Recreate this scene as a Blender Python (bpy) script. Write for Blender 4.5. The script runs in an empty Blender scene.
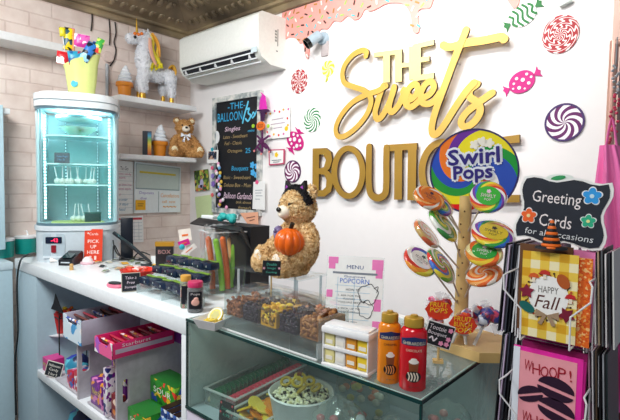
import bpy, bmesh, math, random
from mathutils import Vector, Matrix, noise
random.seed(7)
S = bpy.context.scene
C = S.collection
PI = math.pi

# ---------------------------------------------------------------- camera
FPX = 465.0
CAM = Vector((2.82, -1.92, 1.427))
_a = math.atan(530/465.0); _p = math.radians(3.08); _r = math.radians(0.98)
_fh = Vector((-math.cos(_a), math.sin(_a), 0)); _rh = Vector((math.sin(_a), math.cos(_a), 0)); _z = Vector((0, 0, 1))
FWD = math.cos(_p)*_fh - math.sin(_p)*_z
_u0 = math.sin(_p)*_fh + math.cos(_p)*_z
UPV = math.cos(_r)*_u0 - math.sin(_r)*_rh
RGT = math.cos(_r)*_rh + math.sin(_r)*_u0
cd = bpy.data.cameras.new('camera'); cam = bpy.data.objects.new('camera', cd); C.objects.link(cam)
cd.sensor_width = 36; cd.lens = 36*FPX/620; cd.clip_start = 0.01
cam.matrix_world = Matrix.Translation(CAM) @ Matrix((RGT, UPV, -FWD)).transposed().to_4x4()
S.camera = cam

def ray(px, py): return FWD + (px-310)/FPX*RGT + (210-py)/FPX*UPV
def P(px, py, ax, v):
    """point of the room seen at a place of the photograph, on the plane axis = v"""
    d = ray(px, py); i = 'xyz'.index(ax); t = (v-CAM[i])/d[i]
    return CAM + t*d
def mpp(q): return (Vector(q)-CAM).dot(FWD)/FPX      # metres per photograph pixel at a point
def D(px, py, d): return CAM + d*ray(px, py)

# ---------------------------------------------------------------- world, lights, exposure
S.view_settings.view_transform = 'Standard'; S.view_settings.look = 'None'
S.view_settings.gamma = 1; S.view_settings.use_curve_mapping = False
S.view_settings.exposure = 0.0
w = bpy.data.worlds.new('world'); S.world = w; w.use_nodes = True
w.node_tree.nodes['Background'].inputs[0].default_value = (0.80, 0.89, 1.0, 1)
w.node_tree.nodes['Background'].inputs[1].default_value = 0.34
def area(name, loc, target, sx, sy, power, col=(1, 1, 1), spread=180):
    l = bpy.data.lights.new(name, 'AREA'); l.shape = 'RECTANGLE'; l.size = sx; l.size_y = sy; l.energy = power; l.color = col
    l.spread = math.radians(spread)
    o = bpy.data.objects.new(name, l); C.objects.link(o); o.location = loc
    o.rotation_euler = (Vector(target)-Vector(loc)).to_track_quat('-Z', 'Y').to_euler(); return o
area('ceiling_lamp_sign_wall', (1.85, -.80, 2.50), (1.75, 0, 1.85), 1.1, 0.16, 9.5, (1, .98, .96), 125)
area('ceiling_lamp_counter', (1.30, -1.95, 2.50), (0.7, -1.0, 1.2), 0.7, 0.7, 46, (.97, .99, 1))
area('ceiling_lamp_customer', (2.7, -2.3, 2.50), (2.2, -1.0, 1.0), 0.5, 0.5, 17, (1, .98, .95))

# ---------------------------------------------------------------- materials
def lin(c):
    if isinstance(c, str):
        c = c.lstrip('#'); c = [int(c[i:i+2], 16)/255 for i in (0, 2, 4)]
    return tuple((x/12.92 if x <= .04045 else ((x+.055)/1.055)**2.4) for x in c[:3])
_m = {}
def mat(col, rough=.5, metal=0, bump=0, scale=60, var=.05, emit=0, name=None, spec=.5, sheen=0, coat=0):
    key = (str(col), rough, metal, bump, scale, var, emit, coat)
    if key in _m: return _m[key]
    m = bpy.data.materials.new(name or 'surface_'+str(col).strip('#')); m.use_nodes = True
    nt = m.node_tree; N = nt.nodes; L = nt.links; b = N['Principled BSDF']
    c = lin(col)
    tc = N.new('ShaderNodeTexCoord'); nz = N.new('ShaderNodeTexNoise'); nz.inputs['Scale'].default_value = scale; nz.inputs['Detail'].default_value = 4
    L.new(tc.outputs['Object'], nz.inputs['Vector'])
    mx = N.new('ShaderNodeMix'); mx.data_type = 'RGBA'
    mx.inputs[6].default_value = tuple(max(0, x*(1-var*2)) for x in c)+(1,); mx.inputs[7].default_value = tuple(min(1, x*(1+var)) for x in c)+(1,)
    L.new(nz.outputs['Fac'], mx.inputs[0]); L.new(mx.outputs[2], b.inputs['Base Color'])
    b.inputs['Roughness'].default_value = rough; b.inputs['Metallic'].default_value = metal
    b.inputs['Specular IOR Level'].default_value = spec
    if coat: b.inputs['Coat Weight'].default_value = coat; b.inputs['Coat Roughness'].default_value = .08
    if bump:
        bp = N.new('ShaderNodeBump'); bp.inputs['Strength'].default_value = min(1, bump); bp.inputs['Distance'].default_value = .004
        L.new(nz.outputs['Fac'], bp.inputs['Height']); L.new(bp.outputs[0], b.inputs['Normal'])
    if emit:
        b.inputs['Emission Color'].default_value = c+(1,); b.inputs['Emission Strength'].default_value = emit
    _m[key] = m; return m
def glass(name, tint, ior=1.5, rough=.02, haze=0.0, hazecol='#ffffff'):
    m = bpy.data.materials.new(name); m.use_nodes = True; nt = m.node_tree; N = nt.nodes; L = nt.links
    N.remove(N['Principled BSDF']); out = N['Material Output']
    tr = N.new('ShaderNodeBsdfTransparent'); tr.inputs[0].default_value = lin(tint)+(1,)
    gl = N.new('ShaderNodeBsdfGlossy'); gl.inputs['Roughness'].default_value = rough
    fr = N.new('ShaderNodeFresnel'); fr.inputs[0].default_value = ior
    geo = N.new('ShaderNodeNewGeometry')
    inv = N.new('ShaderNodeMath'); inv.operation = 'SUBTRACT'; inv.inputs[0].default_value = 1; L.new(geo.outputs['Backfacing'], inv.inputs[1])
    mu = N.new('ShaderNodeMath'); mu.operation = 'MULTIPLY'; L.new(fr.outputs[0], mu.inputs[0]); L.new(inv.outputs[0], mu.inputs[1])
    tc = N.new('ShaderNodeTexCoord'); nz = N.new('ShaderNodeTexNoise'); nz.inputs['Scale'].default_value = 30
    L.new(tc.outputs['Object'], nz.inputs[0]); bp = N.new('ShaderNodeBump'); bp.inputs['Strength'].default_value = .15 if haze else .02; bp.inputs['Distance'].default_value = .01
    L.new(nz.outputs['Fac'], bp.inputs['Height']); L.new(bp.outputs[0], gl.inputs['Normal'])
    mx = N.new('ShaderNodeMixShader'); L.new(mu.outputs[0], mx.inputs[0]); L.new(tr.outputs[0], mx.inputs[1]); L.new(gl.outputs[0], mx.inputs[2])
    last = mx.outputs[0]
    if haze:
        df = N.new('ShaderNodeBsdfDiffuse'); df.inputs[0].default_value = lin(hazecol)+(1,)
        m2 = N.new('ShaderNodeMixShader'); m2.inputs[0].default_value = haze; L.new(last, m2.inputs[1]); L.new(df.outputs[0], m2.inputs[2]); last = m2.outputs[0]
    L.new(last, out.inputs['Surface']); return m
def nodes_mat(name, fn, rough=.5, metal=0, bump=None):
    """fn(N, L, tc) returns a colour socket (and an optional height socket)"""
    m = bpy.data.materials.new(name); m.use_nodes = True; nt = m.node_tree; N = nt.nodes; L = nt.links; b = N['Principled BSDF']
    tc = N.new('ShaderNodeTexCoord'); r = fn(N, L, tc); h = None
    if isinstance(r, tuple): r, h = r
    L.new(r, b.inputs['Base Color']); b.inputs['Roughness'].default_value = rough; b.inputs['Metallic'].default_value = metal
    if h is not None:
        bp = N.new('ShaderNodeBump'); bp.inputs['Strength'].default_value = bump or .5; bp.inputs['Distance'].default_value = .006
        L.new(h, bp.inputs['Height']); L.new(bp.outputs[0], b.inputs['Normal'])
    return m
def ramp(N, stops, const=True):
    r = N.new('ShaderNodeValToRGB'); cr = r.color_ramp; cr.interpolation = 'CONSTANT' if const else 'LINEAR'
    while len(cr.elements) < len(stops): cr.elements.new(.5)
    for e, (p_, c_) in zip(cr.elements, stops): e.position = p_; e.color = lin(c_)+(1,)
    return r
def swirl_mat(name, cols, n, k, R, rough=.25, axes='xz', wob=0):
    """n turns of the colour list round the centre, sheared by k radians at radius R"""
    def fn(N, L, tc):
        sp = N.new('ShaderNodeSeparateXYZ'); L.new(tc.outputs['Object'], sp.inputs[0])
        u, v = sp.outputs['XYZ'.index(axes[0].upper())], sp.outputs['XYZ'.index(axes[1].upper())]
        def mth(op, a_, b_=None):
            x = N.new('ShaderNodeMath'); x.operation = op
            for i, q in enumerate((a_, b_)):
                if q is None: continue
                if isinstance(q, (int, float)): x.inputs[i].default_value = q
                else: L.new(q, x.inputs[i])
            return x.outputs[0]
        an = mth('ARCTAN2', v, u); rr = mth('SQRT', mth('ADD', mth('MULTIPLY', u, u), mth('MULTIPLY', v, v)))
        t = mth('ADD', an, mth('MULTIPLY', rr, k/R))
        if wob: t = mth('ADD', t, mth('MULTIPLY', mth('SINE', mth('MULTIPLY', rr, wob/R)), .25))
        f = mth('FRACT', mth('MULTIPLY', mth('ADD', t, 40*PI), n/(2*PI)))
        r = ramp(N, [(i/len(cols), c_) for i, c_ in enumerate(cols)]); L.new(f, r.inputs[0]); return r.outputs[0]
    return nodes_mat(name, fn, rough)
def speckle(name, base, cols, scale=30, axes=None, rough=.35, thr=.5):
    """irregular printed patches of several colours"""
    def fn(N, L, tc):
        v = N.new('ShaderNodeTexVoronoi'); v.inputs['Scale'].default_value = scale; L.new(tc.outputs['Object'], v.inputs['Vector'])
        s = N.new('ShaderNodeSeparateColor'); L.new(v.outputs['Color'], s.inputs[0])
        st = [(0, base)]; k = len(cols)
        for i, c_ in enumerate(cols): st.append((thr+(1-thr)*i/k, c_))
        r = ramp(N, st); L.new(s.outputs[0], r.inputs[0]); return r.outputs[0]
    return nodes_mat(name, fn, rough)

# ---------------------------------------------------------------- mesh building
BACK = Matrix(((1, 0, 0), (0, 0, -1), (0, 1, 0))).to_4x4()      # x right, y up, z out towards -Y
LEFT = Matrix(((0, 0, 1), (1, 0, 0), (0, 1, 0))).to_4x4()       # x towards +Y, y up, z out towards +X
FR = BACK
FLAT = Matrix.Identity(4)
def Tr(x, y=None, z=None): return Matrix.Translation(Vector((x, y, z)) if y is not None else Vector(x))
def Rx(d): return Matrix.Rotation(math.radians(d), 4, 'X')
def Ry(d): return Matrix.Rotation(math.radians(d), 4, 'Y')
def Rz(d): return Matrix.Rotation(math.radians(d), 4, 'Z')
_tx = {}
def text_geo(s):
    if s in _tx: return _tx[s]
    cu = bpy.data.curves.new('t', 'FONT'); cu.body = s; cu.resolution_u = 2; cu.align_x = 'CENTER'
    o = bpy.data.objects.new('t', cu); me = bpy.data.meshes.new_from_object(o)
    vs = [v.co.copy() for v in me.vertices]; fs = [tuple(p_.vertices) for p_ in me.polygons]
    bpy.data.objects.remove(o); bpy.data.curves.remove(cu); bpy.data.meshes.remove(me)
    x0 = min(v.x for v in vs); x1 = max(v.x for v in vs); y0 = min(v.y for v in vs); y1 = max(v.y for v in vs)
    vs = [((v.x-(x0+x1)/2)/(x1-x0), (v.y-(y0+y1)/2)/(y1-y0)) for v in vs]
    _tx[s] = (vs, fs); return _tx[s]
def catmull(pts, n=6):
    out = []
    q = [pts[0]]+list(pts)+[pts[-1]]
    for i in range(1, len(q)-2):
        a_, b_, c_, d_ = q[i-1], q[i], q[i+1], q[i+2]
        for k in range(n):
            t = k/n
            out.append(tuple(.5*((2*b_[j])+(-a_[j]+c_[j])*t+(2*a_[j]-5*b_[j]+4*c_[j]-d_[j])*t*t+(-a_[j]+3*b_[j]-3*c_[j]+d_[j])*t**3) for j in range(len(b_))))
    out.append(tuple(pts[-1])); return out
class MB:
    def __init__(s): s.bm = bmesh.new(); s.mi = 0
    def m(s, i): s.mi = i; return s
    def add(s, vs, fs, M=None):
        M = M or FLAT
        bv = [s.bm.verts.new(M @ Vector(v)) for v in vs]
        for f in fs:
            try:
                g = s.bm.faces.new([bv[i] for i in f]); g.material_index = s.mi; g.smooth = True
            except ValueError: pass
        return s
    def box(s, c, d, M=None, bev=0):
        x, y, z = (q/2 for q in d)
        if bev <= 0:
            vs = [(c[0]+i*x, c[1]+j*y, c[2]+k*z) for i in (-1, 1) for j in (-1, 1) for k in (-1, 1)]
            return s.add(vs, [(0, 1, 3, 2), (4, 6, 7, 5), (0, 4, 5, 1), (2, 3, 7, 6), (0, 2, 6, 4), (1, 5, 7, 3)], M)
        t = bmesh.new(); bmesh.ops.create_cube(t, size=1)
        for v in t.verts: v.co = Vector((v.co.x*d[0], v.co.y*d[1], v.co.z*d[2]))
        bmesh.ops.bevel(t, geom=list(t.edges), offset=min(bev, min(d)*.45), segments=2, affect='EDGES', profile=.5)
        t.verts.index_update()
        s.add([v.co+Vector(c) for v in t.verts], [[v.index for v in f.verts] for f in t.faces], M); t.free(); return s
    def lathe(s, prof, M=None, seg=20, rib=None, sy=1):
        vs = []; fs = []; n = len(prof)
        for i in range(seg):
            a_ = 2*PI*i/seg; k = rib(a_) if rib else 1
            for r_, z_ in prof: vs.append((r_*k*math.cos(a_), r_*k*math.sin(a_)*sy, z_))
        for i in range(seg):
            j = (i+1) % seg
            for k in range(n-1): fs.append((i*n+k, j*n+k, j*n+k+1, i*n+k+1))
        if prof[0][0] > 1e-5: fs.append([i*n for i in range(seg)][::-1])
        if prof[-1][0] > 1e-5: fs.append([i*n+n-1 for i in range(seg)])
        return s.add(vs, fs, M)
    def ell(s, c, r, M=None, seg=14, rings=9):
        if not hasattr(r, '__len__'): r = (r, r, r)
        prof = [(math.sin(PI*i/rings), -math.cos(PI*i/rings)) for i in range(rings+1)]
        prof[0] = (1e-6, -1); prof[-1] = (1e-6, 1)
        MM = (M or FLAT) @ Tr(c) @ Matrix.Diagonal((r[0], r[1], r[2], 1))
        return s.lathe(prof, MM, seg)
    def tube(s, pts, r, M=None, seg=8, smooth=0, flat=1):
        pts = [tuple(q) for q in pts]
        if not hasattr(r, '__len__'): r = [r]*len(pts)
        if smooth:
            q = catmull([p_+(rr,) for p_, rr in zip(pts, r)], smooth); pts = [a_[:3] for a_ in q]; r = [a_[3] for a_ in q]
        n = len(pts); V = [Vector(p_) for p_ in pts]; vs = []; ref = None
        for i in range(n):
            t = (V[min(i+1, n-1)]-V[max(i-1, 0)])
            if t.length < 1e-9: t = Vector((0, 0, 1))
            t.normalize()
            if ref is None: ref = Vector((0, 0, 1)) if abs(t.z) < .9 else Vector((1, 0, 0))
            u = (ref-t*ref.dot(t)).normalized(); ref = u; v_ = t.cross(u)
            for k in range(seg):
                a_ = 2*PI*k/seg; vs.append(V[i]+r[i]*(math.cos(a_)*u*flat+math.sin(a_)*v_))
        fs = [(i*seg+k, i*seg+(k+1) % seg, (i+1)*seg+(k+1) % seg, (i+1)*seg+k) for i in range(n-1) for k in range(seg)]
        fs.append(list(range(seg))[::-1]); fs.append([(n-1)*seg+k for k in range(seg)])
        return s.add(vs, fs, M)
    def prism(s, pts, t, M=None, z0=0):
        n = len(pts)
        ar = sum(pts[i][0]*pts[(i+1) % n][1]-pts[(i+1) % n][0]*pts[i][1] for i in range(n))
        if ar < 0: pts = pts[::-1]
        vs = [(x, y, z0) for x, y in pts]+[(x, y, z0+t) for x, y in pts]
        fs = [list(range(n))[::-1], list(range(n, 2*n))]+[(i, (i+1) % n, n+(i+1) % n, n+i) for i in range(n)]
        return s.add(vs, fs, M)
    def ring(s, outer, inner, t, M=None, z0=0):
        n = len(outer)
        vs = [(x, y, z0+k*t) for k in (0, 1) for x, y in list(outer)+list(inner)]
        fs = []
        for i in range(n):
            j = (i+1) % n
            fs += [(i, n+i, n+j, j), (2*n+i, 2*n+j, 3*n+j, 3*n+i), (i, j, 2*n+j, 2*n+i), (n+i, 3*n+i, 3*n+j, n+j)]
        return s.add(vs, fs, M)
    def disc(s, r, t, M=None, z0=0, n=28, ry=None):
        return s.prism([(r*math.cos(2*PI*i/n), (ry or r)*math.sin(2*PI*i/n)) for i in range(n)], t, M, z0)
    def rect(s, w_, h_, t, M=None, z0=0, rad=0, cx=0, cy=0):
        if rad:
            pts = []
            for sx, sy, a0 in ((1, 1, 0), (-1, 1, 90), (-1, -1, 180), (1, -1, 270)):
                for k in range(5):
                    a_ = math.radians(a0+k*22.5); pts.append((cx+sx*(w_/2-rad)+rad*math.cos(a_), cy+sy*(h_/2-rad)+rad*math.sin(a_)))
        else: pts = [(cx-w_/2, cy-h_/2), (cx+w_/2, cy-h_/2), (cx+w_/2, cy+h_/2), (cx-w_/2, cy+h_/2)]
        return s.prism(pts, t, M, z0)
    def frame(s, w_, h_, b_, t, M=None, z0=0):
        o = [(-w_/2, -h_/2), (w_/2, -h_/2), (w_/2, h_/2), (-w_/2, h_/2)]; i_ = [(x-math.copysign(b_, x), y-math.copysign(b_, y)) for x, y in o]
        return s.ring(o, i_, t, M, z0)
    def ribbon(s, pts, wd, t, M=None, z0=0, n=6, closed=False):
        if not hasattr(wd, '__len__'): wd = [wd]*len(pts)
        if n > 1: q = catmull([tuple(p_)+(w_,) for p_, w_ in zip(pts, wd)], n)
        else: q = [tuple(p_)+(w_,) for p_, w_ in zip(pts, wd)]
        Lf = []; Rt = []; m_ = len(q)
        for i in range(m_):
            a_ = q[max(i-1, 0)]; b_ = q[min(i+1, m_-1)]
            dx, dy = b_[0]-a_[0], b_[1]-a_[1]; l = math.hypot(dx, dy) or 1; dx /= l; dy /= l
            h = q[i][2]/2; Lf.append((q[i][0]-dy*h, q[i][1]+dx*h)); Rt.append((q[i][0]+dy*h, q[i][1]-dx*h))
        zz = [z0+(i % m_)*1.2e-5 for i in range(2*m_)]
        vs = [(x, y, z) for (x, y), z in zip(Lf+Rt, zz)]+[(x, y, z+t) for (x, y), z in zip(Lf+Rt, zz)]; k = 2*m_
        fs = []
        for i in range(m_-1):
            a_, b_, c_, d_ = i, i+1, m_+i+1, m_+i
            fs += [(a_, b_, c_, d_), (k+a_, k+d_, k+c_, k+b_), (a_, k+a_, k+b_, b_), (d_, c_, k+c_, k+d_)]
        fs += [(0, m_, k+m_, k), (m_-1, k+m_-1, k+2*m_-1, 2*m_-1)]
        s.add(vs, fs, M)
        for i in (0, m_-1): s.disc(q[i][2]/2, t*.98, (M or FLAT) @ Tr(q[i][0], q[i][1], 0), z0, n=12)
        return s
    def text(s, st, w_, h_, M=None, z0=0, cx=0, cy=0, shear=0, t=None, rot=0):
        vs, fs = text_geo(st); c_, s_ = math.cos(math.radians(rot)), math.sin(math.radians(rot))
        pts = []
        for x, y in vs:
            x, y = x*w_+y*h_*shear, y*h_
            pts.append((cx+x*c_-y*s_, cy+x*s_+y*c_))
        s.add([(x, y, z0) for x, y in pts], fs, M)
        return s
    def flower(s, r, t, M=None, z0=0, k=5, depth=.35):
        n = k*8
        return s.prism([(r*(1-depth+depth*abs(math.cos(k*PI*i/n)))*math.cos(2*PI*i/n), r*(1-depth+depth*abs(math.cos(k*PI*i/n)))*math.sin(2*PI*i/n)) for i in range(n)], t, M, z0)
    def build(s, name, mats, parent=None, world=False, loc=None, sharp=38, kind=None, label=None):
        me = bpy.data.meshes.new(name)
        if world and parent is not None: s.bm.transform(wm(parent).inverted())
        if loc is not None: s.bm.transform(Tr(loc).inverted())
        s.bm.normal_update(); s.bm.to_mesh(me); s.bm.free()
        if not isinstance(mats, (list, tuple)): mats = [mats]
        for m_ in mats: me.materials.append(m_)
        me.set_sharp_from_angle(angle=math.radians(sharp))
        o = bpy.data.objects.new(name, me); C.objects.link(o)
        if parent is not None: o.parent = parent
        if loc is not None: o.location = loc
        if kind: o['kind'] = kind
        if label: o['label'] = label
        return o
def wm(o):
    M = o.matrix_basis.copy()
    while o.parent is not None: o = o.parent; M = o.matrix_basis @ M
    return M
def tag(o, label, cat, group=None, kind=None):
    o['label'] = label; o['category'] = cat
    if group: o['group'] = group
    if kind: o['kind'] = kind
    return o
def thing(name, label, cat, loc, rz=0, group=None, M=None):
    o = bpy.data.objects.new(name, None); o.empty_display_size = .02; C.objects.link(o)
    if M is not None: o.matrix_basis = M
    else: o.location = loc; o.rotation_euler = (0, 0, math.radians(rz))
    return tag(o, label, cat, group)
def struct(name, mb, m_, world_origin=None):
    o = mb.build(name, m_); o['kind'] = 'structure'; return o
def copy_tree(o, parent=None):
    c_ = o.copy(); C.objects.link(c_)
    if parent is not None: c_.parent = parent
    for ch in [x for x in C.objects if x.parent == o]: copy_tree(ch, c_)
    return c_
def baked(bm, mods):
    """evaluate a bmesh through modifiers and hand back a mesh"""
    me = bpy.data.meshes.new('tmp'); bm.to_mesh(me); bm.free()
    o = bpy.data.objects.new('tmp', me); C.objects.link(o)
    for ty, kw in mods:
        md = o.modifiers.new(ty, ty)
        for k, v in kw.items(): setattr(md, k, v)
    bpy.context.view_layer.update()
    ev = o.evaluated_get(bpy.context.evaluated_depsgraph_get()); r = bpy.data.meshes.new_from_object(ev)
    bpy.data.objects.remove(o); bpy.data.meshes.remove(me); return r
def melt(mb, voxel, smooth=4, furr=0, freq=60, tuft=0, tlen=.006, seed=1, curl=0):
    """fuse overlapping volumes into one skin, roughen it, grow short tufts"""
    me = baked(mb.bm, [('REMESH', dict(mode='VOXEL', voxel_size=voxel)), ('SMOOTH', dict(factor=.5, iterations=smooth))])
    bm = bmesh.new(); bm.from_mesh(me); bpy.data.meshes.remove(me); bm.normal_update()
    if furr:
        for v in bm.verts:
            v.co += v.normal*furr*(noise.noise(v.co*freq)+.5*noise.noise(v.co*freq*2.3))
    bm.normal_update()
    o = MB(); o.bm.free(); o.bm = bm
    for f in bm.faces: f.smooth = True
    if tuft:
        rd = random.Random(seed); fl = [(f.calc_center_median(), f.normal.copy(), f.calc_area()) for f in bm.faces]
        wts = [q[2] for q in fl]
        for c_, n_, _ in rd.choices(fl, wts, k=tuft):
            t = Vector((rd.uniform(-1, 1), rd.uniform(-1, 1), rd.uniform(-1, .4))); dr = (n_+t*.55).normalized()
            u = dr.orthogonal().normalized(); v_ = dr.cross(u); r_ = tlen*.28; b_ = c_+u*rd.uniform(-.5, .5)*voxel+v_*rd.uniform(-.5, .5)*voxel-n_*tlen*.15
            side = (u*rd.uniform(-1, 1)+v_*rd.uniform(-1, 1))*tlen*(.35+curl)
            mid = b_+dr*tlen*.6+side*.7; tip = b_+dr*tlen*rd.uniform(.8, 1.1)-side*curl
            vs = [b_+u*r_, b_-u*r_*.5+v_*r_*.87, b_-u*r_*.5-v_*r_*.87, mid+u*r_*.8, mid-u*r_*.4+v_*r_*.7, mid-u*r_*.4-v_*r_*.7, tip]
            o.add(vs, [(0, 1, 4, 3), (1, 2, 5, 4), (2, 0, 3, 5), (3, 4, 6), (4, 5, 6), (5, 3, 6)])
    return o

# ================================================================ common surfaces
WHITE = mat('#f1f3f4', .45); GLOSSW = mat('#f4f6f8', .2); BLACK = mat('#101216', .4); NAVY = mat('#12203a', .35)
GOLD = mat('#d2a344', .38, .55, var=.12, scale=14); GREY = mat('#8b9096', .5); STEEL = mat('#b9c0c6', .3, .8)
CLEAR = glass('clear_acrylic', '#fafdfd', 1.5, .03, .03, '#f2fbff'); CLEARB = glass('clear_plastic_film', '#fafcfc', 1.5, .10, .025, '#f4f8fa')
CASEGL = glass('case_glass', '#f3fbf8', 1.5, .01, .02, '#dcefec'); TOPGL = glass('case_top_glass', '#f6fcfa', 1.8, .012, .07, '#eef4f4')
EDGE = mat('#0d3b3a', .12, var=.15); WOOD = mat('#d9b878', .5, scale=22, var=.12, bump=.2)
PAPER = mat('#f5f6f4', .7); RED = mat('#d9252a', .4); PINK = mat('#f46fb6', .5); MAG = mat('#d61d84', .4); LIME = mat('#a6d632', .4)
YEL = mat('#f5cf27', .4); ORG = mat('#f0761f', .45); PURP = mat('#7a2b9a', .4); BLUE = mat('#2b6fd0', .4); GRN = mat('#2a9a45', .4); TEAL = mat('#149b95', .4)
SLATE = mat('#121c26', .6, var=.2)

# ================================================================ room shell
def brick(N, L, tc):
    sp = N.new('ShaderNodeSeparateXYZ'); L.new(tc.outputs['Object'], sp.inputs[0]); cb = N.new('ShaderNodeCombineXYZ')
    L.new(sp.outputs[1], cb.inputs[0]); L.new(sp.outputs[2], cb.inputs[1])
    b = N.new('ShaderNodeTexBrick'); L.new(cb.outputs[0], b.inputs['Vector'])
    b.inputs['Color1'].default_value = lin('#f0e2d9')+(1,); b.inputs['Color2'].default_value = lin('#eadbd2')+(1,); b.inputs['Mortar'].default_value = lin('#e0cec5')+(1,)
    b.inputs['Scale'].default_value = 1; b.inputs['Mortar Size'].default_value = .005; b.inputs['Mortar Smooth'].default_value = .6
    b.inputs['Brick Width'].default_value = .225; b.inputs['Row Height'].default_value = .075
    nz = N.new('ShaderNodeTexNoise'); nz.inputs['Scale'].default_value = 9; nz.inputs['Detail'].default_value = 6; L.new(tc.outputs['Object'], nz.inputs[0])
    mx = N.new('ShaderNodeMix'); mx.data_type = 'RGBA'; mx.blend_type = 'MULTIPLY'; mx.inputs[0].default_value = .35
    r = ramp(N, [(.3, '#c4aca4'), (.6, '#ffffff')], False); L.new(nz.outputs['Fac'], r.inputs[0]); L.new(b.outputs['Color'], mx.inputs[6]); L.new(r.outputs[0], mx.inputs[7])
    s = N.new('ShaderNodeMath'); s.operation = 'MULTIPLY_ADD'; L.new(b.outputs['Fac'], s.inputs[0]); s.inputs[1].default_value = -.8; L.new(nz.outputs['Fac'], s.inputs[2])
    return mx.outputs[2], s.outputs[0]
BRICK = nodes_mat('painted_brick', brick, .75, bump=.45)
PAINT = mat('#f2efee', .8, bump=.12, scale=25, var=.015, name='white_wall_paint')
ZC = 2.405
def slab(x0, x1, y0, y1, z0, z1): return MB().box(((x0+x1)/2, (y0+y1)/2, (z0+z1)/2), (x1-x0, y1-y0, z1-z0))
struct('wall_left', slab(-.15, 0, -3.6, .15, 0, 2.75), BRICK)
struct('wall_back', slab(-.15, 2.52, 0, .15, 0, 2.75), PAINT)
struct('wall_right', slab(2.3, 4.6, .55, .65, 0, 2.75), mat('#a39aa8', .8, name='mauve_wall_paint'))
struct('floor', slab(-.15, 4.6, -4.6, .65, -.1, 0), mat('#8d8379', .6, scale=8))
# pressed tin ceiling with a deep cove
TIN = nodes_mat('pressed_tin', lambda N, L, tc: (lambda nz, r: (L.new(tc.outputs['Object'], nz.inputs[0]), L.new(nz.outputs['Fac'], r.inputs[0]), r.outputs[0])[2])(N.new('ShaderNodeTexNoise'), ramp(N, [(.3, '#5e5142'), (.55, '#94846a'), (.75, '#b9a781')], False)), .38, .35)
c = MB(); c.box((2.2, -2, 2.62), (4.8, 5.2, .04))
for i in range(8):
    for j in range(8):
        x, y = .62+i*.5, -.65-j*.5
        if y < -4.4: continue
        c.frame(.46, .46, .03, .02, Tr(x, y, 2.585)); c.frame(.3, .3, .02, .015, Tr(x, y, 2.59)); c.ell((x, y, 2.6), (.07, .07, .025), seg=12, rings=6)
ce = c.build('ceiling', TIN); ce['kind'] = 'structure'
prof = [(0, ZC), (.022, ZC), (.03, ZC+.012), (.03, ZC+.03), (.05, ZC+.036), (.055, ZC+.05), (.07, ZC+.055), (.17, ZC+.083), (.27, ZC+.13), (.30, ZC+.14), (.31, ZC+.16), (.34, ZC+.165), (.35, ZC+.20), (0, ZC+.20)]
def cove(name, left):
    m_ = MB(); n = len(prof); vs = []
    for o, z in prof: vs.append((o, -3.6, z) if left else (o, -o, z))
    for o, z in prof: vs.append((o, -o, z) if left else (4.6, -o, z))
    fs = [(i, (i+1) % n, n+(i+1) % n, n+i) for i in range(n)]
    m_.add(vs, fs)
    k = 0
    while True:
        s_ = .12+k*.062; k += 1
        if s_ > 3: break
        for o, z, r_ in ((.12, ZC+.066, .02), (.225, ZC+.106, .026)):
            if s_ < o+.02: continue
            M = Tr(o, -s_, z) if left else Tr(s_, -o, z)
            M = M @ (Ry(-24) if left else Rz(-90) @ Ry(-24))
            m_.ell((0, 0, 0), (r_*1.3, r_*.75, .010), M, 10, 6); m_.ell((r_*.9, r_*.9, 0), (r_*.5, r_*.5, .008), M, 8, 5)
        M = Tr(.042, -s_, ZC+.04) if left else Tr(s_, -.042, ZC+.04)
        m_.ell((0, 0, 0), (.008, .012, .008) if left else (.012, .008, .008), M, 8, 5)
    return struct(name, m_, TIN)
_q = P(181, 3, 'z', 2.598); _q.z = 2.596
t = thing('ceiling_spotlight', 'small round lit spotlight in the tin ceiling above the corner', 'ceiling light', _q)
MB().lathe([(.001, 0), (.05, 0), (.055, -.008), (.04, -.012)], None, 24).build('housing', mat('#b9b2a2', .4), t)
MB().lathe([(.001, -.0125), (.036, -.0125), (.036, -.010), (.001, -.010)], None, 20).build('lens', mat('#eaf6ff', .4, emit=12), t)
cove('trim_1', True); cove('trim_2', False)
struct('trim_3', slab(2.52, 2.545, -.02, .16, 0, 2.6), mat('#c9a79a', .4, .3))

# ================================================================ shelves on the brick wall
def wall_shelf(y0, y1, ztop, th, dep, label, brackets=True):
    t = thing('wall_shelf', label, 'shelf', (0, (y0+y1)/2, ztop-th))
    MB().box((dep/2, 0, th/2), (dep, y1-y0, th), bev=.003).build('board', WHITE, t)
    return t
wall_shelf(-3.2, -.90, 2.150, .040, .17, 'long white floating shelf high on the brick wall above the display cabinet')
wall_shelf(-.612, -.085, 1.932, .034, .2, 'white floating shelf carrying the unicorn pinata')
wall_shelf(-.607, -.085, 1.592, .028, .2, 'white floating shelf carrying the small brown teddy bear')
zl = P(20, 110, 'x', .12).z
t = thing('shelf_unit', 'pale shelf frame with an upright side panel at the far left edge', 'shelf', (0, -1.25, 0))
MB().box((.07, -.04, zl-.015), (.14, .28, .028), bev=.003).build('board', WHITE, t)
yu = P(3, 170, 'x', .14).y
MB().box((.08, yu+1.25-.09, (1.09+zl)/2), (.16, .18, zl-1.09+.02), bev=.003).build('side_panel', mat('#c6e4ee', .35), t)
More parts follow.
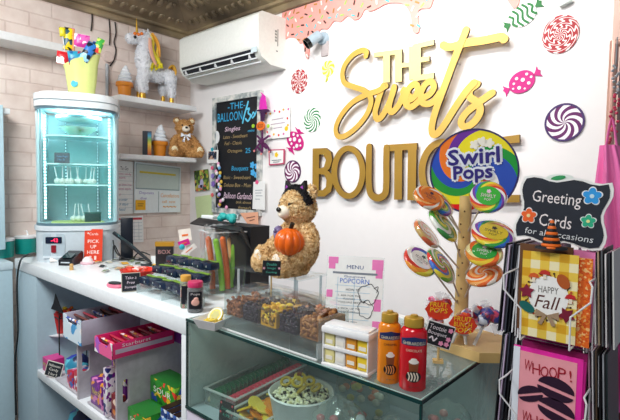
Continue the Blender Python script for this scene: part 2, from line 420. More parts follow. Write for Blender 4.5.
# conduit, junction plate and loose wires
q = P(107, 80, 'x', .015)
MB().tube([(0.015, q.y, 1.60), (.015, q.y, P(108, 64, 'x', .015).z)], .0095).build('conduit_pipe', STEEL, None, loc=(0.0, q.y, 1.60))
tag(bpy.data.objects['conduit_pipe'], 'thin grey metal conduit pipe running up the brick wall beside the cabinet', 'pipe')
q = P(108, 57, 'x', .01)
o = MB().lathe([(.001, .02), (.03, .02), (.034, .014), (.034, 0)], Matrix.Translation(q) @ LEFT @ Tr(0, 0, -.008), 14).build('junction_cover', mat('#dcc8c0', .6), None, loc=q)
tag(o, 'round painted junction cover on the brick wall above the conduit pipe', 'junction box')
for nm, pts in (('wire', [(92, 14), (92, 22), (91, 31)]), ('wire', [(109, 18), (110, 32), (109.5, 45)]), ('wire', [(115, 22), (116, 33), (114, 42), (116, 50), (114, 60), (110, 66)])):
    pp = [P(x, y, 'x', .008) for x, y in pts]
    o = MB().tube(pp, .0038, smooth=4).build(nm, mat('#2c2321', .6), None, loc=pp[0])
    tag(o, {92: 'short dark wire on the brick wall above the goodie bag', 109: 'thin dark wire on the brick wall, middle of the three near the unicorn', 115: 'longest wavy dark wire on the brick wall, nearest the unicorn'}[pts[0][0]], 'wire')

# ================================================================ air conditioner
xr = P(259, 40, 'y', -.21).x; xl = P(180, 60, 'y', -.21).x
zt = P(281, 19, 'y', 0).z; W_ = xr-xl
t = thing('air_conditioner', 'white wall-mounted split air conditioner under the tin ceiling', 'air conditioner', (xl, 0, zt-.29)); t.scale = (1, 1, .93)
pr = [(0, 0), (-.12, 0), (-.19, .035), (-.212, .075), (-.215, .27), (-.19, .293), (-.02, .30), (0, .30)]
YZ = Matrix(((0, 0, 1), (1, 0, 0), (0, 1, 0))).to_4x4()
MB().prism(pr, W_, YZ).build('housing', mat('#f0f3ec', .35), t)
MB().prism([(-.214, .085), (-.2175, .09), (-.2175, .262), (-.214, .268)], W_-.02, YZ, .01).build('front_panel', mat('#f6f9f4', .25), t)
v = MB().prism([(-.216, .078), (-.2165, .074), (-.196, .036), (-.13, .010), (-.125, .012), (-.19, .05)], W_-.07, YZ, .025)
v.build('air_outlet', mat('#0c1322', .4), t)
for k, (y, z) in enumerate(((-.2105, .058), (-.190, .031), (-.16, .0165))):
    MB().box((W_/2, y-.004, z-.002), (W_-.07, .004, .008), bev=.001).build('louver', mat('#e6ecee', .35), t)
for k in range(5): MB().box((.06+k*(W_-.14)/4, -.2, .046), (.006, .022, .03)).build('vane', WHITE, t)
MB().box((W_-.03, -.2185, .07), (.045, .003, .03)).build('indicator_panel', mat('#cfe0e6', .3), t)
g = MB(); MM = Matrix(((0, 0, 1), (1, 0, 0), (0, 1, 0))).to_4x4()
g.rect(.006, .10, .001, MM @ Tr(-.07, .17, W_)); g.rect(.012, .008, .001, MM @ Tr(-.075, .09, W_))
for k in range(4): g.rect(.014, .012, .001, MM @ Tr(-.085, .15+k*.018, W_))
g.build('side_print', mat('#8a8f88', .6), t)

# ================================================================ pink icing border with sprinkles
def bk(px, py, off=.006):
    q = P(px, py, 'y', -off); return (q.x, q.z)
low = [(282, 42), (284, 42), (288, 37.5), (296, 38.5), (300, 43.5), (303, 43), (305, 52), (306.5, 58), (308.5, 58), (309.5, 50), (309.5, 40), (313, 35.5), (318, 34.5), (321, 29), (328, 29), (334, 21), (341, 22), (347.5, 16), (354, 20),
       (360, 18), (365, 9.5), (370, 11.5), (377, 9), (384, 5), (392, 3), (403, 4), (408, 9), (411, 17), (412.5, 30), (416, 33.5), (419.5, 30), (418, 14), (421, 9), (430, 8), (433, 1), (437, -7), (447, -10), (460, -14), (480, -18), (500, -17), (505, -4), (510, 4), (514, 8.5), (518, 6), (521, -6), (528, -20), (545, -24), (560, -20), (572, -22), (590, -34), (611, -38)]
lw = [bk(x, y) for x, y in low]
lw2 = catmull(lw, 3)
t = thing('icing_border', 'pink dripping icing border with sprinkles along the top of the sign wall', 'wall decoration', (1.6, 0, 2.3))
MB().prism([(x, z) for x, z in lw2]+[(lw[-1][0], ZC-.004), (lw[0][0], ZC-.004)], .008, Matrix.Identity(4) @ BACK @ Tr(0, 0, .001)).build('icing', mat('#f0a298', .6, var=.03), t, world=True)
cols = [mat('#3f2a22', .5), mat('#58c6cf', .5), mat('#f9f3ec', .5), mat('#b98236', .5), mat('#9bcf6c', .5)]
rd = random.Random(3); sp = [MB() for _ in cols]; n_ = 0
def inside(x, z):
    for a_, b_ in zip(lw2, lw2[1:]):
        if a_[0] <= x <= b_[0]: return a_[1]+(b_[1]-a_[1])*(x-a_[0])/(b_[0]-a_[0]+1e-9) < z-.012
    return False
pts = []
for _ in range(4000):
    x = rd.uniform(.9, 2.2); z = rd.uniform(2.1, 2.395)
    if inside(x, z) and all((x-a_)**2+(z-b_)**2 > .031**2 for a_, b_ in pts): pts.append((x, z))
for k, (x, z) in enumerate(pts[:240]):
    sp[k % 5].rect(.024, .0078, .002, BACK @ Tr(x, z, .009) @ Rz(rd.uniform(0, 180)), rad=.0036)
for m_, mm, nm in zip(sp, cols, ('brown', 'aqua', 'white', 'tan', 'green')): m_.build('sprinkles', mm, t, world=True, kind='stuff', label=nm+' sprinkles')

# ================================================================ gold sign
OFF = .014; TH = .014
_off = [OFF]
def sg(px, py):
    q = P(px, py, 'y', -_off[0]-TH); return (q.x, q.z)
SM = BACK @ Tr(0, 0, OFF)
px2 = lambda px, py, n: n*mpp(P(px, py, 'y', -OFF))*1.14
stk = [0]
def gold_word(label, strokes, base, gm, pegs, OFF=OFF):
    _off[0] = OFF
    t = thing('sign_word', label, 'sign', (base[0], 0, base[1]), group=None)
    for nm, sts in strokes:
        m_ = MB()
        for kind, pts, wd in sts:
            stk[0] += 1; SM = BACK @ Tr(0, 0, OFF+(stk[0] % 5)*.0006)
            p_ = [sg(*q) for q in pts]; w_ = wd*mpp(P(pts[0][0], pts[0][1], 'y', 0))*1.12
            if kind == 'poly': m_.prism(p_, TH, SM)
            elif kind == 'line': m_.ribbon(p_, w_, TH, SM, n=1)
            elif kind == 'ell':
                (cx, cy), (rx, ry) = pts[0], pts[1]; o_ = []; i_ = []
                for k in range(40):
                    a_ = 2*PI*k/40; o_.append(sg(cx+rx*math.cos(a_), cy-ry*math.sin(a_))); i_.append(sg(cx+(rx-wd)*math.cos(a_), cy-(ry-wd)*math.sin(a_)))
                m_.ring(o_, i_, TH, SM)
            else: m_.ribbon(p_, w_, TH, SM)
        lo_ = m_.build('letter', [gm, mat('#4a3220', .6)], t, world=True)
        for f_ in lo_.data.polygons:
            if abs(f_.normal.y) < .6: f_.material_index = 1
    for x, y in pegs:
        a_ = sg(x, y); MB().tube([(a_[0], -.001, a_[1]), (a_[0], -OFF-.002, a_[1])], .004).build('standoff_peg', STEEL, t, world=True)
    return t
GOLDL = mat('#efd98c', .5, .15, var=.10, scale=10, name='pale_gold'); GOLDM = mat('#d8ae50', .45, .25, var=.12, scale=9, name='satin_gold'); GOLDD = mat('#a8822f', .5, .25, var=.10, scale=9, name='antique_gold')
gold_word('gold block letters reading THE at the top of the wall sign', [
    ('T', [('poly', [(374, 52.5), (397, 49.5), (397, 54.5), (390, 55.3), (390, 82), (383, 83), (383, 56.2), (374, 57.3)], 0)]),
    ('H', [('poly', [(397.5, 49.5), (402, 49), (402, 63), (409, 62.2), (409, 46.5), (416, 45.8), (416, 79), (409, 80), (409, 67), (402, 67.8), (402, 81.5), (395, 82.3), (395, 50)], 0)]),
    ('E', [('poly', [(413, 44.5), (434, 39.3), (434, 45), (421, 47.5), (421, 57.5), (429.5, 56), (429.5, 61), (421, 62.4), (421, 74.8), (434, 72.5), (434, 78.3), (413, 81.5)], 0)])],
    (1.4, 1.95), GOLDL, [(386, 60), (405, 65), (418, 60)])
gold_word('large gold cursive letters reading Sweets across the wall sign', [
    ('S', [('rib', [(366, 56), (366.5, 52), (362, 50.5), (353, 55), (345, 65), (342.5, 75), (345, 83), (354, 87), (363, 90), (370, 96), (371, 104), (366, 116), (356, 128), (345, 136), (338, 136), (336, 128), (341, 116), (352, 103), (366, 95), (378, 91), (386, 86)], 5.0)]),
    ('w', [('rib', [(383, 86), (380, 94), (377, 104), (375, 113), (377, 119), (382, 116), (388, 105), (392, 95), (394, 88)], 5.6), ('rib', [(394, 87), (391, 98), (389, 108), (392, 112), (398, 106), (403, 96), (405, 89), (403, 93), (409, 96)], 5.6)]),
    ('e', [('rib', [(406, 101), (413, 98), (418, 91), (416, 84.5), (410, 87), (406, 96), (406, 104), (411, 107), (417, 103), (423, 97)], 5.6)]),
    ('e', [('rib', [(423, 98), (430, 94), (434, 87), (431, 81.5), (425, 85), (421, 94), (422, 102), (428, 104), (434, 101), (440, 93)], 5.6)]),
    ('t', [('rib', [(466, 30), (461, 43), (452, 66), (444, 88), (436, 110), (432, 126), (433, 134), (438, 133), (445, 124), (455, 108), (466, 92), (474, 83)], 6.6), ('rib', [(443, 45), (450, 47), (465, 43), (485, 40), (500, 37), (504, 39)], 6.8)]),
    ('s', [('rib', [(477, 84), (470, 90), (470, 97), (478, 103), (480, 112), (474, 122), (465, 127), (461, 122), (466, 113), (478, 103), (492, 93)], 6.4)])],
    (1.6, 1.85), GOLDM, [(343, 75), (371, 100), (410, 96), (455, 62), (479, 108)], OFF+.0175)
gold_word('gold block letters reading BOUTIQUE along the bottom of the wall sign', [
    ('B', [('poly', [(312.8, 148.5), (326, 148), (331, 152), (332.3, 160), (330, 168), (327.5, 170.5), (331.5, 174), (333, 183), (331, 191.5), (325, 196.5), (312.3, 196.7), (312.4, 190.5), (322.5, 190.3), (326, 187), (326.5, 180), (324.5, 175), (319, 174), (319, 168.5), (324, 167), (326, 160), (323.5, 154.5), (319.2, 154.5), (318.8, 191), (312.4, 191)], 0)]),
    ('O', [('ell', [(348.5, 172.2), (17, 26.8)], 5.8)]),
    ('U', [('rib', [(369.2, 147), (369, 165), (369, 183), (371, 194), (378, 198), (385, 194), (386.5, 183), (386.5, 165), (386.8, 148)], 6.2)]),
    ('T', [('poly', [(384, 145), (417, 142.8), (417, 149.5), (402.2, 150.2), (401.8, 199.5), (394, 199.7), (394.4, 150.8), (384, 151.5)], 0)]),
    ('I', [('poly', [(408, 143.5), (416.5, 143), (415.8, 200.6), (407.3, 200.2)], 0)]),
    ('Q', [('ell', [(443, 171.8), (24.5, 33)], 6.8), ('line', [(450, 188), (466, 212)], 6.5)]),
    ('U', [('rib', [(473, 141), (472.5, 165), (473, 183), (476, 195), (482, 199), (488, 195), (491, 183), (491, 165), (491.5, 139)], 7)]),
    ('E', [('poly', [(497, 137.5), (519.5, 134.5), (519.5, 142.5), (504.5, 144), (504.3, 165.5), (516, 165), (516, 172), (504.2, 172.5), (504, 195), (519.5, 194.8), (519.5, 202.3), (496, 202.8)], 0)])],
    (1.7, 1.5), GOLDD, [(316, 160), (332, 172), (370, 160), (398, 170), (419, 172), (500, 150)])

# ================================================================ candy cut-outs on the sign wall
def wallpt(px, py, off=0): q = P(px, py, 'y', -off); return q
def swirl_disc(nm, label, px, py, rx, ry, m_, cat='wall decoration', rim=None, grp=None):
    q = wallpt(px, py); wr = (wallpt(px+rx, py).x-wallpt(px-rx, py).x)/2; hr = (wallpt(px, py-ry).z-wallpt(px, py+ry).z)/2
    t = thing(nm, label, cat, q, group=grp)
    d = MB(); d.disc(wr, .004, FR, .001, 32, ry=hr); d.build('disc', m_, t)
    if rim: MB().ring([(wr*1.06*math.cos(2*PI*i/32), hr*1.06*math.sin(2*PI*i/32)) for i in range(32)], [(wr*.95*math.cos(2*PI*i/32), hr*.95*math.sin(2*PI*i/32)) for i in range(32)], .0055, FR, .001).build('rim', rim, t)
    return t
RW = ['#a80a1c', '#a80a1c', '#fdf6f4']
swirl_disc('peppermint_cutout', 'round red and white striped candy cut-out beside the security camera', 299.5, 81.5, 8, 12, swirl_mat('mint_red', RW, 9, 2.2, .05, rough=.6, wob=18))
swirl_disc('peppermint_cutout', 'round green and white swirl candy cut-out left of the gold script', 312.5, 120, 8.2, 12, swirl_mat('mint_green', ['#0a7a3a', '#fbfffb'], 10, 1.6, .05, rough=.6))
swirl_disc('peppermint_cutout', 'small purple and white swirl candy cut-out above the cat-eared bear', 293, 171.5, 7.6, 10.5, swirl_mat('mint_purple', ['#6e0c54', '#f8eef6'], 8, 1.4, .05, rough=.6), rim=mat('#4d2050', .5))
swirl_disc('peppermint_cutout', 'red and white rope-striped candy cut-out at the top right of the wall', 560.5, 34.5, 18.5, 19, swirl_mat('mint_red_rope', RW, 10, 2.2, .07, rough=.6, wob=22))
swirl_disc('peppermint_cutout', 'large purple and white pinwheel candy cut-out right of the script', 564.5, 122.5, 19, 18, swirl_mat('mint_purple_wheel', ['#64105f', '#fdf8fb'], 8, 1.2, .05, rough=.6), rim=mat('#3f1f63', .5))
def wrapped_candy(label, px, py, L_, H_, rot, base, deco, kind, grp=None):
    q = wallpt(px, py); jx = wallpt(px+1, py).x-wallpt(px, py).x; jz = wallpt(px, py).z-wallpt(px, py+1).z; cr = math.cos(math.radians(rot)); L_ *= jx*cr*cr+jz*(1-cr*cr); H_ *= jz*cr*cr+jx*(1-cr*cr)
    t = thing('wrapped_candy_cutout', label, 'wall decoration', q)
    R_ = FR @ Rz(rot)
    MB().disc(L_*.36, .004, R_, .001, 30, ry=H_/2).build('candy_body', base, t)
    for sx in (-1, 1):
        pts = [(sx*L_*.33, 0), (sx*L_*.40, H_*.09), (sx*L_*.5, H_*.30), (sx*L_*.49, H_*.14), (sx*L_*.54, H_*.06), (sx*L_*.50, -H_*.08), (sx*L_*.53, -H_*.26), (sx*L_*.40, -H_*.09)]
        MB().prism(pts, .004, R_, .001).build('wrapper_end', deco if kind == 'stripe' else base, t)
    g = MB()
    if kind == 'stripe':
        for k in range(-2, 3):
            x = k*L_*.135; h = H_*.5*math.sqrt(max(.05, 1-(x/(L_*.36))**2))*.93
            g.ribbon([(x-.004, h), (x+.005, h*.35), (x-.005, -h*.35), (x+.004, -h)], L_*.06, .0015, R_, .005)
        g.build('stripes', deco, t)
    else:
        rd = random.Random(5)
        for x, y, r_ in ((-.2, .1, .06), (-.08, .25, .08), (.05, .05, .1), (.2, .2, .07), (-.12, -.2, .09), (.15, -.22, .08), (.27, -.02, .06), (-.27, -.1, .05), (0, -.36, .05)):
            g.disc(r_*H_*.9, .0015, R_ @ Tr(x*L_, y*H_, 0), .005, 12)
        g.build('dots', WHITE, t)
    return t
HP = mat('#c8047c', .6)
wrapped_candy('green and white striped wrapped candy cut-out at the top of the wall', 523, 15.5, 38, 22, 27, mat('#fbfffb', .4), mat('#04702a', .6), 'stripe')
wrapped_candy('hot pink dotted wrapped candy cut-out right of the gold letter t', 522, 82, 37, 22, 25, HP, HP, 'dots')
wrapped_candy('small pink dotted wrapped candy cut-out above the bear', 295.5, 141, 21, 20, 58, HP, HP, 'dots')
q = wallpt(328.5, 68.5); s_ = mpp(q)
t = thing('lollipop_cutout', 'small yellow lollipop cut-out below the security camera', 'wall decoration', q)
MB().disc(8*s_, .004, FR, .001, 24, ry=8*s_).build('disc', swirl_mat('lemon_swirl', ['#dfe23a', '#f7f7b8'], 7, 1.2, .05), t)
MB().ribbon([(-.006, -8*s_), (-.014, -13*s_)], .006, .004, FR, .001, n=1).ribbon([(-.002, -8*s_), (-.004, -12*s_)], .005, .004, FR, .001, n=1).build('ribbon', mat('#c9cf4a', .5), t)
q = wallpt(566, 5); s_ = mpp(q)
tag(MB().ell((0, -.012, 0), (.022, .012, .007), Ry(-18)).ell((.016, -.012, .006), (.008, .01, .008)).build('wall_hook', mat('#d8e2dc', .4), None, loc=None), 'small white plastic hook on the wall above the red candy', 'hook').location = q

# ================================================================ security camera
q = wallpt(324, 39); s_ = mpp(q); SCW = mat('#a9bcc8', .35)
t = thing('security_camera', 'white bullet security camera on the sign wall below the icing', 'security camera', q)
MB().lathe([(0.001, .022), (.03, .022), (.036, .010), (.036, 0)], FR @ Tr(.0, 0, 0), 20).build('mount', SCW, t)
MB().box((.012, -.006, -.055), (.045, .010, .075), bev=.002).build('grey_block', mat('#b3a9a9', .5), t)  # plain grey block below the camera mount
MB().tube([(0, -.02, 0), (-.003, -.04, .0), (-.012, -.05, -.006)], .013, smooth=3).build('arm', SCW, t)
ax = Vector((-.45, -.62, -.62)).normalized(); M = ax.to_track_quat('Z', 'X').to_matrix().to_4x4(); M.translation = Vector((-.006, -.058, -.004))
b = MB().lathe([(.001, -.028), (.022, -.026), (.026, -.016), (.026, .050), (.001, .050)], M, 20).build('body', SCW, t)
MB().lathe([(.022, .045), (.028, .045), (.028, .066), (.024, .066), (.024, .052), (.001, .052)], M, 20).build('lens_hood', mat('#0b0d10', .25), t)

# ================================================================ chalk menu board
TLp, TRp, BLp = wallpt(215, 99), wallpt(263, 88.5), wallpt(214, 212)
bx0, bx1 = TLp.x, wallpt(263, 150).x; bz0, bz1 = BLp.z, TLp.z
bw, bh = bx1-bx0, bz1-bz0; cxb, czb = (bx0+bx1)/2, (bz0+bz1)/2
t = thing('chalkboard_menu', 'framed black chalkboard menu for balloons hanging by the corner', 'chalkboard', (cxb, -.004, czb))
FRM = nodes_mat('distressed_frame', lambda N, L, tc: (lambda nz, r: (nz.inputs['Scale'].__setattr__('default_value', 22), L.new(tc.outputs['Object'], nz.inputs[0]), L.new(nz.outputs['Fac'], r.inputs[0]), r.outputs[0])[3])(N.new('ShaderNodeTexNoise'), ramp(N, [(.35, '#7f8c90'), (.5, '#c9cdc9'), (.65, '#e8e6e0')], False)), .6)
MB().frame(bw, bh, .032, .018, FR).build('frame', FRM, t)
MB().rect(bw-.06, bh-.06, .008, FR).build('board', mat('#10151c', .65, var=.3, scale=8), t)
def chalk(nm, col, items, z=.0085):
    m_ = MB()
    for s_, y, w_, h_, cx, sh in items: m_.text(s_, w_*bw, h_*bh, FR, z, cx*bw, y*bh, shear=sh)
    return m_.build(nm, mat(col, .7, emit=0), t, label=None)
chalk('lettering', '#3ab4e8', [('-THE-', .41, .36, .055, 0, 0), ('BALLOON', .325, .52, .075, -.14, 0), ('Bouquets', -.12, .34, .05, .08, .2), ('25', .03, .1, .04, .24, 0), ('mini', .19, .12, .02, .3, .2)])['label'] = 'blue chalk lettering'
m_ = MB(); m_.ribbon([(.13*bw, .26*bh), (.17*bw, .33*bh), (.22*bw, .40*bh), (.24*bw, .43*bh), (.21*bw, .37*bh), (.26*bw, .37*bh), (.24*bw, .335*bh), (.29*bw, .31*bh), (.24*bw, .27*bh), (.19*bw, .29*bh)], .012, .0008, FR, .0085)
m_.ribbon([(.30*bw, .30*bh), (.34*bw, .335*bh), (.36*bw, .31*bh), (.32*bw, .29*bh), (.37*bw, .31*bh), (.40*bw, .345*bh)], .009, .0008, FR, .0085); m_.build('lettering', mat('#66cdf0', .6), t, label='light blue chalk script')
chalk('lettering', '#f2d3e6', [('Singles', .215, .32, .05, -.08, .25), ('Balloon Garlands', -.345, .58, .052, .04, .25)])['label'] = 'pink chalk lettering'
chalk('lettering', '#b39a68', [('Latex - Sweetheart', .155, .5, .03, -.02, .2), ('Foil - Classic', .10, .36, .03, -.06, .2), ('Octagon', .03, .3, .035, -.03, .2), ('Basic - Sweetheart', -.19, .56, .03, .02, .2), ('Deluxe Box - Mum', -.255, .56, .032, .03, .2), ('(ask about', -.40, .3, .03, .16, .2), ('themes!)', -.445, .26, .03, .18, .2)])['label'] = 'tan chalk lettering'
MB().disc(.030, .001, FR @ Tr(-.42*bw, .16*bh, 0), .0085, 20, ry=.042).ribbon([(-.42*bw, .10*bh), (-.40*bw, .05*bh), (-.43*bw, -.02*bh)], .003, .001, FR, .0085).build('balloon_drawing', WHITE, t)
for k, (x, y, cc) in enumerate(((.33, -.09, '#4fb6ef'), (.42, -.10, '#4fb6ef'), (.34, -.15, '#4fb6ef'), (.41, -.17, '#4fb6ef'))):
    MB().flower(.022, .001, FR @ Tr(x*bw, y*bh, 0), .0085).build('flower_drawing', mat(cc, .6), t)

# balloon garland beside the board (small foil balloons strung down the left edge)
rd = random.Random(11)
gar = thing('balloon_garland', 'string of tiny pastel balloons down the left side of the chalkboard', 'garland', wallpt(219, 180, .03))
gc = [mat(x, .25) for x in ('#f3a9cf', '#f5f3f6', '#6fb7e6', '#c9b3ea', '#e7c04a')]
for k in range(26):
    f = k/25; y = 164+f*44+rd.uniform(-2, 2); x = 218+rd.uniform(-2.2, 2.2)+(f*f)*rd.uniform(-1, 9)
    q = wallpt(x, y, .032+rd.uniform(0, .012)); MB().ell((0, 0, 0), (.011, .010, .013), Matrix.Translation(q), 10, 7).build('balloon', gc[k % 5], gar, world=True)

# ================================================================ papers and ornaments round the board
def sheet(nm, label, cat, quad, m_, plane='y', off=.012, th=.0012, decos=(), grp=None):
    """flat sheet pinned on a wall; quad = photo corners TL TR BR BL"""
    ps = [P(x, y, plane, -off if plane == 'y' else off) for x, y in quad]
    ce_ = sum(ps, Vector())/4; Mb = (BACK if plane == 'y' else LEFT)
    t = thing(nm, label, cat, ce_, group=grp)
    p2 = [((p_-ce_).x if plane == 'y' else (p_-ce_).y, (p_-ce_).z) for p_ in ps]
    MB().prism(p2, th, Mb, 0).build('sheet', m_, t)
    def uv(u, v):
        a_ = [p2[0][i]*(1-u)+p2[1][i]*u for i in (0, 1)]; b_ = [p2[3][i]*(1-u)+p2[2][i]*u for i in (0, 1)]
        return tuple(a_[i]*(1-v)+b_[i]*v for i in (0, 1))
    return t, uv, Mb, p2, th
def deco(T_, nm, m_, fn, label=None):
    t, uv, Mb, p2, th = T_; g = MB(); fn(g, uv, Mb, th); return g.build(nm, m_, t, label=label)
def quadp(g, uv, Mb, z, u0, v0, u1, v1): g.prism([uv(u0, v0), uv(u1, v0), uv(u1, v1), uv(u0, v1)], .0008, Mb, z)
def lines(rows, hgt=.03):
    def fn(g, uv, Mb, z):
        for u0, u1, v in rows: quadp(g, uv, Mb, z, u0, v, u1, v+hgt)
    return fn
def words(items, shear=0):
    def fn(g, uv, Mb, z):
        for s_, u0, u1, v0, v1 in items:
            a_, b_, c_ = uv(u0, (v0+v1)/2), uv(u1, (v0+v1)/2), uv((u0+u1)/2, v0); d_ = uv((u0+u1)/2, v1)
            g.text(s_, math.dist(a_, b_), math.dist(c_, d_), Mb, z+.0006, (a_[0]+b_[0])/2, (a_[1]+b_[1])/2, shear=shear, rot=math.degrees(math.atan2(b_[1]-a_[1], b_[0]-a_[0])))
    return fn
# dotted certificate
T_ = sheet('certificate', 'white card with a border of coloured dots, right of the chalkboard', 'card', [(264, 111), (290.5, 105), (290, 137), (266, 139.5)], PAPER)
for k, cc in enumerate(('#e8423f', '#f0b32a', '#d85aa0')):
    deco(T_, 'dots', mat(cc, .5), (lambda k: lambda g, uv, Mb, z: [g.disc(.007, .0008, Mb @ Tr(*uv(u, v), 0), z, 10) for i, (u, v) in enumerate([(.08, .1), (.25, .14), (.42, .08), (.6, .14), (.75, .1), (.93, .12), (.9, .4), (.92, .62), (.75, .88), (.55, .9), (.35, .86), (.18, .9), (.08, .75)]) if i % 3 == k])(k))
deco(T_, 'seal', YEL, lambda g, uv, Mb, z: g.disc(.014, .001, Mb @ Tr(*uv(.86, .72), 0), z, 14))
deco(T_, 'writing', mat('#b9a2b5', .6), lines([(.3, .75, .35), (.25, .8, .5), (.35, .7, .64)], .03))
T_ = sheet('framed_card', 'small white card with a pink frame and a yellow flower beside the ornaments', 'card', [(268.5, 149.5), (285, 149), (284.5, 164), (269, 165.5)], mat('#c7456e', .5))
deco(T_, 'card_face', PAPER, lambda g, uv, Mb, z: quadp(g, uv, Mb, z, .08, .08, .92, .92))
deco(T_, 'flower', YEL, lambda g, uv, Mb, z: g.flower(.016, .001, Mb @ Tr(*uv(.5, .36), 0), z+.0008))
deco(T_, 'writing', mat('#57a9c9', .6), lines([(.2, .8, .68), (.3, .7, .8)], .05))
T_ = sheet('note_paper', 'long white note clipped over the lower right edge of the chalkboard', 'note', [(253.5, 182), (265, 181), (265, 210), (252.5, 209)], PAPER, off=.03)
deco(T_, 'writing', mat('#8b95a0', .6), lines([(.2, .8, .3), (.2, .7, .4), (.25, .8, .5), (.2, .6, .62)], .02))
deco(T_, 'clip', mat('#ef5a8e', .4), lambda g, uv, Mb, z: g.flower(.013, .006, Mb @ Tr(*uv(.35, .02), 0), z))
T_ = sheet('note_paper', 'peach orange note hanging behind the open black box', 'note', [(240, 213), (258, 212), (258.5, 224), (252, 230), (241, 226)][:4], mat('#f4b493', .6), off=.03)
deco(T_, 'writing', mat('#7e4b3c', .6), lines([(.2, .8, .3), (.3, .7, .5)], .06))
T_ = sheet('note_paper', 'white slip of paper pinned under the peach note', 'note', [(225, 211), (239, 211), (238, 219), (225, 219)], mat('#dff0ee', .6), off=.02)
# halloween ornament: witch, boo plaque, skeleton
q = wallpt(262, 110, .045)
t = thing('halloween_hanger', 'hanging halloween ornament with pink witch hat and orange pumpkin plaque', 'ornament', q)
def W(px, py, off=.045): v_ = wallpt(px, py, off); return (v_.x, v_.z)
BM = BACK @ Tr(0, 0, .040)
MB().prism([W(*p_) for p_ in ((259, 110), (260, 100), (262, 95), (260.5, 92), (265, 96), (266, 104), (267, 110))], .006, BM).build('hat', mat('#e02fb4', .4), t, world=True)
MB().prism([W(*p_) for p_ in ((255, 111), (259, 109.5), (267, 109), (271, 111), (265, 112.5))], .007, BM).prism([W(*p_) for p_ in ((260, 112), (265, 112), (264, 121), (260.5, 121))], .005, BM).build('hat_brim', mat('#3d1247', .4), t, world=True)
MB().disc(.036, .006, Matrix.Translation(Vector((W(261, 126)[0], -.044, W(261, 126)[1]))) @ FR, 0, 18, ry=.026).build('plaque', ORG, t, world=True)
g = MB(); v_ = W(261, 126); g.text('BOO', .045, .022, Matrix.Translation(Vector((v_[0], -.0505, v_[1]))) @ FR, .0002); g.build('lettering', BLACK, t, world=True)
for x in (253.5, 268.5): v_ = W(x, 126); MB().disc(.011, .005, Matrix.Translation(Vector((v_[0], -.045, v_[1]))) @ FR, 0, 12).build('gem', LIME, t, world=True)
g = MB()
for pts in (((262, 131), (262, 150)), ((257, 136), (262, 140), (268, 136)), ((255, 150), (259, 144), (262, 143), (266, 145), (270, 152)), ((258, 141), (266, 148)), ((257, 147), (262, 152))): g.ribbon([W(*p_) for p_ in pts], .012, .005, BM, n=3)
g.disc(.017, .007, Matrix.Translation(Vector((W(262, 141)[0], -.043, W(262, 141)[1]))) @ FR, 0, 14); g.build('spider', mat('#571651', .4), t, world=True)
g = MB(); [g.disc(.007, .004, Matrix.Translation(Vector((W(x, y)[0], -.05, W(x, y)[1]))) @ FR, 0, 10) for x, y in ((255, 151), (270, 152), (262, 154))]; g.build('beads', mat('#e78a86', .4), t, world=True)
# left wall near the corner: photos on clips
T_ = sheet('instant_photo', 'small instant photo clipped on a string right of the teddy bear', 'photo', [(207, 150), (218.5, 150), (218, 163), (207, 163)], PAPER, 'y', .03)
deco(T_, 'picture', speckle('photo_dark', '#1d2a3c', ['#516a8a', '#c9a48f', '#0f1520'], 60), lambda g, uv, Mb, z: quadp(g, uv, Mb, z, .14, .12, .86, .72))
deco(T_, 'clip', mat('#2fb7cf', .4), lambda g, uv, Mb, z: g.flower(.013, .006, Mb @ Tr(*uv(.5, -.05), 0), z))
T_ = sheet('photo_print', 'colour photo of a person in lilac among greenery, hung near the corner', 'photo', [(194, 171), (208, 169), (209.5, 190), (195.5, 191.5)], speckle('photo_green', '#3f5a2e', ['#7b9a3e', '#c9c05a', '#2b3a24', '#d96a4a'], 50, thr=.3), 'y', .012)
deco(T_, 'sitter', mat('#c3bde0', .5), lambda g, uv, Mb, z: (g.disc(.02, .0012, Mb @ Tr(*uv(.5, .66), 0), z, 14, ry=.035), g.rect(.05, .02, .0012, Mb @ Tr(*uv(.4, .78), 0), z)))
deco(T_, 'sitter_head', mat('#b5835f', .5), lambda g, uv, Mb, z: g.disc(.01, .0016, Mb @ Tr(*uv(.5, .36), 0), z, 12, ry=.014))
T_ = sheet('green_paper', 'plain pale green sheet of paper hung near the corner under the photo', 'note', [(195, 197), (212, 194.5), (213, 217), (197, 219)], mat('#d3e6ae', .6), 'y', .012)
q = wallpt(213, 175, .03)
t = thing('photo_string', 'string of pink and lilac clips hanging between the photos and chalkboard', 'ornament', q)
for x, y, cc, r_ in ((212.5, 168, '#ef6d92', .014), (213, 176, '#9b8bd6', .017), (213.5, 184, '#8a6bc4', .020), (212.5, 195, '#ef6d72', .014)): v_ = wallpt(x, y, .03); MB().flower(r_, .006, Matrix.Translation(v_) @ FR).build('clip', mat(cc, .4), t, world=True)
a_, b_ = wallpt(213, 150, .028), wallpt(213, 212, .028); MB().tube([a_, b_], .0015).build('string', WHITE, t, world=True)
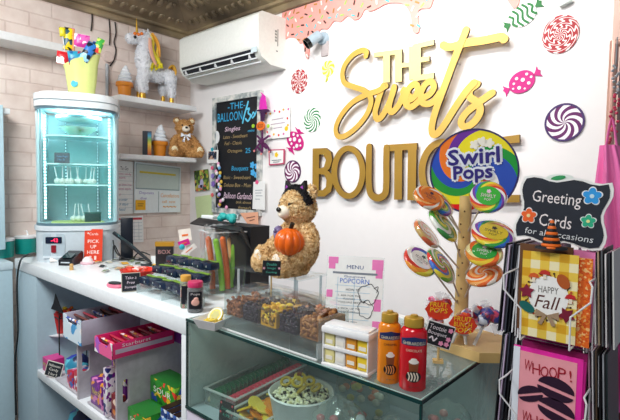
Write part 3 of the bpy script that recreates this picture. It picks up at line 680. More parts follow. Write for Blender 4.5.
# white board cluster on the brick wall
T_ = sheet('whiteboard', 'white planner whiteboard under the lower shelf with grey upper panel', 'whiteboard', [(134, 161.5), (180, 167), (179.5, 212), (133.5, 213)], mat('#e9f1f3', .35), 'x', .015, .010)
deco(T_, 'upper_panel', mat('#c4d2cc', .3), lambda g, uv, Mb, z: quadp(g, uv, Mb, z, .02, .03, .97, .52))
deco(T_, 'panel_edge', mat('#8fa4a6', .4), lambda g, uv, Mb, z: (quadp(g, uv, Mb, z+.0008, .02, .03, .97, .045), quadp(g, uv, Mb, z+.0008, .02, .505, .97, .53), quadp(g, uv, Mb, z+.0008, .02, .03, .035, .52), quadp(g, uv, Mb, z+.0008, .955, .03, .97, .52), quadp(g, uv, Mb, z, .50, .56, .512, .98)))
deco(T_, 'writing', mat('#cdbb3e', .6), lambda g, uv, Mb, z: quadp(g, uv, Mb, z+.001, .1, .17, .88, .21), 'yellow writing')
deco(T_, 'writing', mat('#e39a2a', .6), words([('Cancellations', .55, .97, .60, .68), ('call  text', .58, .88, .74, .80), ('~~~~', .6, .9, .86, .9)]), 'orange writing')
deco(T_, 'writing', mat('#8b7bc0', .6), words([('Deposits', .1, .4, .57, .64), ('due', .12, .25, .68, .73)]), 'purple writing')
T_ = sheet('sticky_note', 'orange yellow sticky note on the whiteboard', 'sticky note', [(135.5, 200), (145.5, 200), (145.5, 210), (135.5, 210)], mat('#f0b51e', .6), 'x', .029)
deco(T_, 'writing', mat('#8a5a1c', .6), lines([(.2, .8, .35), (.2, .7, .55)], .07))
T_ = sheet('price_list', 'tall white handwritten list left of the whiteboard, pink and blue writing', 'poster', [(113, 160), (133, 162), (133, 213.5), (113, 214.5)], PAPER, 'x', .012)
deco(T_, 'writing', mat('#c4608e', .6), words([('Cotton candy', .1, .9, .22, .27), ('popcorn', .1, .6, .30, .35), ('fudge bites box', .1, .92, .42, .48), ('caramel apple', .1, .88, .50, .55), ('bar', .1, .4, .6, .65)]), 'pink writing')
deco(T_, 'writing', mat('#2a2d33', .6), words([('To Go', .35, .75, .1, .17)]), 'black writing')
deco(T_, 'writing', mat('#2f8fb8', .6), words([('large order', .12, .7, .70, .77), ('3 days', .3, .75, .79, .85), ('ahead', .2, .6, .88, .94)], .3), 'blue writing')
deco(T_, 'ruled_lines', mat('#b9c6cb', .6), lines([(.03, .97, v) for v in (.2, .285, .37, .455, .54, .625, .71, .795, .88)], .006))
T_ = sheet('calendar', 'white wall calendar with a red header behind the payment terminal', 'calendar', [(113, 216.5), (143, 215.5), (143.5, 242), (113, 243)], PAPER, 'x', .012)
deco(T_, 'header', mat('#cf3b4a', .5), lambda g, uv, Mb, z: quadp(g, uv, Mb, z, .02, .07, .96, .15))
deco(T_, 'grid', mat('#9fb0ba', .6), lambda g, uv, Mb, z: ([quadp(g, uv, Mb, z, .04, v, .96, v+.012) for v in (.25, .38, .51, .64, .77, .9)], [quadp(g, uv, Mb, z, u, .22, u+.008, .92) for u in (.2, .36, .52, .68, .84)]))

# ================================================================ counter
ZT = 1.05; YF = -1.185; YB = -.76
XL = P(17, 258, 'z', ZT).x; XJ = 1.722; XR = 2.445
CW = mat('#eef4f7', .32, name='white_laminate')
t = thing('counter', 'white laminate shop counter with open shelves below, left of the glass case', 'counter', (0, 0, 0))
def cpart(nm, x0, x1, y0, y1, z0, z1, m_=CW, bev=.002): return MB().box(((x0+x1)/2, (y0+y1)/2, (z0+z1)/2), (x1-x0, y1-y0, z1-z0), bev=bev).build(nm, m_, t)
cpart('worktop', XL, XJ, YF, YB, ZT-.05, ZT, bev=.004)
cpart('end_panel', XL, .555, YF+.005, YB, 0, ZT-.05, mat('#a9c0cb', .4))  # blue-grey colour holds the spill of cabinet LEDs and cool daylight
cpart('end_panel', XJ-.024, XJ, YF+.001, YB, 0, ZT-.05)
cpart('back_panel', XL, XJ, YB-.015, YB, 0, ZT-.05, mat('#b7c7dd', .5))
ZS = .577
cpart('back_ledge', 1.50, XJ, -.76, -.73, ZT-.016, ZT+.004)
cpart('shelf', .5555, XJ-.024, YF+.004, YB-.015, ZS-.035, ZS)
cpart('shelf', .5555, XJ-.024, YF+.004, YB-.015, .10, .13)
# neighbouring low cabinet at the far left
t = thing('side_cabinet', 'pale white side cabinet at the left end of the counter', 'cabinet', (0, 0, 0))
cx1 = P(13, 300, 'y', -1.19).x
cpart('body', -.0, cx1, -1.60, -1.19, 0, .995, mat('#b9d3dd', .35)); cpart('top', -.0, cx1+.004, -1.60, -1.187, .995, 1.03, mat('#cfe2ea', .3))  # cool light falling on the white cabinet is put into its pale blue
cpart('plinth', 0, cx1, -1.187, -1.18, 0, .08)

# ================================================================ glass showcase
t = thing('showcase', 'glass display case with green edges at the right end of the counter', 'display case', (0, 0, 0))
ZB = .80; CB = mat('#d9d4e4', .45, name='lilac_white_laminate')
cpart('base_cabinet', XJ, XR, YF+.004, YB, 0, ZB-.012, CB)
cpart('case_floor', XJ+.004, XR-.004, YF+.008, YB, ZB-.012, ZB-.004, mat('#a9b6bf', .3))
cpart('back_panel', XJ+.006, XR-.006, YB-.012, YB-.004, ZB-.004, ZT-.010, mat('#a8b5b6', .35))
cpart('left_panel', XJ+.003, XJ+.006, YF+.012, YB-.012, ZB-.004, ZT-.010, mat('#b9c7c6', .35))
def gp(nm, x0, x1, y0, y1, z0, z1, m_): return MB().box(((x0+x1)/2, (y0+y1)/2, (z0+z1)/2), (x1-x0, y1-y0, z1-z0)).build(nm, m_, t)
gp('front_glass', XJ+.003, XR-.003, YF+.001, YF+.006, ZB, ZT-.0065, CASEGL)
gp('side_glass', XR-.006, XR-.001, YF+.007, YB, ZB, ZT-.0065, CASEGL)
gp('top_glass', XJ+.001, XR-.0015, YF+.0015, YB, ZT-.006, ZT, TOPGL)
e = MB()
e.box(((XJ+XR)/2, YF+.0005, ZT-.0035), (XR-XJ, .0018, .0072)); e.box((XR-.0005, (YF+YB)/2, ZT-.0035), (.0018, YB-YF, .0072))
e.box((XR-.0025, YF+.0025, (ZB+ZT)/2-.004), (.0045, .0045, ZT-ZB-.010)); e.box((XJ+.003, YF+.0025, (ZB+ZT)/2-.004), (.005, .0045, ZT-ZB-.010))
e.box(((XJ+XR)/2, YF+.001, ZB-.001), (XR-XJ, .0045, .007)); e.box((XR-.001, (YF+YB)/2, ZB-.001), (.0045, YB-YF, .007))
e.build('glass_edge', EDGE, t)
e = MB(); e.box(((XJ+XR)/2, YF+.0035, ZT+.0004), (XR-XJ-.006, .0016, .0008)); e.box((XR-.004, (YF+YB)/2, ZT+.0004), (.0016, YB-YF-.01, .0008)); e.build('edge_bevel', mat('#bfe6de', .1), t)
o = MB().box(((XJ+2.42)/2, -.745, ZT-.006), (2.42-XJ, .03, .02), bev=.003).build('back_ledge', mat('#eef3f4', .35), t)
# suction pads / sliding rail seen through the front
MB().box(((XJ+XR)/2, -.80, ZT-.018), (XR-XJ-.03, .012, .010)).build('track', mat('#7f9092', .35, .5), t)

# ================================================================ round cake display cabinet
FC = Vector((.413, -.930, ZT)); FRZ = 62
FG = glass('cabinet_glass', '#e4f8f8', 1.5, .01, .02, '#dff6fa')
t = thing('display_fridge', 'tall white countertop display cabinet with curved glass door and lit shelves', 'display cabinet', FC, FRZ)
FM = mat('#c9d6dd', .3, name='pale_grey_enamel')
def dplan(w_, d_, n=16, back=None):
    b_ = back if back is not None else d_*.42
    pts = [(w_/2, b_), (-w_/2, b_)]
    for i in range(n+1):
        a_ = PI+PI*i/n; ce_ = abs(math.cos(a_))**.62*(1 if math.cos(a_) > 0 else -1); se_ = abs(math.sin(a_))**.75
        pts.append((w_/2*ce_, -d_*.12-d_*.42*se_))
    return pts
FW, FD, FH = .362, .35, .80
def zf(y): return 1.427-(y-184)*2.42/465-ZT
zb, zg0, zg1 = .150, .170, .712
MB().prism(dplan(FW, FD), .006, None, -.0).prism(dplan(FW+.0, FD), zb-.01, None, .006).build('base', FM, t)
MB().prism(dplan(FW+.012, FD+.012), .022, None, zb-.004).prism(dplan(FW-.015, FD-.015), .012, None, zb+.016).build('base_trim', mat('#d9e4ea', .25), t)
MB().prism(dplan(FW+.006, FD+.008), .026, None, zg1+.005).prism(dplan(FW-.01, FD-.01), .008, None, zg1+.030).prism(dplan(FW+.008, FD+.01), .028, None, zg1+.037).prism(dplan(FW-.03, FD-.03), .01, None, zg1+.064).build('top_cap', mat('#e6eef1', .25), t)
MB().box((0, FD*.42-.008, (zg0+zg1)/2), (FW-.02, .012, zg1-zg0)).build('back_wall', mat('#cfe4e6', .3), t)
for sx in (-1, 1):
    MB().box((sx*(FW/2-.014), .045, (zg0+zg1)/2), (.022, .20, zg1-zg0)).build('side_frame', FM, t)
    MB().box((sx*(FW/2-.012), -.075, (zg0+zg1)/2), (.014, .018, zg1-zg0+.01), bev=.004).build('door_stile', mat('#dfe9ee', .2), t)
# curved door glass
pl = [p_ for p_ in dplan(FW-.01, FD-.008)[2:]]
vs = [(x, y, z) for z in (zg0, zg1+.004) for x, y in pl]; n = len(pl)
MB().add(vs, [(i, i+1, n+i+1, n+i) for i in range(n-1)]).build('door_glass', FG, t)
MB().ribbon([(x*1.0, y) for x, y in pl], .008, .012, None, zg1-.008, n=1).ribbon([(x, y) for x, y in pl], .008, .012, None, zg0-.002, n=1).build('door_frame', mat('#5b7986', .3), t)
LED = mat('#d8fbff', .4, emit=4.5)
for sx in (-1, 1):
    st = MB().box((sx*(FW/2-.040), -.062, (zg0+zg1)/2), (.010, .006, zg1-zg0-.04)).build('led_strip', mat('#9fc8cf', .4), t)
    g = MB()
    for k in range(32): g.box((sx*(FW/2-.040), -.067, zg0+.03+k*(zg1-zg0-.06)/31), (.008, .005, .008))
    g.build('led_chips', LED, st)
    st = MB().box((sx*.075, FD*.42-.02, (zg0+zg1)/2), (.008, .006, zg1-zg0-.05)).build('shelf_upright', mat('#8fb6bf', .35, .6), t)
    g = MB()
    for k in range(30): g.box((sx*.075, FD*.42-.0245, zg0+.035+k*(zg1-zg0-.07)/29), (.004, .003, .007))
    g.build('slots', mat('#e9fbff', .4, emit=1.2), st)
l = bpy.data.lights.new('cabinet_light', 'AREA'); l.shape = 'RECTANGLE'; l.size = .22; l.size_y = .12; l.energy = 5; l.color = (.78, .97, 1)
lo = bpy.data.objects.new('cabinet_light', l); C.objects.link(lo); lo.parent = t; lo.location = (0, -.02, zg1-.01)
SHG = glass('shelf_glass', '#d6f2f0', 1.6, .02, .25, '#d9ffff')
shz = [.590, .458, .360]
def fridge_shelf(z):
    pts = dplan(FW-.075, FD-.09, 12, FD*.42-.03)
    g = MB().prism(pts, .004, None, z-.004).build('glass_shelf', SHG, t)
    q_ = pts[2:]; MB().ribbon(q_, .004, .006, None, z-.005, n=1).build('shelf_edge', mat('#d8fffb', .3, emit=.5), g)
for z in shz: fridge_shelf(z)
MB().prism(dplan(FW-.05, FD-.05, 12, FD*.42-.02), .006, None, zg0).build('cabinet_floor', mat('#bfe6e4', .35), t)
# ceiling fan housing inside
MB().lathe([(.001, zg1-.042), (.085, zg1-.040), (.105, zg1-.030), (.105, zg1-.016), (.06, zg1-.014), (.05, zg1)], Tr(-.0, .02, 0), 24).build('fan_housing', mat('#b9dfe6', .3), t)
# front controls: on the left of the front
a0 = -52
ctl = Matrix.Translation(Vector((-.090, -.178, .075))) @ Rz(-12) @ FR
pn = MB().rect(.095, .115, .004, ctl, 0, rad=.012).build('control_panel', mat('#b4c4cd', .3), t)
MB().rect(.070, .030, .003, ctl @ Tr(0, .028, .004), 0, rad=.004).build('display', mat('#101b33', .15), pn)
MB().text('-42', .030, .016, ctl @ Tr(.004, .028, .0075)).build('digits', mat('#ff2a50', .4, emit=3), pn)
MB().rect(.020, .034, .006, ctl @ Tr(0, -.012, .004), 0, rad=.002).build('switch', mat('#8c1626', .3), pn)
MB().rect(.094, .010, .003, ctl @ Tr(0, -.050, .004), 0, rad=.003).build('panel_rim', mat('#dbe6ec', .25), pn)
o = MB(); ctr = Matrix.Translation(Vector((.150, -.128, .075))) @ Rz(50) @ FR; o.rect(.035, .06, .001, ctr, .001); o.build('warning_label', mat('#cfd84a', .5), t)
MR = Matrix.Translation(FC) @ Rz(FRZ)
def inf(x, y, z): return MR @ Vector((x, y, z))
# contents of the cabinet
q = inf(.0, -.03, shz[0]+.0005)
o = thing('cake_bowl', 'clear glass bowl of green and red sweets on the top cabinet shelf', 'bowl', q)
MB().lathe([(.025, 0), (.03, .004), (.065, .030), (.088, .046), (.085, .048), (.060, .034), (.026, .008), (.001, .007)], None, 24).build('bowl', glass('bowl_glass', '#e9f7ef', 1.5, .03, .25, '#f3fff6'), o)
g = MB(); rd = random.Random(2)
for k in range(60): a_ = rd.uniform(0, 2*PI); r_ = .058*math.sqrt(rd.random()); g.mi = k % 4; g.ell((r_*math.cos(a_), r_*math.sin(a_), .03+rd.uniform(0, .012)), (.010, .008, .006), None, 7, 5)
g.build('sweets', [mat('#5e7a2c', .5), mat('#a33d2a', .5), mat('#d8d9a0', .5), mat('#3c4a20', .5)], o, kind='stuff')
q = inf(-.055, -.165, zf(160)-.0)
o = MB().rect(.064, .048, .003, FR @ Rx(-8), 0, rad=.003).build('shelf_tag', mat('#15283a', .3), None); o.location = q; o.rotation_euler = (0, 0, math.radians(FRZ)); tag(o, 'small dark tag with tiny blue writing standing on the middle cabinet shelf', 'tag')
q = inf(-.055, -.165, zf(160)-.0); o.location = (q.x, q.y, ZT+shz[1]+.024)
MB().text('Cake Pops', .045, .010, FR @ Rx(-8) @ Tr(0, .006, 0), .0035).text('3 for 10', .03, .008, FR @ Rx(-8) @ Tr(-.004, -.008, 0), .0035).build('lettering', mat('#5fa0d0', .5), o)
def cake_pop(x, y, z, rz, tilt, label, grp, first=[None]):
    if first[0] is None:
        c_ = thing('cake_pop', label, 'cake pop', (0, 0, 0), group=grp)
        MB().ell((0, 0, .014), (.0155, .0155, .0145), None, 12, 8).build('cake_ball', mat('#eef1e6', .4), c_)
        MB().tube([(0, 0, .024), (0, 0, .085)], .0026, seg=6).build('stick', mat('#ffffff', .4), c_); first[0] = c_
    else: c_ = copy_tree(first[0])
    q_ = inf(x, y, z); c_.location = q_; c_.rotation_euler = (0, math.radians(tilt), math.radians(rz)); c_['label'] = label; c_['group'] = grp
rd = random.Random(9)
ORD = ['first', 'second', 'third', 'fourth', 'fifth', 'sixth', 'seventh', 'eighth', 'ninth']
G1, G2 = 'cake pops on the third cabinet shelf', 'cake pops on the cabinet floor'
for k in range(9): cake_pop(-.080+k*.019+rd.uniform(-.003, .003), -.10+rd.uniform(-.03, .03), shz[2]+.001, FRZ, rd.uniform(-14, 14), f'{ORD[k]} white cake pop from the left on the third cabinet shelf', G1)
for k in range(4): cake_pop(-.02+k*.025, -.08, zg0+.012, FRZ, rd.uniform(-14, 14), f'{ORD[k]} white cake pop from the left on the cabinet floor', G2)
q = inf(0, -.04, zg0+.0065); o = MB().prism([(-.11, -.08), (.0, -.12), (.12, -.07), (.10, .04), (.02, .02), (-.04, .05), (-.12, .03)], .004, None).build('wrapping_paper', mat('#dfe58e', .6), None); o.location = q; o.rotation_euler = (0, 0, math.radians(FRZ)); tag(o, 'crumpled pale yellow paper on the floor of the lit cabinet', 'paper')
q = inf(.065, -.09, zg0+.007); o = thing('treat_box', 'small dark green box at the bottom right of the lit cabinet', 'box', q, FRZ+10); MB().box((0, 0, .022), (.07, .05, .044), bev=.002).build('carton', mat('#2a4a45', .4), o); MB().box((0, 0, .046), (.074, .054, .006)).build('lid', mat('#3d6a60', .4), o)

# things on top of the cabinet
ZCAP = ZT+zg1+.0745
q = inf(.012, .0, 0); q.z = ZCAP
s_ = mpp(q+Vector((0, 0, .1)))
def qp(px, py, off=0):
    """point at the depth of the gift bag"""
    return D(px, py, (Vector((q.x, q.y, ZCAP))-CAM).dot(FWD)-off)
t = thing('gift_bag', 'pale yellow-green paper cone bag stuffed with sweets on top of the cabinet', 'bag', q, FRZ-4)
bag = [(.053, 0), (.058, .03), (.066, .09), (.074, .15), (.080, .185)]
def ribf(a_): return 1+.06*math.cos(4*a_+.6)+.03*math.cos(7*a_)
g = MB().lathe([(.001, 0)]+bag+[(.077, .186), (.06, .10), (.001, .09)], None, 32, rib=ribf, sy=.75)
for v in g.bm.verts:
    if v.co.z > .12: v.co.z += .03*(v.co.x/.08)*(v.co.z-.12)/.06; v.co += Vector((noise.noise(v.co*30), noise.noise(v.co*30+Vector((5, 0, 0))), 0))*.008
g.build('bag', mat('#e2ee94', .6, bump=.3, scale=25), t)
MB().disc(.0165, .0015, Matrix.Translation(Vector((-.022, -.0480, .062))) @ Rz(-15) @ FR @ Rx(-8), 0, 20).build('sticker', mat('#3fb9d6', .5), t)
def packet(nm, label, px, py, wpx, hpx, rot, m_, m2=None, off=.03, txt=None, tilt=0, stick=False, cat='candy'):
    c_ = qp(px, py, off); w_, h_ = wpx*s_, hpx*s_
    vdir = (CAM-c_); ang = math.degrees(math.atan2(vdir.y, vdir.x))+90
    M = Matrix.Translation(c_) @ Rz(ang) @ Rx(tilt) @ Ry(rot)
    o = thing(nm, label, cat, None, M=M)
    g = MB(); n1, n2 = 6, 6; vs = []; fs = []
    for sgn in (-1, 1):
        for i in range(n1+1):
            for j in range(n2+1):
                u, v = i/n1*2-1, j/n2*2-1; vs.append((u*w_/2, sgn*.010*(1-u**4)*(1-v**4)+(.001*sgn), v*h_/2))
    k = (n1+1)*(n2+1)
    for i in range(n1):
        for j in range(n2):
            a_ = i*(n2+1)+j; fs.append((a_, a_+n2+1, a_+n2+2, a_+1)); fs.append((k+a_, k+a_+1, k+a_+n2+2, k+a_+n2+1))
    g.add(vs, fs); g.build('wrapper', m_, o)
    g = MB(); g.rect(w_*.96, h_*.08, .003, FR @ Tr(0, h_*.47, -.0015)); g.rect(w_*.96, h_*.08, .003, FR @ Tr(0, -h_*.47, -.0015)); g.build('seal', m2 or WHITE, o)
    if txt: MB().text(txt, w_*.75, h_*.25, FR @ Tr(0, 0, .0115)).build('lettering', m2 or WHITE, o)
    if stick: MB().tube([(0, 0, -h_/2), (0, 0, -h_/2-.08)], .002).build('stick', WHITE, o)
    return o
packet('candy_packet', 'yellow and black candy packet standing tallest in the goodie bag', 68.5, 39, 9, 22, 4, speckle('pk_yellow', '#f2d816', ['#1a1a18', '#2b5a6a', '#f2d816'], 45, thr=.45), BLACK, off=.0)
packet('lollipop', 'yellow square lollipop on a pale stick at the left of the goodie bag', 62.5, 32, 5.5, 9, -5, mat('#efe02a', .4), BLACK, off=.02, stick=True, cat='lollipop')
packet('candy_packet', 'pink and white candy packet near the back of the goodie bag', 82, 41, 14, 13, 3, speckle('pk_pink', '#ef6fc0', ['#ffffff', '#d83aa0', '#f7b6df'], 40, thr=.35), mat('#fbe0f0', .4), off=-.01)
packet('candy_packet', 'red candy packet with white marks at the left rim of the goodie bag', 63.5, 58, 12, 12, 5, speckle('pk_red', '#d4202a', ['#ffffff', '#f08a2a'], 40, thr=.7), RED, off=.05)
packet('candy_packet', 'turquoise candy packet with red spots at the front rim of the goodie bag', 75, 58, 12, 13, -8, speckle('pk_turq', '#2b9fc0', ['#d4202a', '#1f5f9a', '#e9f5f7'], 45, thr=.45), mat('#2b9fc0', .4), off=.055)
packet('candy_packet', 'blue foil candy packet leaning in the goodie bag', 88, 52, 9, 20, 28, speckle('pk_blue', '#2f7ed0', ['#10202f', '#9fd8f0'], 40, thr=.5), mat('#123'+'456', .4), off=.045)
packet('candy_packet', 'dark navy foil candy packet leaning beside the blue one', 93, 50, 8, 16, 30, mat('#15304f', .3), BLUE, off=.02)
packet('candy_packet', 'green candy packet poking out at the right rim of the goodie bag', 99, 46, 7, 15, 18, speckle('pk_green', '#45b34a', ['#d9f06a', '#e8423f'], 45, thr=.5), GRN, off=.02)
packet('candy_stick', 'slim orange candy stick with a pink tip in the goodie bag', 73.5, 42, 2.6, 26, 0, mat('#e09a5a', .4), MAG, off=-.01)
q2 = qp(56, 86, .0); o = MB().box((0, 0, .006), (.055, .03, .012), bev=.002).build('red_packet', mat('#a8263a', .4), None); o.location = (q2.x-.01, q2.y-.01, ZCAP-.0005); o.rotation_euler = (0, 0, math.radians(FRZ)); tag(o, 'flat dark red packet lying left of the goodie bag on the cabinet', 'candy')

# ================================================================ ceramic ice cream cones, book
def ice_cream(px, py, zt_, hpx, label):
    base = P(px, py, 'x', .10); base.z = zt_+.0008; h = hpx*mpp(base)
    o = thing('ice_cream_ornament', label, 'ornament', base)
    cone = mat('#e08a22', .4, scale=20)
    MB().lathe([(.001, 0), (h*.175, 0), (h*.215, h*.36), (h*.255, h*.36), (h*.265, h*.375), (h*.265, h*.47), (h*.25, h*.485), (.001, h*.48)], None, 24).build('cone', cone, o)
    g = MB()
    for k, (r_, z_) in enumerate(((.235, .54), (.205, .66), (.16, .77), (.11, .865), (.055, .94))): g.ell((h*.01*(-1)**k, 0, h*z_), (h*r_, h*r_, h*.085), Ry(5), 20, 10)
    g.lathe([(h*.23, h*.5), (h*.16, h*.7), (h*.06, h*.93), (.001, h)], None, 16); g.build('cream_swirl', mat('#e9eef4', .25), o)
ice_cream(124.5, 93, 1.932, 31, 'ice cream cone ornament with white swirl beside the unicorn')
ice_cream(159.5, 155, 1.592, 31, 'ice cream cone ornament with white swirl beside the small bear')
b0 = P(147, 154, 'x', .11); b0.z = 1.5925; s1 = mpp(b0)
t = thing('book', 'upright black book with a rainbow striped spine on the lower shelf', 'book', b0, 62)
MB().box((0, 0, 12*s1), (8.5*s1, .075, 24*s1)).build('cover', mat('#101826', .4), t)
RB = nodes_mat('rainbow_spine', lambda N, L, tc: (lambda sp, mp, r: (L.new(tc.outputs['Object'], sp.inputs[0]), L.new(sp.outputs[2], mp.inputs[0]), mp.inputs[2].__setattr__('default_value', 25*s1), L.new(mp.outputs[0], r.inputs[0]), r.outputs[0])[4])(N.new('ShaderNodeSeparateXYZ'), N.new('ShaderNodeMapRange'), ramp(N, [(0, '#b8402e'), (.2, '#e08a2a'), (.45, '#e3c53a'), (.62, '#7fae4a'), (.78, '#3f9ac0'), (.93, '#1e3050')], False)), .4)
MB().box((2.2*s1, -.0376, 12*s1), (3.4*s1, .002, 23*s1)).build('spine_stripe', RB, t)

# ================================================================ unicorn pinata
hx = .09
def U(px, py, x=hx): return P(px, py, 'x', x)
UW = mat('#e8eaef', .6, bump=.6, scale=90, var=.08)
t = thing('unicorn_pinata', 'white paper unicorn pinata with golden hooves and yellow mane on the upper shelf', 'pinata', (hx, U(152, 100).y, 1.9325))
g = MB()
def chain(g, pts, rs, n=5):
    q_ = catmull([tuple(p_)+(r_,) for p_, r_ in zip(pts, rs)], n)
    for a_ in q_: g.ell(a_[:3], a_[3], None, 12, 8)
sU = mpp(U(150, 70))
chain(g, [U(148, 72), U(156, 76), U(165, 76), U(170, 76)], [7.5*sU, 6.8*sU, 6.5*sU, 6.5*sU])
chain(g, [U(147, 73), U(143, 60), U(144, 48), U(146, 40)], [8*sU, 7.4*sU, 6.6*sU, 5.8*sU])
chain(g, [U(146, 39), U(138, 38.5), U(130.5, 38.5)], [6.5*sU, 5.2*sU, 4.6*sU])
chain(g, [U(144, 74, .12), U(142, 82, .125), U(142.5, 89, .13)], [5.5*sU, 5.4*sU, 5.0*sU])
chain(g, [U(147, 74, .05), U(141, 82, .05), U(139, 88, .05)], [5*sU, 4.6*sU, 4.2*sU])
chain(g, [U(170, 77, .12), U(171, 85, .13), U(171.5, 96, .13)], [6.2*sU, 4.8*sU, 3.6*sU])
chain(g, [U(167, 77, .05), U(163, 88, .045), U(163, 94, .045)], [5*sU, 4.6*sU, 3.4*sU])
g.ell(U(148, 31.5, .07), (.010, .008, .022), None, 8, 6); g.ell(U(144, 33, .11), (.010, .008, .020), None, 8, 6)
bm_ = melt(g, .007, 3, tuft=2600, tlen=.011, furr=.002, freq=80)
bm_.build('body', UW, t, world=True)
for (px, py, xx, r_) in ((142.5, 92, .13, 3.4), (139, 91, .05, 2.8), (171.5, 97, .13, 2.6), (163, 96, .045, 2.4)):
    top = U(px, py-2.5, xx); MB().lathe([(r_*sU*.92, 1.9328), (r_*sU, 1.9335), (r_*sU*.8, top.z)], Tr(top.x, top.y, 0), 14).build('hoof', mat('#d8a83a', .3, .5), t, world=True)
a_, b_ = U(137, 33), U(136.5, 18); MB().tube([a_+(b_-a_)*0, b_], [.0085, .0012], seg=10).build('horn', mat('#e8b93c', .3, .5), t, world=True)
g = MB(); c0 = U(138, 33.5, .115)
for k in range(9): g.ell(U(134+k*1.1, 34-.5*math.sin(k), .10+.02*math.sin(k*2)), (.012, .010, .010), None, 7, 5)
g.build('forelock', mat('#ef7d1e', .5), t, world=True)
MB().ell(U(135, 37, .125), (.007, .010, .010), None, 10, 7).build('eye', mat('#14181d', .2), t, world=True)
ribs_ = [((150, 34), (153, 42), (152.5, 52), (154, 60)), ((152, 33), (157, 41), (159, 48), (160, 57)), ((150, 38), (150.5, 48), (153, 58), (157, 67)), ((153, 36), (158, 46), (157, 54), (161, 64)), ((151, 40), (154, 54), (159, 62), (163, 68)), ((170, 67), (173, 66), (175.5, 71), (175.5, 76)), ((169, 68), (173, 68.5), (174, 72), (174.5, 75))]
gm = [mat('#f0d42c', .5), mat('#e9a53a', .5), mat('#f0b49a', .5), mat('#e8c63a', .5), mat('#f2e23c', .5), mat('#e0a936', .5), mat('#d99a2a', .5)]
for k, (r_, m_) in enumerate(zip(ribs_, gm)):
    MB().tube([U(x, y, .12+.012*(k % 3)) for x, y in r_], [.010, .013, .012, .005], smooth=5, flat=.6).build('mane_strand' if k < 5 else 'tail_strand', m_, t, world=True)
g = MB()
for k in range(14):
    x, y = 152+random.random()*12, 63+random.random()*6; g.tube([U(x, y, .13), U(x+random.uniform(-3, 3), y+3, .155)], [.007, .002], seg=5)
g.build('tissue_tuft', mat('#eee22f', .5), t, world=True)

# ================================================================ teddy bears
def bear(label, loc, rz, H, furcol, padcol, muzz, nm='teddy_bear', tuft=3000, tl=.008, legs=None, seed=1, curl=.2, tiltz=0):
    t = thing(nm, label, 'teddy bear', loc, rz)
    s = H
    g = MB()
    g.ell((0, .02*s, .30*s), (.215*s, .185*s, .27*s), None, 20, 14)
    g.ell((0, -.02*s, .52*s), (.15*s, .14*s, .14*s), None, 16, 10)
    g.ell((0, -.03*s, .745*s), (.215*s, .195*s, .19*s), None, 20, 14)
    for sx in (-1, 1):
        g.ell((sx*.185*s, .01*s, .915*s), (.078*s, .045*s, .078*s), None, 14, 8)
        for k in range(7):
            f = k/6; g.ell((sx*(.17+.12*math.sin(f*2.2))*s, (-.01-.20*f*f)*s, (.50-.27*f)*s), (.078+.012*f)*s, None, 12, 8)
        (lx, ly), (fx, fy) = legs[0 if sx < 0 else 1] if legs else ((sx*.14, -.10), (sx*.26, -.36))
        for k in range(7):
            f = k/6; g.ell(((lx+(fx-lx)*f)*s, (ly+(fy-ly)*f)*s, (.115+.0*f)*s), (.115+.0*f)*s, None, 12, 8)
        fx_, fy_ = fx, fy
        g.ell((fx_*s, fy_*s, .15*s), (.115*s, .075*s, .15*s), None, 14, 10)
    b_ = melt(g, .017*s, 2, furr=.007*s, freq=26/s, tuft=tuft, tlen=tl, seed=seed, curl=curl)
    for v in b_.bm.verts: v.co.z = max(v.co.z, .001)
    b_.build('body', furcol, t)
    MB().ell((0, -.215*s, .70*s), (.095*s, .075*s, .078*s), None, 18, 12).ell((0, -.25*s, .675*s), (.05*s, .045*s, .045*s)).build('muzzle', muzz, t)
    MB().ell((0, -.295*s, .725*s), (.036*s, .022*s, .028*s), None, 14, 9).build('nose', mat('#15110f', .2), t)
    for sx in (-1, 1):
        MB().ell((sx*.088*s, -.208*s, .785*s), .021*s, None, 12, 8).build('eye', mat('#120d0b', .1), t)
        MB().ell((sx*.185*s, -.032*s, .915*s), (.050*s, .018*s, .050*s), None, 12, 8).build('inner_ear', padcol, t)
        fx, fy = (legs[0 if sx < 0 else 1][1] if legs else (sx*.26, -.36))
        MB().ell((fx*s, (fy-.068)*s, .15*s), (.080*s, .028*s, .115*s), None, 16, 10).build('foot_pad', padcol, t)
    return t
def fur(name, c1, c2, sc): return nodes_mat(name, lambda N, L, tc: (lambda nz, r: (nz.inputs['Scale'].__setattr__('default_value', sc), L.new(tc.outputs['Object'], nz.inputs[0]), L.new(nz.outputs['Fac'], r.inputs[0]), (r.outputs[0], nz.outputs['Fac']))[3])(N.new('ShaderNodeTexNoise'), ramp(N, [(.35, c1), (.62, c2)], False)), .85, bump=.5)
q = P(183, 156, 'x', .12); q.z = 1.593; sb = mpp(q)
tb = bear('small brown teddy bear with a white printed bow sitting on the lower wall shelf', (.125, q.y+.005, 1.593), 68, 40*sb, fur('brown_fur', '#a9763c', '#d2a265', 90), mat('#efe3bd', .7, bump=.3), mat('#f3ead8', .7), tuft=2500, tl=.010, legs=[((-.14, -.1), (-.30, -.30)), ((.14, -.1), (.31, -.30))])
H_ = 40*sb
o = MB().prism([(-.01, .0), (-.11, .06), (-.12, -.05)], .02, FR).prism([(.01, .0), (.11, .06), (.12, -.05)], .02, FR).disc(.022, .03, FR).prism([(-.02, -.01), (-.005, -.01), (-.03, -.17), (-.09, -.15)], .012, FR).prism([(.005, -.01), (.02, -.01), (.10, -.10), (.05, -.13)], .012, FR)
for v in o.bm.verts: v.co *= H_
for v in o.bm.verts: v.co += Vector((0, -.185*H_, .545*H_))
o.build('bow', speckle('bow_print', '#e9ecf2', ['#8e97ab', '#e9ecf2', '#ffffff'], 120, thr=.55), tb)

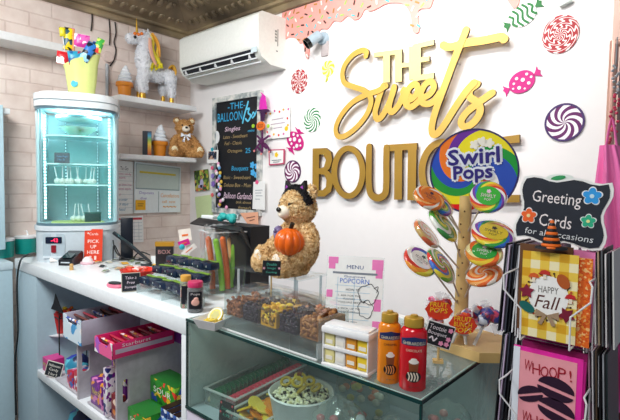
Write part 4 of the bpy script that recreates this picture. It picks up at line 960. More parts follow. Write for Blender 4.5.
# ================================================================ things on the counter, left end
def cz(px, py, z=ZT): return P(px, py, 'z', z)
def face(q, extra=0):
    v = CAM-Vector(q); return math.degrees(math.atan2(v.y, v.x))+90+extra
def canister(px, py, rpx, label):
    q = cz(px, py); q.z = ZT-.0; s_ = mpp(q)
    t = thing('canister', label, 'canister', q); r_ = rpx*s_; h = .088
    MB().lathe([(.001, .0), (r_*.93, 0), (r_, h)], None, 24).build('body', mat('#149a90', .3), t)
    MB().lathe([(r_*1.05, h-.004), (r_*1.07, h+.006), (r_*.9, h+.012), (.001, h+.013)], None, 24).build('lid', GLOSSW, t)
    MB().tube([(-r_*.1, 0, h+.01), (-.0, 0, h+.03), (r_*.35, 0, h+.034), (r_*.6, 0, h+.01)], .004, smooth=4).build('lid_handle', GLOSSW, t)
    return t
t = canister(26, 254, 11, 'teal canister with white lid and handle left of the cake cabinet')
# the low cabinet carries both canisters
qa = P(26, 253, 'z', 1.03); t.location = qa
t2 = canister(3, 254, 11, 'teal canister with white lid cut off by the left edge of the photo')
t2.location = P(2, 257, 'z', 1.03)
qq = [P(34.5, 253, 'z', ZT+.006), P(27, 255, 'y', -1.2), P(20, 262, 'y', -1.2), P(17, 285, 'y', -1.192), P(18, 330, 'y', -1.192), P(15, 365, 'y', -1.192), P(16, 415, 'y', -1.192)]
tag(MB().tube(qq, .0042, smooth=6).build('power_cord', BLACK, None, loc=qq[0]), 'black power cord hanging down the left end of the counter', 'cord')

q = cz(93, 262)
q = cz(93, 262); t = thing('pickup_sign', 'red PICK UP HERE sign in a clear stand in front of the cake cabinet', 'sign', q, face(q, -14)); s_ = mpp(q); h = 32*s_; w_ = 17*s_
g = MB().rect(w_, h, .0015, Rx(-8) @ FR @ Tr(0, h/2+.004, 0)); g.build('card', mat('#e0401f', .35), t)
g = MB(); 
for k, (st, ww) in enumerate((('PICK', .62), ('UP', .32), ('HERE', .66))): g.text(st, w_*ww, h*.105, Rx(-8) @ FR @ Tr(0, h*(.62-.17*k)+.004, .0018))
g.build('lettering', mat('#fff4ee', .5), t)
g = MB().text('Cards', w_*.5, h*.08, Rx(-8) @ FR @ Tr(0, h*.85+.004, .0018)).flower(.004, .0006, Rx(-8) @ FR @ Tr(-w_*.3, h*.9, .0018)).rect(w_*.12, h*.12, .0006, Rx(-8) @ FR @ Tr(-w_*.15, h*.13, .0018)).rect(w_*.12, h*.12, .0006, Rx(-8) @ FR @ Tr(w_*.12, h*.13, .0018)); g.build('print', mat('#fbe3da', .5), t)
MB().box((0, .012, .003), (w_*1.1, .045, .005), bev=.001).rect(w_*1.05, h*1.02, .001, Rx(-8) @ FR @ Tr(0, h/2+.004, -.002)).build('stand', CLEAR, t)
q = cz(71, 264); s_ = mpp(q); t = thing('card_reader', 'black card reader terminal on the counter in front of the cake cabinet', 'card reader', q, face(q, -30))
pr_ = [(-.045, 0), (.045, 0), (.050, .048), (.038, .056), (-.046, .026)]
MB().prism(pr_, .062, Matrix(((0, 0, 1), (1, 0, 0), (0, 1, 0))).to_4x4() @ Tr(0, 0, -.031)).build('body', mat('#12161d', .35), t)
MB().box((0, -.002, .0445), (.046, .045, .002), Rx(0)).build('screen', mat('#1f3a3c', .1), t).rotation_euler = (math.radians(19), 0, 0)
g = MB().box((0, -.0462, .014), (.040, .001, .005)); g.build('print', mat('#cdd6dc', .4), t)
q = cz(57, 262); t = thing('gift_tag', 'white and brown printed paper tag beside the card reader', 'tag', q, face(q))
MB().prism([(-.028, 0), (.026, 0), (.030, .012), (.012, .040), (.0, .046), (-.014, .030), (-.030, .014)], .014, Rx(-25) @ FR).build('card', speckle('tag_print', '#f3ece6', ['#b9a393', '#7c6a60', '#ffffff'], 60, thr=.45), t)
q = cz(87.5, 264); t = thing('bonbon', 'pink and white domed bonbon beside the black card reader', 'sweet', q)
MB().lathe([(.001, 0), (.026, 0), (.030, .005), (.030, .010), (.024, .012), (.001, .012)], None, 20).build('base', mat('#f3c9d3', .4), t)
MB().lathe([(.024, .011), (.020, .024), (.008, .033), (.001, .034)], None, 20).build('top', mat('#f6e9ea', .3), t)
q = cz(71.5, 270); o = MB().lathe([(.001, 0), (.0075, 0), (.0085, .010), (.0065, .014), (.0085, .022), (.004, .027), (.001, .027)], None, 14).build('cork_figure', mat('#cfa565', .5), None, loc=None); o.location = q; tag(o, 'tiny tan wooden peg at the front edge near the card reader', 'peg')
q = cz(115, 287); t = thing('compact', 'pink oval stamp pad with dark top near the front edge', 'stamp pad', q, 10)
MB().lathe([(.001, 0), (.034, 0), (.038, .006), (.034, .013), (.001, .013)], None, 24, sy=.6).build('body', mat('#ef7f9a', .3), t)
MB().lathe([(.030, .012), (.028, .017), (.001, .017)], None, 24, sy=.6).build('top', mat('#24191f', .3), t)
# scraps of paper and small change around the till
rd = random.Random(21)
scr = [('#e8e4d2', 'cream paper scrap'), ('#5c6b4e', 'dull green paper scrap'), ('#e7b34a', 'amber wrapper scrap'), ('#2f3a40', 'dark folded receipt'), ('#f4f7f7', 'white receipt slip'), ('#7c8f6c', 'sage green coupon'), ('#c9a27a', 'tan card scrap')]
spots = [(108, 263), (116, 261), (124, 264), (103, 267), (113, 268), (131, 262), (121, 269), (109, 258), (138, 264), (98, 263), (145, 266), (118, 257.5), (106, 272), (129, 268), (150, 262), (136, 259), (156, 266), (143, 260)]
for k, (x, y) in enumerate(spots):
    cc, nm = scr[k % 7]; q = cz(x, y, ZT); q.z = ZT+.0006+.0001*k
    w1, h1 = rd.uniform(.03, .05), rd.uniform(.02, .04)
    g = MB(); vs = [(-w1/2, -h1/2, 0), (w1/2, -h1/2, .001), (w1/2, h1/2, .006), (-w1/2, h1/2, .003), (0, -h1/2, .007), (0, h1/2, .009)]
    vs += [(a_, b_, c_+.0008) for a_, b_, c_ in vs]
    g.add(vs, [(0, 4, 5, 3), (4, 1, 2, 5), (6, 9, 11, 10), (10, 11, 8, 7), (0, 6, 10, 4), (4, 10, 7, 1), (3, 5, 11, 9), (5, 2, 8, 11), (0, 3, 9, 6), (1, 7, 8, 2)])
    o = g.build('paper_scrap', mat(cc, .6, var=.25, scale=150), None); o.location = q; o.rotation_euler = (0, 0, rd.uniform(0, 6))
    side = ['beside the red sign', 'below the dark screen', 'behind the red dish'][0 if x < 107 else 1 if x < 128 else 2]
    tag(o, f'{nm} lying {["front", "middle", "back"][0 if y > 266 else 1 if y > 261 else 2]} {side} in the counter clutter', 'paper', 'paper scraps around the till')
# till screen seen edge-on, tablet arm and cables
q = cz(127, 259); dd = (q-CAM).dot(FWD); s_ = dd/FPX
t = thing('till_screen', 'black upright till screen seen edge-on in front of the calendar', 'monitor', q, face(q))
MB().box((0, .0, 41*s_/2+.004), (11.5*s_, .03, 40*s_), bev=.002).build('screen', mat('#0c1420', .3), t)
MB().box((0, 0, .003), (15*s_, .10, .006), bev=.002).build('foot', BLACK, t)
a_ = D(114, 233, dd-.03); b_ = D(152, 262, dd-.16); b_.z = ZT+.008
t = thing('tablet_stand', 'long dark tilted arm leaning across the till screen', 'stand', (a_+b_)/2)
MB().tube([a_, (a_+b_)/2+Vector((0, 0, .004)), b_], [.010, .009, .007], smooth=3, seg=6).build('arm', mat('#22262c', .35), t, world=True)
MB().box((b_.x, b_.y, ZT+.004), (.05, .04, .007), bev=.002).build('foot', BLACK, t, world=True)
for k, pts in enumerate((((113, 240), (116, 252), (124, 258), (140, 262), (153, 258)), ((128, 262), (120, 255), (114, 245), (113, 250)), ((150, 255), (140, 252), (134, 259), (145, 262)))):
    pp = [D(x, y, dd-.05+.0*i) for i, (x, y) in enumerate(pts)]
    for v in pp: v.z = max(v.z, ZT+.004)
    pp[-1].z = ZT+.003
    tag(MB().tube(pp, .003, smooth=5, seg=6).build('cable', BLACK, None, loc=pp[0]), ['black cable looping from the till screen to the right', 'black cable coiled under the tilted arm', 'short black cable behind the red dish'][k], 'cable')

# ================================================================ red tasting stand and its sign
q = cz(143, 288); q = P(138, 286.3, 'z', ZT); t = thing('tasting_stand', 'red round tasting dish on a red foot beside the navy packets', 'dish', q); s_ = mpp(q)
MB().lathe([(.001, 0), (.046, 0), (.044, .010), (.020, .022), (.016, .040), (.018, .044), (.001, .044)], None, 24).build('foot', mat('#df3a22', .3), t)
MB().lathe([(.001, .044), (.056, .046), (.062, .062), (.058, .062), (.052, .052), (.001, .050)], None, 28).build('dish', mat('#e23220', .25), t)
g = MB(); rd = random.Random(4)
for k in range(12): a_ = rd.uniform(0, 6.3); r_ = .036*math.sqrt(rd.random()); g.mi = k % 2; g.box((r_*math.cos(a_), r_*math.sin(a_), .060+rd.uniform(0, .01)), (.024, .010, .008), Rz(0), bev=.002)
g.build('samples', [mat('#f2ddd8', .5), mat('#e7664f', .4)], t, kind='stuff')
q = cz(131, 292); t = thing('chalk_sign', 'small black sign reading Take a Sample in front of the red dish', 'sign', q, face(q, 6)); s_ = mpp(q); w_, h = 18*s_, 19*s_
T0 = Rx(-8) @ FR @ Tr(0, h/2+.001, 0)
MB().rect(w_, h, .003, T0).build('frame', mat('#cfc6b4', .5), t); MB().rect(w_*.92, h*.92, .001, T0, .003).build('board', SLATE, t)
g = MB()
for k, (st, ww) in enumerate((('Take a', .6), ('Free', .4), ('Sample', .65))): g.text(st, w_*ww, h*.15, T0, .0042, 0, h*(.24-.25*k), shear=.15)
g.build('lettering', mat('#ecd9e6', .5), t)
MB().box((0, .02, .003), (w_*.5, .04, .004)).build('foot', BLACK, t)

# ================================================================ stepped riser with navy packets
zs3 = [ZT+.028, ZT+.056, ZT+.084]
rows = [((140, 284), (190, 299), zs3[0], -1.10), ((153, 268), (199, 282), zs3[1], -1.04), ((168, 252), (208, 263), zs3[2], -.98)]
xs_ = []
for (a_, b_, z, y) in rows: xs_.append((P(a_[0], a_[1], 'y', y-.02).x, P(b_[0], b_[1], 'y', y-.02).x))
x0r, x1r = min(x[0] for x in xs_), max(x[1] for x in xs_)
t = thing('stepped_riser', 'clear stepped acrylic riser holding three rows of navy packets', 'riser', (x0r, -1.04, ZT))
for (xa, xb), (_, _, z, y) in zip(xs_, rows):
    MB().box(((xa+xb)/2, y, z-.0015), (xb-xa+.02, .056, .003)).build('step', CLEAR, t, world=True)
    MB().box(((xa+xb)/2, y-.028, (z+ZT)/2), (xb-xa+.02, .003, z-ZT)).build('riser_front', CLEAR, t, world=True)
for x in (xs_[0][0]-.008, (xs_[0][0]+xs_[0][1])/2, xs_[0][1]+.006): MB().box((x, -1.10, (ZT+zs3[0])/2), (.003, .055, zs3[0]-ZT)).build('side_wall', glass('riser_edge', '#dfeeee', 1.5, .05, .35), t, world=True)
pk = None
def navy_packet(x, y, z, label):
    global pk
    if pk is None:
        pk = thing('candy_packet', label, 'candy', (0, 0, 0), group='navy packets on the clear riser')
        MB().box((0, 0, .013), (.060, .040, .025), bev=.006).build('pouch', mat('#10243f', .25, var=.25, scale=70), pk)
        MB().box((0, .015, .0260), (.054, .014, .003), bev=.001).build('top_edge', mat('#84ad35', .4, var=.25), pk)
        MB().box((.006, -.0204, .013), (.002, .0006, .006)).build('print', mat('#dbe6d8', .4), pk); o = pk
    else: o = copy_tree(pk)
    o.location = (x, y, z); o['label'] = label; o['group'] = 'navy packets on the clear riser'
    o.rotation_euler = (0, math.radians(random.uniform(-4, 4)), math.radians(random.uniform(-7, 7)))
for r_, ((xa, xb), (_, _, z, y)) in enumerate(zip(xs_, rows)):
    n = 6
    for i in range(n):
        navy_packet(xa+(xb-xa)*(i+.5)/n, y-.002+.004*(i % 2), z+.0022+(.002 if i % 2 else 0), f'navy packet with green top, {["first", "second", "third", "fourth", "fifth", "sixth"][i]} from the left on the {["front", "middle", "back"][r_]} riser step')

# boxes and bits behind the packets
q = P(165, 262, 'y', -.86); q = Vector((q.x, -.86, ZT)); t = thing('gift_box', 'black printed box with a gold top edge behind the navy packets', 'box', q, face(q, -8)); s_ = mpp(q)
MB().box((0, 0, 14*s_/1), (17*s_, .035, 28*s_), bev=.001).build('carton', mat('#1c1a1d', .35), t); MB().box((0, 0, 28.5*s_), (18*s_, .037, 4*s_)).build('gold_edge', mat('#c9962e', .35, .4), t)
MB().text('BOX', 12*s_, 4*s_, FR @ Tr(0, 21*s_, .0178)).build('lettering', mat('#b98a86', .4), t)
q = P(157, 257, 'y', -.80); q = Vector((q.x, -.80, ZT)); o = MB().box((0, 0, .021), (.055, .03, .042), bev=.001).build('white_box', mat('#eef1f0', .4), None); o.location = q; tag(o, 'small plain white box behind the clutter left of the black box', 'box')
for (px, py, w_, h_, rot, cc, lb, zz) in ((184, 243, 11, 6, 20, '#d8228c', 'magenta folded packet leaning behind the back riser step', 0), (189, 250, 16, 5, 38, '#f2ece6', 'long white envelope leaning behind the back riser step', -.01), (185, 235, 12, 12, 8, '#f6efe2', 'cream card with orange marks standing behind the packets', .03)):
    q = P(px, py, 'y', -.84+zz); s_ = mpp(q); hh = q.z-ZT
    o = thing('greeting_packet', lb, 'packet', (q.x, q.y, ZT), face(q))
    MB().rect(w_*s_, h_*s_, .004, FR @ Tr(0, hh, 0) @ Rz(rot)).build('card', mat(cc, .4), o); MB().rect(w_*s_*.5, h_*s_*.15, .001, FR @ Tr(0, hh, .004) @ Rz(rot)).build('print', ORG, o); MB().box((0, .004, hh/2), (.006, .004, hh)).build('stand', WHITE, o)
q = P(182, 247, 'y', -.86); o = MB().ell((0, 0, 0), .012).build('ball', mat('#17a7b8', .3), None); o.location = (q.x, q.y, q.z); tag(o, 'small turquoise ball resting on the magenta packet', 'ball')

# ================================================================ black lidded display box
bxa, bxb = P(197, 260, 'y', -.90).x+.05, P(240, 280, 'y', -.90).x
t = thing('display_box', 'large black cardboard box with a flared open lid behind the candy sticks', 'box', ((bxa+bxb)/2, -.83, ZT))
BB = mat('#0b0c12', .5)
zt_ = P(225, 226, 'y', -.90).z
MB().box(((bxa+bxb)/2, -.81, (ZT+zt_)/2), (bxb-bxa, .09, zt_-ZT-.001)).build('body', BB, t, world=True)
A = [P(190, 223, 'y', -.92), P(199, 217.5, 'y', -.80), P(243, 224, 'y', -.80), P(240, 231, 'y', -.92)]
def quad3(pts, th=.004):
    n_ = (pts[1]-pts[0]).cross(pts[3]-pts[0]).normalized()*th
    return MB().add([*pts, *[p_+n_ for p_ in pts]], [(0, 1, 2, 3), (7, 6, 5, 4), (0, 4, 5, 1), (1, 5, 6, 2), (2, 6, 7, 3), (3, 7, 4, 0)])
quad3(A).build('lid_flap', BB, t, world=True)
quad3([P(240, 231, 'y', -.92), P(243, 224, 'y', -.80), P(262, 247, 'y', -.74), P(259, 262, 'y', -.80)]).build('lid_flap', BB, t, world=True)
quad3([P(240, 230, 'y', -.86), P(259, 262, 'y', -.80), P(257, 283, 'z', ZT+.001), P(241, 285, 'z', ZT+.001)]).build('side_panel', mat('#0e1016', .4), t, world=True)
q = P(228, 217, 'y', -.84); o = thing('tissue', 'teal tissue paper bundle on top of the black box', 'tissue paper', q); g = MB()
for k in range(7): g.ell(((k-3)*.010, random.uniform(-.01, .01), .001), (.016, .014, .011+random.uniform(0, .004)), Ry(random.uniform(-20, 20)), 9, 6)
g.build('tissue', mat('#1fa7a3', .6, bump=.4), o)
q = P(210, 218, 'y', -.85); o = MB().box((0, 0, 0), (.07, .03, .012), bev=.002).build('white_strip', mat('#e6eceb', .4), None); o.location = (q.x, q.y, q.z+.004); tag(o, 'flat white packet lying on the lid of the black box', 'packet')

# ================================================================ candy sticks in a clear tub
q = cz(221, 291); q.y += .01; sx_ = mpp(q); hS = 60*sx_; wS = 33*sx_
t = thing('stick_jar', 'tall clear square container that holds the candy sticks', 'jar', q, face(q, 20))
g = MB()
for sx in (-1, 1): g.prism([(sx*wS/2-.0015, .003), (sx*wS/2+.0015, .003), (sx*wS*.60+.0015, hS), (sx*wS*.60-.0015, hS)], wS*.9, FR @ Tr(0, 0, -wS*.45))
g.prism([(-wS/2, .003), (wS/2, .003), (wS*.6, hS), (-wS*.6, hS)], .002, FR @ Tr(0, 0, wS*.45)).prism([(-wS/2, .003), (wS/2, .003), (wS*.6, hS), (-wS*.6, hS)], .002, FR @ Tr(0, 0, -wS*.45-.002)); g.build('walls', CLEARB, t)
MB().box((0, 0, .002), (wS, wS*.9, .004)).build('bottom', CLEAR, t)
g = MB().frame(wS*1.22, wS*.98, .003, .004, Tr(0, 0, hS-.002)); g.build('rim', glass('rim_plastic', '#e8f2f4', 1.6, .05, .45), t)
g = MB(); rd = random.Random(77); vs = []; n_ = 14
for i in range(n_):
    for j in range(n_): vs.append(((i/(n_-1)-.5)*wS*1.02, wS*.36+rd.uniform(-.008, .008), .01+(hS*1.04)*j/(n_-1)+rd.uniform(-.004, .004)))
g.add(vs, [(i*n_+j, (i+1)*n_+j, (i+1)*n_+j+1, i*n_+j+1) for i in range(n_-1) for j in range(n_-1)]); g.build('crumpled_liner', glass('liner_film', '#ffffff', 1.6, .10, .38, '#eef4f6'), t, sharp=5)
TS = Matrix.Translation(q) @ Rz(face(q, 20))
so = [mat('#ee6d1c', .5, bump=.4, scale=300), mat('#8fcf2c', .5, bump=.4, scale=300), mat('#f2b277', .5, bump=.4, scale=300)]
for k, (x0, x1, y_, hh, ci, lb) in enumerate(((-.30, -.42, .1, .86, 0, 'orange sugared candy stick at the left of the clear container, behind the green'), (-.12, -.30, -.25, .84, 1, 'long lime candy stick crossing the left of the clear container'), (.10, -.04, -.1, .86, 0, 'thick orange sugared candy stick in the middle of the container'), (.26, .08, .05, .62, 1, 'lime candy stick leaning just right of the middle orange stick'), (.24, .40, .1, .72, 1, 'lime candy stick at the right side leaning outward'), (.36, .30, .25, .82, 2, 'pale orange candy stick behind the right lime stick'))):
    a_ = Vector((x0*wS, y_*wS, .008)); b_ = Vector((x1*wS, y_*wS+.008, hh*hS)); m_ = (a_+b_)/2+Vector((.004, 0, 0))
    o = thing('candy_stick', lb, 'candy', M=TS.copy(), loc=None, group='candy sticks in the clear container')
    MB().tube([a_, m_, b_], .0105 if ci != 2 else .009, smooth=5, seg=10).build('stick', so[ci], o); MB().ell(b_, .0105 if ci != 2 else .009, None, 10, 7).build('tip', so[0 if ci == 0 else 2 if ci == 2 else 1], o)
q2 = TS @ Vector((-wS*.62, -wS*.3, hS*.48)); t = thing('clip', 'black plastic clip on the left side of the clear candy container', 'clip', q2, face(q, 20))
MB().box((0, 0, .008), (.020, .03, .014), bev=.003).box((0, 0, -.010), (.020, .03, .014), bev=.003).build('clip', BLACK, t)

# ================================================================ jars
def jar(px, py, hpx, wpx, label, body, lid, picture=True, y=None):
    q = cz(px, py); s_ = mpp(q); h, r_ = hpx*s_, wpx*s_/2; q.y += r_
    t = thing('candy_jar', label, 'jar', q, face(q))
    MB().lathe([(.001, 0), (r_*.92, 0), (r_, h*.05), (r_, h*.78), (r_*.86, h*.84), (.001, h*.84)], None, 24).build('jar', glass('jar_glass', '#dfeef0', 1.5, .02, .15), t)
    MB().lathe([(r_*.96, h*.02), (r_*.975, h*.74), (.001, h*.74)], None, 24).build('contents', body, t)
    MB().lathe([(r_*.93, h*.82), (r_*.96, h*.84), (r_*.96, h*.97), (r_*.9, h), (.001, h)], None, 24).build('lid', lid, t)
    g = MB(); n = 12; vs = []
    for k in range(n+1): a_ = -PI/2-.9+1.8*k/n; vs += [(r_*1.01*math.cos(a_), r_*1.01*math.sin(a_), h*.14), (r_*1.01*math.cos(a_), r_*1.01*math.sin(a_), h*.70)]
    g.add(vs, [(2*k, 2*k+2, 2*k+3, 2*k+1) for k in range(n)]); lb = g.build('label', speckle('jar_label_'+label[:4], '#161620', ['#161620', '#2a2a33'], 40), t)
    if picture:
        MB().ell((0, -r_*1.0, h*.36), (r_*.5, r_*.12, h*.11)).ell((r_*.1, -r_*1.0, h*.47), (r_*.3, r_*.1, h*.06)).build('picture', mat('#f2b7a8', .5), lb)
        MB().text('Pops', r_*1.1, h*.09, FR @ Tr(0, h*.62, r_*1.03)).build('lettering', mat('#f0e7ea', .5), lb)
    return t
jar(188.5, 313, 31, 16, 'candy jar with a dark label and magenta lid at the end of the counter', mat('#1a1a22', .4), mat('#d8366e', .3))
jar(181, 308.5, 33, 11, 'green and orange candy jar with a yellow-pink lid behind the dark jar', speckle('jar_fill', '#6a7c34', ['#c5572e', '#2a2620', '#dcc37a'], 60, thr=.35), mat('#e8b04a', .3), picture=False)

# ================================================================ white dish with lemon slice
q = cz(209, 330); q.y += .03; s_ = mpp(q); q = cz(213, 327)
t = thing('sample_dish', 'square white dish of yellow candy slices at the corner of the glass case', 'dish', q, 14)
def sq_bowl(w0, w1, h, th):
    g = MB(); A_ = [(-1, -1), (1, -1), (1, 1), (-1, 1)]; vs = []
    for w_, z in ((w0, 0), (w1, h), (w1-th, h), (w0-th, th)): vs += [(x*w_/2, y*w_/2, z) for x, y in A_]
    fs = [(0, 1, 2, 3), (12, 13, 14, 15)]
    for l_ in range(3):
        for k in range(4): fs.append((l_*4+k, l_*4+(k+1) % 4, l_*4+4+(k+1) % 4, l_*4+4+k))
    return g.add(vs, fs)
sq_bowl(.052, .076, .026, .004).build('dish', GLOSSW, t)
g = MB()
for k in range(14): a_ = k*.9; g.disc(.013, .004, Tr(.016*math.cos(a_)+.004, .016*math.sin(a_), .012+.0006*k) @ Rx(random.uniform(-30, 30)) @ Ry(random.uniform(-30, 30)), 0, 12)
g.build('candy_slices', mat('#efd34a', .35), t, kind='stuff')
ls = Tr(.010, .0, .031) @ Rx(48) @ Rz(10)
sl = MB().disc(.022, .005, ls, 0, 24).build('lemon_slice', mat('#e8c93a', .35), t); MB().ring([(.0205*math.cos(k*PI/12), .0205*math.sin(k*PI/12)) for k in range(24)], [(.017*math.cos(k*PI/12), .017*math.sin(k*PI/12)) for k in range(24)], .0006, ls, .005).build('pith', mat('#fbf6d6', .4), sl)
MB().flower(.013, .0006, ls, .0052, k=6, depth=.25).build('pulp', mat('#b7b04a', .3), sl)

# ================================================================ clear scoop bins
def bin_row(label, x0, x1, y0, y1, z0, z1, fills, lift=True):
    t = thing('scoop_bin', label, 'candy bin', ((x0+x1)/2, (y0+y1)/2, ZT))
    n = len(fills)
    def b(nm, c_, d_, m_=CLEARB): MB().box(c_, d_).build(nm, m_, t, world=True)
    th = .002; cy = (y0+y1)/2
    b('front_wall', ((x0+x1)/2, y0, (z0+z1)/2), (x1-x0, th, z1-z0)); b('back_wall', ((x0+x1)/2, y1, (z0+z1)/2), (x1-x0, th, z1-z0))
    b('bottom', ((x0+x1)/2, cy, z0), (x1-x0, y1-y0-.003, th), CLEAR)
    for i in range(n+1): b('divider', (x0+(x1-x0)*i/n, cy, (z0+z1)/2+.001), (th, y1-y0-.004, z1-z0-.004), glass('divider_plastic', '#f2f8f8', 1.6, .06, .10) if i in (0, n) else CLEARB)
    lid = MB().add([(x0, y0-.002, z1+.001), (x1, y0-.002, z1+.001), (x1, y0+.035, z1+.014), (x0, y0+.035, z1+.014), (x1, y1, z1+.016), (x0, y1, z1+.016)], [(0, 1, 2, 3), (3, 2, 4, 5)]).build('lid', CLEARB, t, world=True)
    MB().box(((x0+x1)/2, y0+.034, z1+.017), (x1-x0, .003, .004)).build('hinge', glass('hinge_plastic', '#e2eef0', 1.6, .05, .5), lid)
    if lift:
        for x in (x0+.003, x1-.003): b('leg', (x, cy, (ZT+z0)/2), (.003, y1-y0, z0-ZT-.001), glass('leg_plastic', '#e4f0f2', 1.6, .05, .28))
        b('front_panel', ((x0+x1)/2, y0-.004, (ZT+z0)/2), (x1-x0, .002, z0-ZT-.001), CLEAR)
        MB().box(((x0+x1)/2, y0-.006, ZT+.002), (x1-x0+.004, .004, .003)).build('rail', glass('rail_plastic', '#e9f6f6', 1.6, .05, .7), t, world=True)
    rd = random.Random(len(label))
    for i, (cs, shp, nm, cnt, top) in enumerate(fills):
        g = MB(); xa, xb = x0+(x1-x0)*i/n+.003, x0+(x1-x0)*(i+1)/n-.003
        core = MB()
        g.mi = 0; g.box(((xa+xb)/2, cy, z0+(top*(z1-z0))/2), (xb-xa-.006, y1-y0-.012, top*(z1-z0)-.006))
        for k in range(cnt):
            r3 = [s__*rd.uniform(.8, 1.2) for s__ in shp]; m3 = max(r3)
            f = rd.random(); x = rd.uniform(xa+m3, xb-m3)
            if f < .55: y = y0+.002+r3[1]; z = rd.uniform(z0+m3+.001, z0+top*(z1-z0))
            elif f < .65: x = xb-m3; y = rd.uniform(y0+m3, y1-m3); z = rd.uniform(z0+m3, z0+top*(z1-z0))
            else: y = rd.uniform(y0+m3, y1-m3); z = z0+top*(z1-z0)+rd.uniform(-.002, .005)
            g.mi = rd.randrange(len(cs)); M = Tr(x, max(y, y0+.001+m3*.9), min(z, z1-.001)) @ Matrix.Rotation(rd.uniform(0, 6), 4, Vector((rd.random(), rd.random(), rd.random()+.1)).normalized())
            g.ell((0, 0, 0), r3, M, 7, 5)
        g.build('candy_fill', cs, t, world=True, kind='stuff', label=nm)
    return t
BR = [mat(c_, .55) for c_ in ('#8a5230', '#6d3d24', '#a86c40')]; DK = [mat(c_, .35) for c_ in ('#2a2233', '#3a2d3f', '#1b1722')]; YB_ = [mat(c_, .45) for c_ in ('#d9a531', '#8c6a24', '#efcf3a', '#5f4a22')]; GB = [mat(c_, .5) for c_ in ('#9c6a3c', '#7a4a28', '#c08a52')]
xb0, xb1 = P(224, 312, 'y', -1.165).x, P(318, 346, 'y', -1.165).x
bin_row('front clear five-compartment bin of crunchy toppings raised on the glass case', xb0, xb1, -1.165, -1.055, ZT+.034, ZT+.090,
        [(BR, (.006, .005, .004), 'brown crunch', 130, .72), (DK, (.004, .004, .004), 'dark cookie crumbs', 170, .72), (YB_, (.009, .008, .004), 'yellow and brown chips', 90, .80), (DK, (.004, .004, .004), 'dark chocolate crumbs', 170, .75), (GB, (.008, .006, .005), 'toffee brown clusters', 110, .85)])
x2a, x2b = P(243, 290, 'y', -.99).x, P(325, 305, 'y', -.99).x
bin_row('rear clear bin of toppings behind the front bin, under the bear stand', x2a, x2b-.03, -1.02, -.90, ZT+.006, ZT+.050,
        [(DK, (.006, .005, .004), 'dark pieces', 60, .55), ([mat('#dcd6c9', .5), mat('#b9b09c', .5)], (.008, .007, .005), 'pale pieces', 60, .6), ([mat('#36504c', .5), DK[0]], (.006, .005, .004), 'dark green pieces', 60, .5), ([mat('#cf7a4a', .45), mat('#e09a6a', .45)], (.008, .006, .005), 'orange pieces', 80, .6)], lift=False)

# small sign on a stick
q = P(271, 301, 'y', -1.04); s_ = mpp(q); t = thing('chalk_sign', 'small black sign on a wooden stick standing in the bins before the bear', 'sign', q, face(q, 5))
zc_ = P(271.5, 268, 'y', -1.04).z-q.z; w_, h = 18*s_, 15*s_
MB().tube([(0, 0, -.008), (0, 0, zc_)], .0022, seg=6).build('stick', WOOD, t)
T0 = FR @ Tr(0, zc_, .002) @ Rz(-3); MB().rect(w_, h, .003, T0).build('frame', mat('#2c343c', .5), t); MB().rect(w_*.94, h*.92, .001, T0, .003).build('board', SLATE, t)
g = MB()
for k, (st, ww) in enumerate((('Double', .55), ('Image', .45), ('Cooking', .6))): g.text(st, w_*ww, h*.17, T0, .0042, 0, h*(.27-.27*k), shear=.15)
g.build('lettering', mat('#55c9b0', .5), t)
g = MB(); [g.flower(.0035, .0006, T0 @ Tr(x*w_, y*h, 0), .004) for x, y in ((-.42, 0), (.42, .02))]; g.build('dots', mat('#f4b8c9', .5), t)

# ================================================================ acrylic stool and cat-eared bear
lg = [(242, 286), (286, 298), (299, 297), (318, 301)]
xs0, xs1 = P(246, 285, 'y', -.86).x, P(318, 300, 'y', -.80).x
ZR = P(300, 276, 'y', -.86).z
t = thing('acrylic_stool', 'clear acrylic riser on thin legs under the big teddy bear', 'riser', ((xs0+xs1)/2, -.84, ZT))
MB().box(((xs0+xs1)/2, -.84, ZR-.003), (xs1-xs0+.03, .14, .005)).build('top', CLEAR, t, world=True)
LG = glass('leg_acrylic', '#dfeff4', 1.6, .03, .35)
for x in (xs0+.004, xs0+(xs1-xs0)*.58, xs1-.004):
    for y in (-.897, -.783): MB().box((x, y, (ZT+ZR-.006)/2), (.006, .006, ZR-.006-ZT)).build('leg', LG, t, world=True)
q = Vector(((xs0+xs1)/2+.068, -.815, ZR)); s_ = mpp(q); HB = 87*s_
CURL = fur('curly_cream_fur', '#cfa468', '#f6dcaa', 70); PADW = mat('#efe8dc', .8, bump=.4, scale=200)
bb = bear('big curly cream teddy bear with black cat ears holding a pumpkin', q, -10, HB, CURL, PADW, mat('#f3ead6', .75, bump=.3, scale=150), tuft=9000, tl=.010, curl=.5, legs=[((-.14, -.1), (-.26, -.33)), ((.14, -.1), (.16, -.36))], seed=5)
H_ = HB
BF = mat('#15121a', .7, bump=.4, scale=200); KP = mat('#a23fb0', .6)
g = MB(); pts = []
for k in range(13): a_ = math.radians(14+k*12.7); pts.append((-.232*H_*math.cos(a_), -.05*H_, (.745+.212*math.sin(a_))*H_))
g.tube(pts, .010, smooth=2, seg=8); b_ = melt(g, .003, 1, tuft=900, tlen=.010, seed=8); hb = b_.build('cat_ear_headband', BF, bb, label='fluffy black headband')
for sx in (-1, 1):
    M = Tr(sx*.125*H_, -.06*H_, .925*H_) @ Ry(sx*22) @ FR
    e_ = MB().prism([(-.075*H_, -.01), (.075*H_, -.01), (.04*H_, .07*H_), (0, .135*H_), (-.04*H_, .07*H_)], .012, M, -.006).build('cat_ear', BF, hb)
    MB().prism([(-.026*H_, .012), (.026*H_, .012), (.0, .075*H_)], .002, M, .0062).build('cat_ear_lining', KP, hb)
